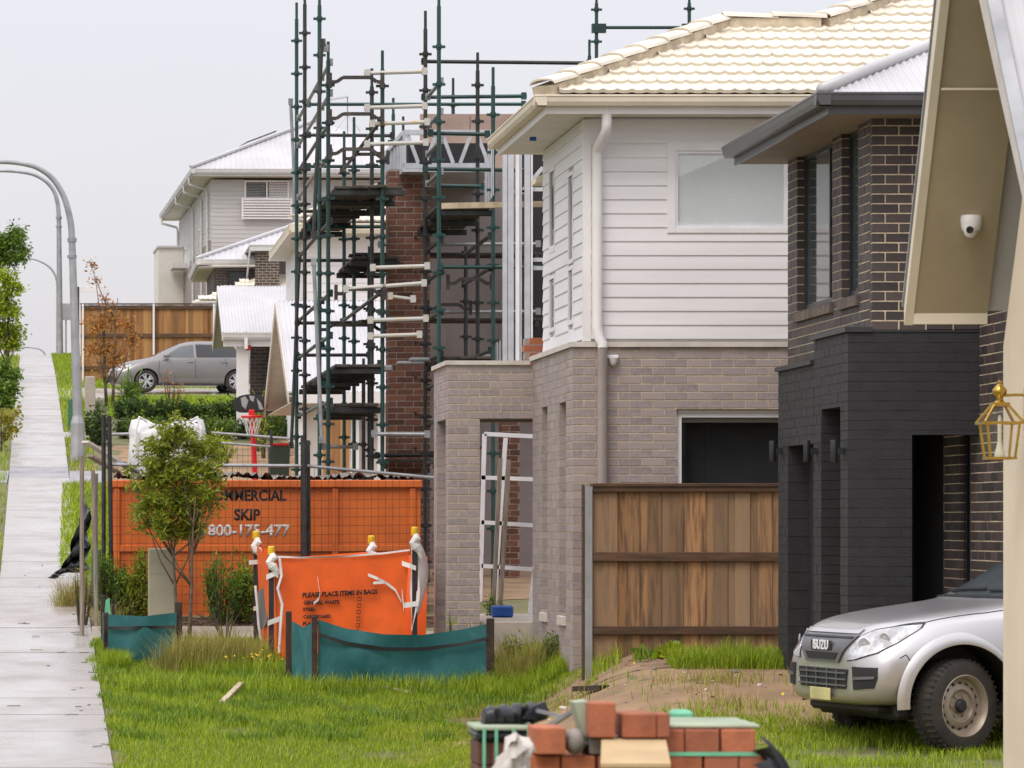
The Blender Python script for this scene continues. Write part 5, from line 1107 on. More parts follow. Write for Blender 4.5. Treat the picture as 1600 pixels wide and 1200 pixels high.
cloth('band', M['band_dark'], t, [at(169,979,Yc)-Vector((0,.035,0)), at(276,977,Yc)-Vector((0,.035,0))], [at(169,984,Yc)-Vector((0,.035,0)), at(276,982,Yc)-Vector((0,.035,0))], 20, 1, .006, 1)
b = MB(); b.prism([at(165,938,45), at(171,934,45), at(173,960,45), at(163,961,45)], (0,.01,0)); b.build('plastic_scrap', M['strap_green'], t)
t = thing('sediment_barrier', 'long sagging teal cloth barrier on dark stakes below the orange bag', 'barrier', (X_(600,41.7), 41.7, g(3,41.7)), 'teal cloth barriers')
Yc = 41.7; stake(t, 451, 955, 42.5, .065); stake(t, 491.5, 963, 41.67, .062); stake(t, 766, 966, 41.67, .085)
def gz(px, Y, d=-.03): x = X_(px,Y); return (x, Y, g(x,Y)+d)
cloth('cloth', M['cloth_teal'], t, [at(497,968,Yc), at(540,982,Yc), at(600,991,Yc), at(660,992,Yc), at(720,984,Yc), at(761,975,Yc)], [gz(497,Yc), gz(630,Yc), gz(761,Yc)], 36, 12, .035, 3)
cloth('cloth', M['cloth_teal'], t, [at(456,970,42.4), at(474,980,42.2), at(490,972,Yc+.02)], [gz(456,42.4), gz(474,42.1), gz(490,Yc)], 12, 8, .03, 4)
dv = Vector((0,.06,0))
cloth('band', M['band_dark'], t, [at(497,988,Yc)-dv, at(540,1002,Yc)-dv, at(600,1011,Yc)-dv, at(660,1011,Yc)-dv, at(720,1004,Yc)-dv, at(761,995,Yc)-dv], [at(497,994,Yc)-dv, at(540,1008,Yc)-dv, at(600,1017,Yc)-dv, at(660,1017,Yc)-dv, at(720,1009,Yc)-dv, at(761,1000,Yc)-dv], 36, 1, .010, 3)
# ================================================================ orange waste bag on pickets
t = thing('waste_bag', 'open orange waste bag with black print strung between yellow capped pickets', 'bag', (X_(530,44.4), 44.4, g(3,44.4)))
Yf, Yb_ = 44.3, 46.2
pk = [(424,862,Yf),(648,832,Yf),(400,838,Yb_),(580,845,Yb_)]
for px, pt, Y in pk:
    x = X_(px,Y); b = MB(); b.box(x-.03, x+.03, Y-.012, Y+.012, g(x,Y)-.1, Z_(pt,Y)); b.box(x-.011, x+.011, Y+.013, Y+.05, g(x,Y)-.1, Z_(pt,Y)); p_ = b.build('picket', M['picket'], t)
    b = MB(); b.lathe([(.035,-.02),(.044,.0),(.040,.075),(.03,.085),(0,.085)], (x, Y, Z_(pt,Y)-.02), n=14); smoothang(b.build('cap', M['cap_yellow'], p_))
    b = MB(); z = Z_(pt,Y)-.04; b.tube([(x+.01,Y-.02,z+.02), (x+.02,Y-.03,z-.03), (x-.02,Y-.035,z-.08), (x+.015,Y-.035,z-.13), (x+.05,Y-.04,z-.18), (x+.07,Y-.04,z-.26)], [.03,.052,.048,.056,.036,.012], 9); b.build('tie', M['web_white'], p_)
cy_ = Yf+.06; ftop = [at(427,868,cy_), at(470,870,cy_), at(540,868,cy_), at(600,863,cy_), at(640,858,cy_)]; fbot = [gz(436,cy_,-.02), gz(540,cy_,-.02), gz(628,cy_,-.02)]
fc = cloth('front', M['bag_orange'], t, ftop, fbot, 30, 14, .012, 7)
cloth('hem', M['web_white'], t, [p-Vector((0,.03,0)) for p in ftop], [p-Vector((0,.03,.02)) for p in ftop], 30, 1, .012, 7)
cloth('side', M['bag_orange'], t, [at(401,850,Yb_-.1), at(412,866,45.2), at(427,868,cy_)], [gz(408,Yb_-.1,-.02), gz(418,45.2,-.02), gz(436,cy_,-.02)], 14, 14, .05, 8)
b = MB(); pr = lambda px, py, Y: at(px, py, Y)-Vector((.02,.06,0))
b.prism([pr(405,925,45.7), pr(412,918,45.5), pr(422,922,45.1), pr(423,950,45.1), pr(418,975,45.2), pr(410,985,45.5), pr(405,955,45.7)], (0,.006,0)); b.build('print_patch', M['bag_grey'], t)
cloth('back', M['bag_orange'], t, [at(400,848,Yb_), at(440,872,Yb_), at(580,862,Yb_), at(668,870,45.6)], [gz(408,Yb_), gz(665,45.6)], 20, 8, .03, 9)
# pale liner bulging at the right
P = []
for j in range(10):
    f = j/9; py = 850+(985-850)*f; row = []
    for i in range(9):
        u = i/8; bulge = math.sin(math.pi*min(1, .12+f*.95))**.7; x = X_(642,cy_)+(X_(672,cy_)-X_(642,cy_))*u*(.25+.9*bulge); row.append((x+.012*math.sin(9*f+5*u), cy_+.02+.55*u*u+.05*math.sin(6*u+4*f)-.14*math.sin(math.pi*u), Z_(py,cy_)+.05*u*math.sin(3*f+1)))
    P.append(row)
b = MB(); b.grid(P); b.grid([[(p[0], p[1]+.006, p[2]) for p in r_][::-1] for r_ in P]); smoothang(b.build('liner', M['bag_white'], t), 35)
dk = Vector((0,.05,0))
tf = lambda p: Vector((p[0], cy_-.045, p[2]))
for s, px, py, wd, hh in (('PLEASE PLACE ITEMS IN BAGS',531,927,117,8),('GENERAL WASTE',502,941,56,6.5),('STEEL',483,952,20,6),('CARDBOARD',495,963,43,6),('PLASTIC',487,974,28,6)):
    text_part(s, 'lettering', M['ink_black'], t, (X_(px,cy_), cy_-.045, Z_(py,cy_)), wd*cy_/F, hh*cy_/F, th=.003, bold=.05, shear=.05 if wd > 100 else .02)
for i in range(6):
    x, z = X_(561-i*.6,cy_), Z_(936+i*10.2,cy_); b = MB(); q = .02
    for a, c in (((-q,-q),(q,-q)),((q,-q),(q,q)),((q,q),(-q,q)),((-q,q),(-q,-q))): b.bar((x+a[0], cy_-.046, z+a[1]), (x+c[0], cy_-.046, z+c[1]), .004, .009)
    b.build('tick_box', M['ink_black'], t)
def strap(pts, w_=.05): 
    b = MB(); V = [at(px,py,Y) for px,py,Y in pts]
    P = [[p+Vector((0,0,w_/2)), p-Vector((0,0,w_/2))] for p in V]; b.grid(P); b.grid([[p+Vector((0,.006,0)) for p in r_][::-1] for r_ in P]); b.build('tie', M['web_white'], t)
yq = cy_-.05
strap([(575,898,yq),(590,904,yq-.03),(605,912,yq),(618,922,yq),(627,940,yq)], .035); strap([(583,911,yq-.02),(600,910,yq-.03)], .03); strap([(496,902,yq),(498,915,yq-.02),(500,926,yq-.02),(498,936,yq),(490,943,yq)], .035)
strap([(628,925,yq),(631,950,yq-.01)], .1); strap([(628,880,yq),(640,884,Yf-.05),(650,888,Yf-.04)], .055); strap([(630,946,yq),(654,943,Yf-.04)], .06); strap([(416,902,Yf-.05),(437,893,Yf-.04)], .06); strap([(418,974,Yf-.05),(439,966,Yf-.04)], .06); strap([(389,879,Yb_-.05),(402,878,Yb_-.04)], .055); strap([(396,951,Yb_-.05),(404,950,Yb_-.04)], .055)
for pts in ([(437,870),(440,900),(434,920),(441,945),(438,985),(436,1020)], [(399,915),(402,945),(404,975),(408,1000),(413,1025)]):
    Y = 44.2 if pts[0][0] > 420 else 45.4; b = MB(); b.tube([at(px,py,Y) for px,py in pts], .018, 5); b.build('tie', M['web_white'], t)

# ================================================================ hoop, bin
Y = 74; bx = X_(396,Y); z0 = g(bx,Y); t = thing('basketball_hoop', 'red toy basketball hoop with black rounded backboard behind the skip', 'basketball hoop', (bx, Y, z0))
b = MB(); b.tube([(bx+.04, Y, z0-.02), (bx-.02, Y, Z_(650,Y))], [.06,.05], 10); smoothang(b.build('pole', M['red_plastic'], t))
b = MB(); pts = [at(391+27*math.cos(a), 633-(17 if math.sin(a) > 0 else 14)*math.copysign(abs(math.sin(a))**.8, math.sin(a)), Y-.05) for a in np.linspace(0, 2*math.pi, 28, endpoint=False)]; pts = [Vector((p.x, p.y, max(p.z, Z_(645,Y)))) for p in pts]
b.prism(pts, (0,.04,0)); bb = b.build('backboard', M['black_plastic'], t)
for pl in ([(376,622),(383,619),(388,626),(384,640),(378,634)], [(401,622),(408,630),(412,640),(405,640)], [(389,618),(398,619),(396,628),(391,625)]):
    b = MB(); b.prism([at(px,py,Y-.056) for px,py in pl], (0,.004,0)); b.build('sticker', M['galv_pole'], bb)
b = MB(); c = at(394,651,Y-.28); b.tube([(c.x+.2*math.cos(a), c.y+.2*math.sin(a), c.z) for a in np.linspace(0,2*math.pi,25)], .022, 6, False); b.bevbox(c.x-.06, c.x+.06, Y-.1, Y-.052, c.z-.05, c.z+.14, .015); b.build('ring', M['red_plastic'], t)
b = MB()
for i in range(12):
    a = 2*math.pi*i/12; a2 = a+.5
    for sg in (1,-1): b.tube([(c.x+.19*math.cos(a), c.y+.19*math.sin(a), c.z-.02), (c.x+.14*math.cos(a+.3*sg), c.y+.14*math.sin(a+.3*sg), c.z-.16), (c.x+.10*math.cos(a+.6*sg), c.y+.10*math.sin(a+.6*sg), c.z-.34)], .006, 4, False)
b.build('net', M['net_white'], t)
Y = 71; x0, x1 = X_(420,Y), X_(453,Y); z0 = g(3.5,Y); t = thing('wheelie_bin', 'dark green wheelie bin with red lid by the wire fence', 'bin', ((x0+x1)/2, Y, z0))
b = MB(); zz = Z_(697,Y); b.add([(x0+.03,Y,z0),(x1-.03,Y,z0),(x1-.03,Y+.4,z0),(x0+.03,Y+.4,z0),(x0,Y-.05,zz),(x1,Y-.05,zz),(x1,Y+.5,zz),(x0,Y+.5,zz)], [(0,3,2,1),(4,5,6,7),(0,1,5,4),(1,2,6,5),(2,3,7,6),(3,0,4,7)]); b.build('body', M['bin_green'], t)
b = MB(); b.bevbox(x0-.02, x1+.02, Y-.08, Y+.54, zz+.002, zz+.05, .015); b.build('lid', M['lamp_red'], t)
# ================================================================ litter on the verge
def litter(name, label, cat, p, q, w_, h_, m): b = MB(); b.bar(p, q, w_, h_); return recentre(tag(b.build(name, M[m]), label, cat), (Vector(p)+Vector(q))/2)
p, q = Vector(gz(347,40.0,.05)), Vector(gz(377,41.3,.10)); litter('timber_offcut', 'pale timber offcut lying in the grass before the small teal barrier', 'offcut', p, q, .06, .03, 'timber_pale')
litter('timber_offcut', 'dark timber offcut lying on the dirt beside the grass', 'offcut', (X_(902,36.6), 36.6, g(4.8,36.6)+.10), (X_(944,36.3), 36.3, g(5,36.3)+.02), .13, .05, 'stake')
litter('timber_offcut', 'thin pale stick at the foot of the long teal barrier', 'offcut', Vector(gz(600,41.3,.06)), Vector(gz(640,41.0,.04)), .05, .02, 'timber_pale')
for i in range(70):
    x = random.uniform(4.0, 7.2); y = random.uniform(34.0, 38.6); s = random.uniform(.008,.02)+(.02 if i % 12 == 0 else 0); b = MB(); z = g(x,y)+.01; b.bevbox(-s, s*random.uniform(.5,1.6), -s, s, -.01, s*random.uniform(.3,.9), .006); o = b.build('rubble_chip', M[random.choice(['rubble','rubble','timber_pale','flashing','stake'])]); o.location = (x, y, z); o.rotation_euler = (random.uniform(-.2,.2), random.uniform(-.2,.2), random.uniform(0,3)); tag(o, 'small chip of building rubble on the bare dirt', 'rubble', 'chips scattered on the dirt')
# ================================================================ brick packs in the foreground
Yk = 12.0; s_ = Yk/F; gz0 = g(1.7, Yk)
t = thing('brick_pack', 'strapped pack of orange bricks with pale slatted top sheet in the foreground', 'brick pack', (X_(1000,Yk), Yk, gz0)); pitch = .0785
zt = Z_(1180,Yk); n = int((zt-gz0)/pitch); z = zt-n*pitch; BL, BW, BH = .110, .23, .076
x0, x1 = X_(822,Yk), X_(1212,Yk)
if z-gz0 > .005:
    b = MB(); b.box(x0, x1, Yk, Yk+.5, gz0-.05, z-.002); b.build('pallet', M['timber_grey'], t)
for c in range(n+1):
    k = 0; x = x0 if c < n else X_(1015,Yk); xe = x1 if c < n else X_(1198,Yk)
    zc = z+c*pitch+(.004 if c == n else 0)
    while x+BL < xe+.02:
        for yy in ((0,) if c < n-1 else (0, .24)):
            part_copy(brick_mesh(BL-.004, BW, BH, M['brick_orange']), 'brick', M['brick_orange'], t, (x+BL/2+random.uniform(-.002,.002), Yk+BW/2+yy+random.uniform(-.004,.004), zc+BH/2))
        x += BL+.001
zt2 = z+n*pitch+.004+BH
b = MB()
for i in range(6):
    b = MB(); y = Yk+.02+i*.075; b.bevbox(X_(1020,Yk), X_(1190,Yk), y, y+.055, zt2+.004, zt2+.014+.002*(i%2), .003); b.build('slat', M['slat_green'], t)
b = MB(); b.box(X_(1040,Yk), X_(1196,Yk), Yk-.006, Yk-.003, zt-.002, zt+.010); b.build('strap', M['strap_green'], t)
b = MB(); P = [[(X_(1185,Yk)+.03*math.sin(j*2.1)+.085*f, Yk-.02-.02*math.sin(j*1.7), Z_(1150,Yk)-.02*abs(math.sin(j))-(.11*f*f+.035*j*.4)) for j in range(6)] for f in np.linspace(0,1,7)]
b.grid(P); b.build('wrap', M['wrap_black'], t, smooth=True)
# left pack wrapped in black
t = thing('brick_pack', 'smaller brick pack in black wrap with green straps beside the orange brick pack', 'brick pack', (X_(800,12.6), 12.6, g(1.4,12.6)))
Yl = 12.6; xa, xb = X_(746,Yl), X_(836,Yl); zb_ = g(1.4,Yl); ztop = Z_(1140,Yl)
nn = int((ztop-zb_-.02)/pitch)
for c in range(nn):
    for k in range(4):
        part_copy(brick_mesh(.047,.23,.076, M['brick_brown']), 'brick', M['brick_brown'], t, (xa+.024+k*.0475, Yl+.12, ztop-.04-(c+.5)*pitch))
b = MB(); b.box(xa, xb, Yl+.01, Yl+.24, zb_-.02, ztop-.04-nn*pitch-.001); b.build('pallet', M['timber_grey'], t)
b = MB(); b.bevbox(xa-.006, xb+.01, Yl-.012, Yl+.25, Z_(1158,Yl), ztop-.004, .012); b.build('wrap', M['wrap_black'], t)
b = MB(); b.bevbox(xa-.01, xb+.012, Yl-.016, Yl+.26, ztop-.003, ztop+.012, .004); b.build('top_sheet', M['slat_green'], t)
for px in (753, 772, 799, 822):
    b = MB(); b.box(X_(px,Yl), X_(px+5,Yl), Yl-.022, Yl-.017, Z_(1200,Yl)-.3, ztop+.004); b.build('strap', M['strap_green'], t)
tb = ztop+.013
b = MB(); V = [at(755+i*7, 1121-i*.6+2*math.sin(i*2.3), 12.72+.01*math.sin(i*3)) for i in range(14)]; b.tube(V, [.034+.004*math.sin(i*1.9)+.003*math.sin(i*4.1) for i in range(14)], 10); b.prism([at(815,1123,12.66), at(832,1104,12.66), at(852,1096,12.7), at(856,1108,12.7), at(838,1124,12.66)], (0,.02,0)); o = recentre(smoothang(b.build('wrapped_bundle', M['wrap_black']), 50), (X_(790,12.7), 12.75, tb)); tag(o, 'dark wrapped bundle lying on the smaller brick pack', 'bundle')
# loose bricks and odds on top
def loose(px0, px1, py0, py1, label, m='brick_orange', Y=11.95, d=.2, cat='brick', name='brick', grp=None):
    b = MB(); b.bevbox(X_(px0,Y), X_(px1,Y), Y, Y+d, Z_(py1,Y), Z_(py0,Y), .004); return recentre(tag(b.build(name, M[m]), label, cat, grp), (X_((px0+px1)/2,Y), Y+d/2, Z_(py1,Y)))
loose(836, 884, 1137, 1179, 'loose orange brick standing beside the pale stone on the pack')
loose(922, 962, 1098, 1153, 'loose orange brick on end, topmost on the brick pack', d=.11); loose(973, 1026, 1115, 1153, 'loose orange brick lying under the slats beside the upright brick'); loose(1027, 1047, 1115, 1153, 'half brick with worn pale face at the end of the top row', d=.15, m='brick_orange')
loose(922, 1045, 1153.4, 1179, 'grey fibre board strip under the loose bricks', m='rubble', d=.24, cat='board', name='board', Y=12.02)
b = MB(); p0, p1 = Z_(1154,11.8), Z_(1200,11.4)
b.prism([(X_(940,12), 12.0, Z_(1153,12)+.0), (X_(1040,12), 12.0, Z_(1153,12)), (X_(1052,11.3), 11.35, Z_(1193,11.35)), (X_(942,11.3), 11.35, Z_(1193,11.35))], (0,0,-.012)); recentre(tag(b.build('cardboard_sheet', M['cardboard']), 'tan cardboard sheet sloping down the front of the brick pack', 'cardboard'), (X_(990,11.7), 11.7, Z_(1175,11.7)))
b = MB(); b.prism([(X_(898,12.05), 12.06, Z_(1098,12.05)), (X_(920,12.05), 12.06, Z_(1096,12.05)), (X_(922,12.05), 12.06, Z_(1150,12.05)), (X_(912,12.05), 12.06, Z_(1150,12.05))], (0,.14,0)); tag(b.build('fibre_board', M['slat_green']), 'pale tapered board offcut leaning on the upright brick', 'board')
b = MB(); c = at(902, 1160, 11.95); 
P = [[(c.x+(.034+.004*math.sin(3*a))*math.cos(a)*math.sin(th_)*(1), c.y+.06+.05*math.sin(a)*math.sin(th_), c.z-.0+.042*math.cos(th_)) for a in np.linspace(0,2*math.pi,15)] for th_ in np.linspace(0.01,math.pi,9)]
b.grid(P); recentre(tag(b.build('stone', M['rubble'], smooth=True), 'rounded pale stone wedged beside the standing orange brick', 'stone'), (c.x, c.y+.06, c.z-.042))
b = MB(); c = at(868, 1180, 11.9)
V = [at(805,1150,11.8), at(806,1158,11.8), at(812,1168,11.8), at(808,1178,11.78), at(800,1190,11.8), at(796,1203,11.78), at(790,1218,11.8)]; P = []
for i, v in enumerate(V): P.append([v+Vector((((.003,.034,.046,.042,.050,.056,.05)[i]*(1+.10*math.sin(3*a+i*1.7)+.12*math.sin(7*a-i*2.3)))*math.cos(a), .05*(1+.25*math.sin(5*a+i))*math.sin(a), .014*math.sin(4*a+i*2.1))) for a in np.linspace(0,2*math.pi,33)])
b.grid(P); recentre(tag(b.build('rag', M['rag_white'], smooth=True), 'crumpled off-white rag hanging between the two brick packs', 'rag'), V[3])
b = MB(); b.bevbox(X_(905,12.1), X_(935,12.1), 12.05, 12.2, Z_(1178,12.1), Z_(1152,12.1), .02); tag(b.build('wrapped_bundle', M['wrap_black']), 'black plastic scrap tucked behind the pale stone', 'plastic')
b = MB(); p = at(1066,1113,12.5); b.bevbox(p.x-.03, p.x+.035, 12.48, 12.6, Z_(1136,12.5), p.z+.006, .01); tag(b.build('green_packet', M['strap_green']), 'small green and white packet at the back of the brick pack', 'packet')
b = MB(); b.bar(at(838,1110,12.65), at(880,1120,12.65), .03, .012); b.bar(at(856,1136,12.65), at(905,1105,12.6), .05, .012); tag(b.build('board_scrap', M['galv']), 'grey flat scrap lying between the two brick packs', 'scrap')
# ================================================================ cars
def car_shell(stn, bevel=2):
    """stations (x, zb, w, zs, ws, zt, wt) from tail to nose -> closed half-mirrored cage, subdivided"""
    rows = []
    for (x, zb, w_, zs, ws, zt, wt) in stn:
        h = [(0,zb), (.82*w_,zb), (.965*w_,zb+.07), (w_,zb+.38*(zs-zb)), (.995*w_,zb+.78*(zs-zb)), (ws,zs), (ws+.12*(wt-ws), zs+.12*(zt-zs)), (ws+.86*(wt-ws), zs+.84*(zt-zs)), (wt*.86, zs+.97*(zt-zs)), (0,zt)]
        rows.append([(x, -a, c) for a, c in h[::-1]]+[(x, a, c) for a, c in h[1:-1]])
    n = len(rows[0]); b = MB(); b.v = [p for r in rows for p in r]
    b.f = [(i*n+k, i*n+(k+1)%n, (i+1)*n+(k+1)%n, (i+1)*n+k) for i in range(len(rows)-1) for k in range(n)]
    b.f += [tuple(range(n-1,-1,-1)), tuple(range((len(rows)-1)*n, len(rows)*n))]
    me = b.mesh('body'); tmp = bpy.data.objects.new('tmp', me); C.objects.link(tmp); md = tmp.modifiers.new('s', 'SUBSURF'); md.levels = md.render_levels = bevel
    return tmp
def cut_wheels(tmp, wheels, r, hw):
    cs = []
    for (x, z) in wheels:
        for sg in (1,-1):
            b = MB(); b.lathe([(0,sg*hw*.55),(r,sg*hw*.55),(r,sg*hw*1.5),(0,sg*hw*1.5)], (x,0,z), 'y', 40); c = bpy.data.objects.new('cut', b.mesh('cut')); C.objects.link(c); cs.append(c)
            md = tmp.modifiers.new('b', 'BOOLEAN'); md.object = c; md.operation = 'DIFFERENCE'; md.solver = 'EXACT'
    dg = bpy.context.evaluated_depsgraph_get(); me = bpy.data.meshes.new_from_object(tmp.evaluated_get(dg))
    for c in cs: bpy.data.objects.remove(c)
    bpy.data.objects.remove(tmp); return me
def patch(bvh, name, m, parent, poly, O, U, V, N, off=.006, cuts=5, th=.01, smooth=True):
    """outline in the plane (U, V) thrown along N onto the shell"""
    O, U, V, N = Vector(O), Vector(U), Vector(V), Vector(N).normalized(); bm = bmesh.new()
    vs = [bm.verts.new(O+U*a+V*c) for a, c in poly]; bm.faces.new(vs)
    if cuts:
        bmesh.ops.subdivide_edges(bm, edges=list(bm.edges), cuts=2); 
        bmesh.ops.triangulate(bm, faces=list(bm.faces))
        for _ in range(2): bmesh.ops.subdivide_edges(bm, edges=list(bm.edges), cuts=1, use_grid_fill=True); bmesh.ops.triangulate(bm, faces=list(bm.faces))
    for v in bm.verts:
        hit = bvh.ray_cast(v.co-N*3, N)
        if hit[0] is not None: v.co = hit[0]-N*off
    if th:
        r = bmesh.ops.extrude_face_region(bm, geom=list(bm.faces)); bmesh.ops.translate(bm, verts=[q for q in r['geom'] if isinstance(q, bmesh.types.BMVert)], vec=-N*th)
    bmesh.ops.recalc_face_normals(bm, faces=bm.faces); me = bpy.data.meshes.new(name); bm.to_mesh(me); bm.free(); me.materials.append(m)
    ob = bpy.data.objects.new(name, me); C.objects.link(ob); ob.parent = parent; OFF[ob] = (0,0,0)
    if smooth: smoothang(ob, 40)
    return ob
def line_on(bvh, name, m, parent, pts, N, r=.004, off=.0):
    N = Vector(N).normalized(); P = []
    for a, c in zip(pts, pts[1:]):
        for i in range(6):
            p = Vector(a).lerp(Vector(c), i/6); h = bvh.ray_cast(p-N*3, N)
            if h[0] is not None: P.append(h[0]-N*off)
    b = MB(); b.tube(P, r, 5); return b.build(name, m, parent)
def wheel(parent, c, r, w_, mrim, sg, steel=True, steer=0):
    b = MB(); o = (0,0,0)
    wv = bpy.data.objects.new('wheel', None); C.objects.link(wv); wv.parent = parent; wv.location = c; wv.rotation_euler = (0,0,steer); wv.empty_display_size = .1; OFF[wv] = (0,0,0)
    h = w_/2; q = r*.64
    b.lathe([(q,-h*.8),(q*1.05,-h),(r*.90,-h),(r*.965,-h*.88),(r,-h*.65),(r,-h*.12),(r*.985,-h*.1),(r*.985,h*.1),(r,h*.12),(r,h*.65),(r*.965,h*.88),(r*.90,h),(q*1.05,h),(q,h*.8)], o, 'y', 56)
    for k in range(44):
        a = 2*math.pi*k/44
        for s in (-1, 1): 
            ca, sa = math.cos(a+.03*s), math.sin(a+.03*s); b.bar(Vector((ca*r*.995, s*h*.25, sa*r*.995)), Vector((ca*r*.98, s*h*.92, sa*r*.98)), .018, .016)
    smoothang(b.build('tyre', M['tyre'], wv), 35)
    b = MB()
    if steel:
        b.lathe([(q,-h*.8),(q*.94,-h*.7),(q*.93,h*.5),(q*1.0,h*.86),(q*1.06,h*.98),(q*1.02,h*1.02),(q*.95,h*.86),(q*.90,h*.45),(q*.80,h*.40),(q*.68,h*.56),(q*.55,h*.60),(q*.5,h*.42),(q*.40,h*.35),(q*.28,h*.36),(q*.26,h*.5),(0,h*.5)], o, 'y', 48)
        if sg < 0: b.v = [(p[0], -p[1], p[2]) for p in b.v]
        rm = smoothang(b.build('rim', mrim, wv), 30)
        for k in range(16):
            a = 2*math.pi*k/16; b = MB(); cx_, cz_ = math.cos(a)*q*.745, math.sin(a)*q*.745
            b.lathe([(0,sg*h*.505),(q*.062,sg*h*.505),(q*.062,sg*h*.3),(0,sg*h*.3)], (cx_, 0, cz_), 'y', 10); b.build('vent_hole', M['trim_black'], rm)
        b = MB(); b.lathe([(0,sg*h*.80),(q*.17,sg*h*.78),(q*.23,sg*h*.66),(q*.25,sg*h*.40),(0,sg*h*.4)], o, 'y', 20); smoothang(b.build('hub_cap', M['trim_black'], rm))
        for k in range(6):
            a = 2*math.pi*k/6; b = MB(); b.lathe([(0,sg*h*.50),(q*.05,sg*h*.48),(q*.055,sg*h*.36)], (math.cos(a)*q*.36, 0, math.sin(a)*q*.36), 'y', 8); b.build('wheel_nut', M['rim_tan'], rm)
    else:
        b.lathe([(q,-h*.8),(q*.94,-h*.7),(q*.93,h*.3),(q*1.0,h*.86),(q*1.06,h*.96),(q*1.0,h*.98),(q*.95,h*.8),(q*.93,h*.3)], o, 'y', 40)
        for k in range(10):
            a = 2*math.pi*(k//2)/5+(.12 if k % 2 else -.12); b.bar((math.cos(a)*q*.14, sg*h*.75, math.sin(a)*q*.14), (math.cos(a+(.08 if k%2 else -.08))*q*.97, sg*h*.7, math.sin(a+(.08 if k%2 else -.08))*q*.97), .035, .04)
        b.lathe([(0,sg*h*.85),(q*.2,sg*h*.8),(q*.2,sg*h*.3),(0,sg*h*.3)], o, 'y', 16); smoothang(b.build('rim', mrim, wv), 30)
        b = MB(); b.lathe([(0,sg*h*.1),(q*.92,sg*h*.1)], o, 'y', 24); b.build('brake_disc', M['trim_black'], wv)
    return wv
def arch(parent, m, x, z, r, y, sg, wd=.07, prot=.014, a0=-.09, a1=math.pi+.09):
    P = []
    for a in np.linspace(a0, a1, 33):
        c, s = math.cos(a), math.sin(a); P.append([(x+c*(r-.004), sg*(y-.10), z+s*(r-.004)), (x+c*(r-.004), sg*(y+prot*.8), z+s*(r-.004)), (x+c*(r+.018), sg*(y+prot), z+s*(r+.018)), (x+c*(r+wd*.7), sg*(y+prot*.6), z+s*(r+wd*.7)), (x+c*(r+wd*1.3), sg*(y-.025), z+s*(r+wd*1.3))])
    b = MB(); b.grid(P); return smoothang(b.build('wheel_arch', m, parent), 60)
def liner(parent, x, z, r, hw, sg):
    b = MB(); A = np.linspace(-.05, math.pi+.05, 25); b.grid([[(x+math.cos(a)*(r-.006), sg*hw*.56, z+math.sin(a)*(r-.006)), (x+math.cos(a)*(r-.006), sg*(hw-.03), z+math.sin(a)*(r-.006))] for a in A]); b.grid([[(x+math.cos(a)*r, sg*hw*.56, z+math.sin(a)*r), (x+math.cos(a)*r*.1, sg*hw*.56, z+math.sin(a)*r*.1)] for a in A]); return b.build('arch_liner', M['trim_black'], parent)

# ---------------------------------------------------------------- the white-silver ute
th_ = R(180+14); fw = Vector((math.cos(th_), math.sin(th_), 0)); lf = Vector((-fw.y, fw.x, 0))
WP = Vector((X_(1492,30.8), 30.8, 0)); root = WP-fw*1.55-lf*.76; zg = g(WP.x, 30.8)+.005
t = thing('ute', 'silver pickup with steel wheels parked nose out before the black porch', 'car', (root.x, root.y, zg), rotz=th_, local=True)
ST = [(-2.62,.55,.80,.95,.78,1.08,.74),(-2.58,.42,.90,1.0,.86,1.12,.80),(-1.55,.36,.92,1.06,.88,1.14,.82),(-1.40,.36,.925,1.08,.88,1.16,.80),(-1.30,.36,.925,1.09,.88,1.64,.64),(-1.0,.36,.925,1.09,.885,1.71,.64),(0.,.36,.925,1.10,.885,1.73,.64),(.22,.36,.925,1.10,.885,1.70,.63),
      (.54,.36,.925,1.10,.885,1.48,.68),(.90,.36,.925,1.09,.885,1.25,.74),(1.04,.36,.925,1.085,.88,1.205,.74),(1.5,.36,.925,1.06,.86,1.15,.72),(2.0,.36,.91,1.0,.80,1.09,.66),(2.30,.36,.87,.92,.70,1.035,.56),(2.44,.37,.80,.86,.60,.965,.46),(2.52,.40,.66,.80,.46,.88,.34),(2.535,.45,.5,.76,.40,.82,.3)]
ST = [((1.55+(q[0]-1.55)*.80,)+q[1:]) if q[0] > 1.55 else q for q in ST]
me = cut_wheels(car_shell(ST), [(1.55,.40),(-1.55,.40)], .475, .925)
bd = bpy.data.objects.new('body', me); C.objects.link(bd); bd.parent = t; me.materials.clear(); me.materials.append(M['car_silver']); smoothang(bd, 45); OFF[bd] = (0,0,0)
bm = bmesh.new(); bm.from_mesh(me); bv = BVHTree.FromBMesh(bm); bm.free()
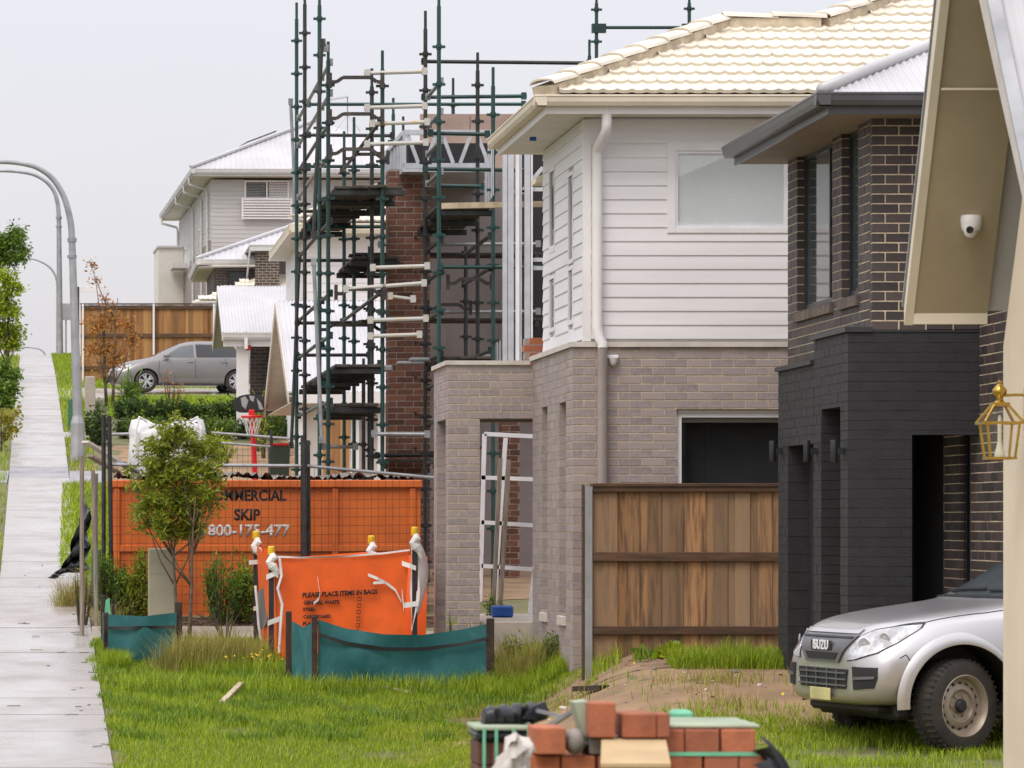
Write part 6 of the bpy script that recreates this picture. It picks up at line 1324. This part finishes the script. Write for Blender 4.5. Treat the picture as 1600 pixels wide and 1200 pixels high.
for sg in (1,-1):
    for x in (1.55,-1.55): arch(t, M['car_silver'], x, .40, .475, .91 if x > 0 else .915, sg); liner(t, x, .40, .475, .925, sg)
    wheel(t, (1.55, sg*.76, .375), .375, .235, M['rim_tan'], sg, True, R(17)); wheel(t, (-1.55, sg*.76, .375), .375, .235, M['rim_tan'], sg)
    D = Vector((-.86, -sg*.51, 0)).normalized(); U = Vector((-D.y, D.x, 0))*1.0
    U = Vector((0,0,1)).cross(D)*(-1)
    # headlamp, seen square on from the corner
    hl = [(-.30,-.13),(-.20,-.12),(.02,-.06),(.14,.02),(.24,.13),(.235,.165),(.10,.15),(-.08,.115),(-.20,.06),(-.28,-.04)]
    hl = [(a*sg, c) for a, c in hl]
    ctr = Vector((2.12, sg*.67, .865))
    UU = Vector((-.51, sg*.86, 0))*sg
    h_ = patch(bv, 'headlight', M['lamp_clear'], t, hl, ctr, UU, (0,0,1), D, .004, th=.012)
    patch(bv, 'headlight_rim', M['trim_black'], h_, [(a*1.035, c*1.06+.001) for a, c in hl], ctr, UU, (0,0,1), D, .001, th=.008)
    for (u, v, r_) in ((-.13*sg, .0, .058), (.03*sg, .05, .05)):
        p = ctr+UU*u+Vector((0,0,v)); hit = bv.ray_cast(p-D*3, D)[0]
        if hit is not None:
            b = MB(); b.lathe([(r_,0),(r_*.9,.006),(r_*.4,.004),(0,.006)], (0,0,0), 'x', 18); q = Vector((1,0,0)).rotation_difference(-D); b.v = [tuple(q @ Vector(p_)+hit-D*.017) for p_ in b.v]; b.build('reflector', M['alloy'], h_)
    # fog recess
    fr = [(-.11*sg,-.10),(.12*sg,-.08),(.15*sg,.0),(.15*sg,.085),(-.13*sg,.085)]
    c2 = Vector((2.20, sg*.60, .60)); f_ = patch(bv, 'fog_recess', M['trim_black'], t, fr, c2, UU, (0,0,1), D, .004, th=.006)
    patch(bv, 'fog_trim', M['trim_grey'], f_, [(-.10*sg,-.02),(.13*sg,-.005),(.13*sg,.015),(-.10*sg,.005)], c2, UU, (0,0,1), D, .012, th=.01)
    # doors, windows, handles, seams
    S = (0,-sg,0)
    patch(bv, 'side_window', M['glass_dark'], t, [(.60,1.17),(.14,1.58),(-.30,1.62),(-.30,1.17)], (0,0,0), (1,0,0), (0,0,1), S, .002, th=.004); patch(bv, 'side_window', M['glass_dark'], t, [(-.38,1.17),(-.38,1.62),(-1.1,1.60),(-1.18,1.17)], (0,0,0), (1,0,0), (0,0,1), S, .002, th=.004)
    line_on(bv, 'door_seam', M['trim_black'], t, [(.98,0,1.05),(1.0,0,.7),(.95,0,.45)], S); line_on(bv, 'door_seam', M['trim_black'], t, [(-.34,0,1.1),(-.34,0,.45)], S)
    line_on(bv, 'bumper_seam', M['trim_black'], t, [(2.08,0,.76),(2.03,0,.79),(2.00,0,.74),(1.97,0,.66)], S, .0045)
    line_on(bv, 'bonnet_seam', M['trim_black'], t, [(2.06,sg*.66,2),(1.8,sg*.76,2),(1.3,sg*.80,2),(1.0,sg*.80,2)], (0,0,-1), .005)
    if sg > 0: b = MB(); b.bevbox(.42,.66,sg*.93,sg*1.10,1.15,1.34,.05); smoothang(b.build('mirror', M['trim_black'], t), 50)
    b = MB(); b.bevbox(.98,1.06,sg*.58,sg*.91,.16,.62,.01); b.build('mud_flap', M['trim_black'], t)
# windscreen
patch(bv, 'windscreen', M['glass_sky'], t, [(-.70,1.27),(-.60,1.58),(-.35,1.62),(.35,1.62),(.60,1.58),(.70,1.27),(.4,1.24),(-.4,1.24)], (0,0,0), (0,1,0), (0,0,1), (-1,0,0), .002, th=.004)
for sg in (.10,-.62):
    b = MB(); P = []
    for q in np.linspace(0,1,8):
        h = bv.ray_cast(Vector((.88-.02*q, sg+.62*q, 3)), Vector((0,0,-1)))[0]
        if h is not None: P.append(h+Vector((.02,0,.018)))
    b.tube(P, .011, 6); b.build('wiper', M['trim_black'], t)
line_on(bv, 'cowl', M['trim_black'], t, [(.96,-.7,3),(.99,0,3),(.96,.7,3)], (0,0,-1), .02)
# grille, badge, lower intake, plate
N = (-1,0,0); g1 = patch(bv, 'grille', M['trim_grey'], t, [(-.50,.935),(.50,.935),(.44,.86),(.36,.78),(.30,.71),(-.30,.71),(-.36,.78),(-.44,.86)], (0,0,0), (0,1,0), (0,0,1), N, .004, th=.014)
patch(bv, 'grille_slot', M['trim_black'], g1, [(-.30,.79),(.30,.79),(.25,.735),(-.25,.735)], (0,0,0), (0,1,0), (0,0,1), N, .02, th=.004); patch(bv, 'grille_slot', M['trim_black'], g1, [(-.46,.925),(.46,.925),(.45,.91),(-.45,.91)], (0,0,0), (0,1,0), (0,0,1), N, .02, th=.004)
patch(bv, 'bonnet_lip', M['car_silver'], t, [(-.50,.985),(.50,.985),(.49,.95),(-.49,.95)], (0,0,0), (0,1,0), (0,0,1), N, .006, th=.012)
bx_ = 2.60; h = bv.ray_cast(Vector((4,0,.845)), Vector((-1,0,0)))[0]; bx_ = h.x+.022
b = MB(); b.bevbox(bx_, bx_+.008, -.19, .19, .805, .885, .003); bg = b.build('badge', M['trim_black'], g1)
cu = bpy.data.curves.new('t', 'FONT'); cu.body = 'ISUZU'; cu.align_x = 'CENTER'; cu.align_y = 'CENTER'; cu.offset = .003; cu.size = .105; cu.extrude = .003
tmp = bpy.data.objects.new('t', cu); C.objects.link(tmp); dg = bpy.context.evaluated_depsgraph_get(); tm = bpy.data.meshes.new_from_object(tmp.evaluated_get(dg)); bpy.data.objects.remove(tmp); tm.materials.clear(); tm.materials.append(M['alu_white'])
o = bpy.data.objects.new('lettering', tm); C.objects.link(o); o.parent = bg; o.location = (bx_+.011, 0, .845); o.rotation_euler = (R(90), 0, R(90))
lo = patch(bv, 'lower_intake', M['trim_black'], t, [(-.46,.66),(.46,.66),(.42,.50),(-.42,.50)], (0,0,0), (0,1,0), (0,0,1), N, .003, th=.006)
for i in range(3): patch(bv, 'intake_bar', M['trim_grey'], lo, [(-.44,.635-i*.05),(.44,.635-i*.05),(.44,.622-i*.05),(-.44,.622-i*.05)], (0,0,0), (0,1,0), (0,0,1), N, .012, th=.012)
for yy in (-.28,-.1,.1,.28): patch(bv, 'intake_bar', M['trim_grey'], lo, [(yy-.006,.655),(yy+.006,.655),(yy+.006,.505),(yy-.006,.505)], (0,0,0), (0,1,0), (0,0,1), N, .012, th=.010, cuts=0)
h = bv.ray_cast(Vector((4,0,.44)), Vector((-1,0,0)))[0]; px_ = (h.x if h is not None else 2.3)+.03
b = MB(); b.bevbox(px_, px_+.008, -.19, .19, .40, .50, .004); np_ = b.build('number_plate', M['plate_yellow'], t)
b = MB(); b.bevbox(-2.4, 2.05, -.72, .72, .26, .40, .03); b.bevbox(1.8, 2.18, -.62, .62, .30, .39, .03); b.build('undertray', M['trim_black'], t)

# ---------------------------------------------------------------- the grey hatchback
th_ = R(180+8); Y = 110.0; XC = X_(293,Y); zg = g(XC,Y)+.02
t = thing('hatchback', 'grey hatchback parked on the far driveway before the timber fence', 'car', (XC, Y, zg), rotz=th_, local=True)
ST = [(-2.02,.5,.70,.86,.66,1.0,.5),(-1.98,.35,.80,.95,.76,1.12,.58),(-1.75,.26,.86,.98,.80,1.32,.56),(-1.45,.22,.875,.98,.83,1.43,.55),(-.8,.2,.88,.97,.84,1.49,.56),(-.1,.2,.88,.95,.84,1.49,.56),(.3,.2,.88,.93,.84,1.42,.56),(.75,.2,.88,.91,.84,1.20,.62),(1.15,.2,.88,.89,.83,1.0,.68),(1.3,.2,.88,.87,.82,.965,.68),(1.75,.2,.86,.80,.76,.90,.60),(2.05,.22,.80,.70,.66,.80,.48),(2.22,.27,.66,.60,.5,.68,.34),(2.27,.33,.5,.55,.4,.6,.28)]
me = cut_wheels(car_shell(ST), [(1.33,.32),(-1.27,.32)], .355, .88)
bd = bpy.data.objects.new('body', me); C.objects.link(bd); bd.parent = t; me.materials.clear(); me.materials.append(M['car_grey']); smoothang(bd, 45); OFF[bd] = (0,0,0)
bm = bmesh.new(); bm.from_mesh(me); bv = BVHTree.FromBMesh(bm); bm.free()
for sg in (1,-1):
    S = (0,-sg,0)
    for x in (1.33,-1.27): liner(t, x, .32, .355, .88, sg); wheel(t, (x, sg*.75, .315), .315, .2, M['alloy'], sg, False)
    patch(bv, 'side_window', M['glass_sky'], t, [(.86,.99),(.30,1.31),(-.05,1.36),(-.05,.99)], (0,0,0), (1,0,0), (0,0,1), S, .002, th=.004); patch(bv, 'side_window', M['glass_dark'], t, [(-.12,.99),(-.12,1.37),(-.9,1.36),(-1.25,1.27),(-1.45,1.06),(-1.3,1.0)], (0,0,0), (1,0,0), (0,0,1), S, .002, th=.004)
    for pts in ([(.95,0,.9),(.98,0,.6),(.85,0,.3)], [(-.08,0,.95),(-.08,0,.28)], [(-.95,0,.95),(-1.0,0,.7)], [(.9,0,.26),(-.85,0,.26)]): line_on(bv, 'door_seam', M['trim_black'], t, pts, S, .006)
    for x in (.05,-.92):
        h = bv.ray_cast(Vector((x, sg*3, .86)), Vector(S))[0]; b = MB(); b.bevbox(x-.09, x+.09, h.y-.0, h.y+sg*.03, .845, .875, .01); b.build('door_handle', M['car_grey'], t)
    b = MB(); b.bevbox(.66,.84,sg*.84,sg*1.0,.97,1.10,.04); smoothang(b.build('mirror', M['trim_black'] if False else M['car_grey'], t), 50)
    D = Vector((-.7,-sg*.7,0)).normalized(); UU = Vector((-.7, sg*.7, 0)); patch(bv, 'headlight', M['lamp_clear'], t, [(-.25,-.07),(-.1,-.08),(.15,.0),(.28,.10),(.12,.09),(-.12,.04)], (1.92, sg*.62, .68), UU, (0,0,1), D, .004)
    patch(bv, 'tail_light', M['lamp_red'], t, [(-.2,-.1),(.2,-.1),(.2,.1),(-.2,.08)], (-1.85, sg*.65, .95), Vector((.7, sg*.7, 0)), (0,0,1), Vector((.7,-sg*.7,0)), .004)
patch(bv, 'windscreen', M['glass_sky'], t, [(-.62,1.02),(-.5,1.36),(.5,1.36),(.62,1.02)], (0,0,0), (0,1,0), (0,0,1), (-1,0,0), .002, th=.004)
patch(bv, 'grille', M['trim_black'], t, [(-.5,.48),(.5,.48),(.42,.3),(-.42,.3)], (0,0,0), (0,1,0), (0,0,1), (-1,0,0), .004)
# ================================================================ plants
U = random.uniform
def gl(px, Y): x = X_(px,Y); return (x, Y, g(x,Y))
# young tree over the skip
Y = 46.6; s = F/Y
bl = []
for (px, py, rx, rz) in ((285,672,26,20),(262,700,36,26),(318,700,34,24),(250,745,40,28),(300,740,48,32),(338,740,24,22),(245,785,34,26),(290,785,46,30),(330,775,24,22),(265,825,38,24),(305,830,32,22),(282,655,12,10),(240,815,22,16),(322,812,22,16),(222,760,16,12),(352,752,14,10),(228,800,16,12),(215,735,10,8),(345,715,12,10),(350,790,12,9),(262,668,10,10)):
    bx_, by_, bz_ = gl(292,Y); bl.append((X_(px-9,Y)-bx_, U(-.25,.25), Z_(py,Y)-bz_, rx/s, rz/s))
tree('young_tree', 'young olive green street tree with slim twin trunks before the orange skip', gl(290,Y), 2.2, bl, M['leaf_olive'], 10000, .095, trunk_r=.030, stems=2, spread=.09, asp=.25, lowest=.42, wisp=1.35)
# autumn tree
Y = 103; s = F/Y; bl = []
for (px, py, rx, rz) in ((142,415,10,12),(150,440,12,16),(165,470,14,16),(175,500,26,22),(150,510,22,22),(200,510,20,18),(165,540,28,22),(205,535,18,18),(145,550,18,18),(185,560,24,18),(160,575,20,14)):
    bx_, by_, bz_ = gl(172,Y); bl.append((X_(px,Y)-bx_, U(-.4,.4), Z_(py,Y)-bz_, rx/s, rz/s))
tree('autumn_tree', 'slender tree with thin rusty orange leaves before the grey hatchback', gl(172,Y), 3.6, bl, M['leaf_autumn'], 1700, .11, trunk_r=.05, stems=2, spread=.1, lowest=.3)
# green street trees on the left verge
def street_tree(px, Y, blobs, label, m, n, leaf, h, tr=.06):
    bx_, by_, bz_ = gl(px,Y); s = F/Y; tree('street_tree', label, (bx_,by_,bz_), h, [(X_(a,Y)-bx_, U(-.5,.5), Z_(c,Y)-bz_, r1/s, r2/s) for a,c,r1,r2 in blobs], M[m], n, leaf, trunk_r=tr, group='trees on the verge', bark='bark_dark', lowest=.25)
street_tree(8, 150, [(2,375,26,22),(25,370,20,20),(36,385,14,14),(8,400,30,16),(-20,390,26,30),(30,400,14,12)], 'dark green rounded street tree, tallest on the verge left of the path', 'leaf_mid', 5200, .16, 4.6)
street_tree(12, 118, [(8,435,22,18),(20,450,16,20),(0,470,28,22),(22,490,16,18),(8,515,26,18),(28,520,14,14),(-15,500,24,30),(15,540,22,14)], 'bright yellow green street tree beneath the dark crown', 'leaf_bright', 5200, .14, 3.4)
street_tree(-4, 96, [(0,575,24,16),(15,590,18,14),(22,608,14,10),(-5,610,28,18),(5,628,20,10),(25,580,10,8)], 'low leafy street tree with drooping green branches at the path edge', 'leaf_mid', 3200, .13, 1.7)
street_tree(2, 84, [(10,650,14,10),(20,668,12,9),(6,680,12,8),(25,645,8,6)], 'small yellowing sapling leaning over the path edge', 'leaf_yellow', 420, .12, 1.2, .025)
# garden below the far driveway
def sh(name, label, px, Y, wpx, top, m, n, leaf, **k):
    x, y, z = gl(px,Y); return shrub(name, label, (x,y,z), wpx*Y/F, Z_(top,Y)-z, n, M[m], leaf, **k)
for i, px in enumerate((190,212,236,260,284,310,336,362,388,412,438,462)): sh('hedge_shrub', 'clipped dark green hedge shrub in the row above the building site', px, 96+U(-.4,.4), 17, 620+U(-5,5), 'leaf_dark', 620, .09, stems=16, group='dark hedge row', up=.2, asp=.6)
for i, px in enumerate((195,216,240,262,330,352,376,402,430,455)): sh('garden_shrub', 'loose mid green shrub in the lower hedge row behind the skip', px, 88+U(-.6,.6), 16, 645+U(-6,8), 'leaf_mid' if i % 3 else 'leaf_dark', 520, .09, stems=14, group='lower hedge row', up=.3, asp=.5)
sh('ball_shrub', 'large rounded dark shrub beside the street lamp', 155, 86, 25, 626, 'leaf_dark', 1100, .085, stems=22, up=.2, asp=.6)
sh('garden_shrub', 'bright green low shrub at the hedge end near the wire fence', 345, 80, 22, 668, 'leaf_bright', 700, .09, stems=14)
sh('spiky_plant', 'green spiky tufted plant in the garden under the hatchback', 203, 101, 11, 592, 'leaf_mid', 260, .34, stems=10, up=.8, asp=.10, cat='plant'); sh('spiky_plant', 'rusty thin bush on the grass bank beside the hatchback wheel', 268, 100, 16, 560, 'leaf_autumn', 130, .10, stems=8, cat='plant')
for px, Y, top in ((404,84,600),(412,82,596)): sh('tall_weed', 'upright yellow green weed at the white porch', px, Y, 8, top, 'leaf_bright', 200, .12, stems=6, up=.8, asp=.2, cat='plant', group='weeds at the porch')
# bed behind the footpath crossing
for i, (px, wp, top, m) in enumerate(((172,16,862,'leaf_mid'),(190,14,880,'leaf_mid'),(208,15,872,'leaf_olive'),(222,10,860,'leaf_olive'),(345,22,868,'leaf_mid'),(372,24,862,'leaf_mid'),(388,14,880,'leaf_olive'))):
    sh('garden_shrub', 'feathery green shrub in the mulch bed '+('against the green power pillar','between the green pillar and the beige utility pillar','close behind the beige utility pillar','squeezed against the side of the beige utility pillar','under the twin trunks of the young tree','beside the left picket of the orange bag','touching the orange bag picket')[i], px, 48.62+U(-.15,.15), wp*1.15, top-10, m, 1500, .07, stems=22, group='shrubs along the skip', up=.7, asp=.28)
sh('spindly_shrub', 'yellowing wispy bush at the footpath edge before the black plastic', 128, 48.3, 16, 850, 'leaf_yellow', 300, .07, stems=12, up=.7, asp=.15)
sh('garden_shrub', 'green shrub growing through the portico opening', 772, 46.5, 13, 925, 'leaf_mid', 320, .06, stems=10); sh('garden_shrub', 'leafy weed clump at the foot of the grey brick wall', 868, 41.2, 22, 985, 'leaf_mid', 420, .06, stems=14, asp=.3); sh('garden_shrub', 'low green weed beside the portico pier', 800, 42.5, 16, 985, 'leaf_olive', 240, .06, stems=10)
sh('broadleaf_weed', 'broad leaved bright green weed at the foot of the paling fence', 1048, 38.4, 20, 1016, 'leaf_bright', 160, .11, stems=12, asp=.8, up=.3, cat='weed'); sh('broadleaf_weed', 'small green weed in the grass under the paling fence', 1003, 38.5, 9, 1014, 'leaf_mid', 70, .07, stems=6, asp=.7, cat='weed')
for px in (706, 735): sh('tall_weed', 'thin upright weed before the grey portico pier', px, 42.6, 5, 922 if px < 720 else 945, 'leaf_bright', 60, .06, stems=3, up=.7, asp=.3, cat='weed', group='weeds before the portico')
# bare twiggy shrub
x, y, z = gl(352,45.6); b = MB()
for i in range(9):
    a = U(0,6.28); p = Vector((x,y,z)); q = p+Vector((math.cos(a)*.12, math.sin(a)*.1, .3)); r_ = q+Vector((math.cos(a)*U(.05,.25), math.sin(a)*.1, U(.12,.3))); b.tube([p,q,r_], [.014,.009,.003], 5)
recentre(tag(b.build('bare_shrub', M['bark_dark']), 'dead bare shrub between the young tree and the orange bag', 'shrub'), (x,y,z))
# ================================================================ grass
def area(n, x0, x1, y0, y1, keep=None):
    P = np.stack([RN.uniform(x0,x1,n), RN.uniform(y0,y1,n)], 1)
    return P[keep(P[:,0], P[:,1])] if keep is not None else P
def nz(x, y, s=1.): return np.sin(x*2.1*s+1.3)*np.sin(y*1.7*s+.4)+.6*np.sin(x*4.7*s+y*3.1*s)+.4*np.sin(y*6.3*s-x*5.2*s+2)
pathR = lambda y: .36-.0105*(y-35)+.02
dirt = lambda x, y: (x > 3.9+.25*nz(x,y)) & (y > 33.0+.5*nz(y,x)) & (y < 39.4) & ~((nz(x*2.3,y*1.3) > .85) & (y > 37.9))
keep = lambda x, y: (x > pathR(y)+.02+.06*nz(y*1.6,x)-.12*np.exp(-((y-43.8)/1.6)**2)) & ~dirt(x,y) & ~((y > 46.6) & (y < 48.3) & (x < 3)) & (nz(x,y)+RN.normal(0,.5,len(x)) > -1.25)
P = area(210000, -.1, 7.0, 31.5, 46.6, keep); stuff(tag(blades('lawn_grass', P, .06+.02*(P[:,1] > 37)*(P[:,0] < 5), M['grass_green'], .0065, .9), 'short bright green lawn grass between footpath and dirt', 'grass'))
P = area(60000, .2, 6.5, 36.8, 46.4, lambda x, y: keep(x,y) & (nz(x*1.4,y*1.4) > .1)); stuff(tag(blades('clover', P, .11, M['grass_deep'], .011, .8), 'deeper green clover and weeds in the lawn', 'weeds'))
cl = []
for (px, Y, r_, n) in ((300,43.2,.35,1500),(330,43.6,.42,1700),(285,43.4,.22,700),(360,43.9,.3,900),(400,43.5,.2,300),(780,42.6,.22,500),(812,41.6,.3,900),(840,41.2,.25,700),(175,47.5,.12,250),(122,51.4,.3,700),(104,51,.2,250),(885,36.5,.3,240),(1110,35.2,.5,420),(780,39,.5,420),(1140,33.5,.35,250),(690,42.6,.25,260)):
    x = X_(px,Y); cl.append(np.stack([RN.normal(x,r_*.5,n), RN.normal(Y,r_*.5,n)], 1))
P = np.concatenate(cl); stuff(tag(blades('straw_grass', P, np.where(P[:,1] < 40, .16, .44)*RN.uniform(.2,1.1,len(P)), M['grass_straw'], .006, 1.1), 'tall straw coloured grass tufts round the teal barriers', 'grass'))
P = np.concatenate([area(5000,.35,.62,43.2,45.8), area(2600,.5,4.6,41.0,41.65), area(3500,1.2,2.3,42.6,45.5), area(6000,4.3,5.2,40.3,43), area(2200,5.1,7.3,38.1,39.1, lambda x,y: nz(x*2,y) > .5), area(2500,5.8,7.0,36.9,37.6)])
stuff(tag(blades('long_grass', P, .19, M['grass_green'], .008, .8), 'longer green grass at the fence, barriers and wall bottoms', 'grass'))
P = np.concatenate([area(60000,-5.8,-.6,32,62, lambda x,y: x < -.0105*(y-35)+.36-1.23), area(16000,-4.5,-1.0,60,150, lambda x,y: x < -.0105*(y-35)+.36-1.24), area(22000,-.9,.95,52,170, lambda x,y: (x > pathR(y)) & (x < np.minimum(pathR(y)+.45+.004*(y-50), .9)) & ~((y > 75.5)&(y < 78.5)) & ~((y > 88.4)&(y < 90.6))), area(12000,.9,5.2,97,107.5), area(5000,-.2,.9,57,75), area(5000,.3,4.8,113,118)])
stuff(tag(blades('verge_grass', P, .13, M['grass_green'], .022, .9), 'green grass on the verges up the hill', 'grass'))
P = np.concatenate([area(1500,3.5,8.5,33.8,38.0, lambda x,y: nz(x*2,y*2) > .35), area(2500,5.0,9,31.0,33.5)]); stuff(tag(blades('sparse_grass', P, .10, M['grass_green'], .008, 1.), 'sparse green grass on the bare dirt', 'grass'))
P = np.concatenate([area(26000,4.6,9.5,29.2,32.6,lambda x,y: nz(x*1.7,y*2.2)+RN.normal(0,.35,len(x))>.05), area(9000,4.5,9.5,26.0,30.0,lambda x,y: nz(x*1.5,y*2)>.5)]); stuff(tag(blades('drive_grass', P, .075, M['grass_green'], .0065, 1.), 'patchy short grass round the ute wheels', 'grass'))
# little yellow flowers by the orange bag
P = []
for i in range(70): x = X_(412,43.2)+random.gauss(0,.22); y = 43.3+random.gauss(0,.3); P.append((x, y, g(x,y)+U(.12,.25)))
for px, Y in ((815,40),(1220,33.2),(990,36.5)): x = X_(px,Y); P.append((x, Y, g(x,Y)+.15))
stuff(tag(leaves('flowers', P, .035, M['flower_yellow'], asp=.9), 'little yellow flowers in the weeds beside the orange bag', 'flowers'))
# clods of soil heaped under the fence
b = MB()
for i in range(260):
    x = U(5.5,7.6); y = U(37.8,39.0) if i % 3 else U(37.2,39.0); s = U(.01,.035); b.bevbox(x-s, x+s*U(.5,1.3), y-s, y+s, g(x,y)-.02, g(x,y)+s*U(.3,1.1), .4*s, U(0,1))
stuff(tag(b.build('soil_clods', M['soil']), 'dark soil clods heaped along the paling fence', 'soil'))
b = MB()
for i in range(900):
    x = U(.6,5.1); y = U(48.5,49.6); s = U(.01,.03); b.bevbox(x-s*2, x+s*2, y-s, y+s, g(x,y), g(x,y)+s*U(.5,1.5), .3*s)
stuff(tag(b.build('mulch_chips', M['mulch']), 'brown bark mulch in the garden bed along the skip', 'mulch'))
# twigs and mud on the path
b = MB()
for i in range(60):
    y = U(36,60); x = pathR(y)-U(.0,1.1)*random.random(); z = g(XR(y)-PW/2,y)+.037; l_ = U(.03,.16); a = U(0,3.1); b.bar((x,y,z+.004), (x+l_*math.cos(a), y+l_*math.sin(a), z+.006), .008, .006)
stuff(tag(b.build('leaf_litter', M['bark_dark']), 'scattered twigs and leaf litter on the wet footpath', 'litter'))
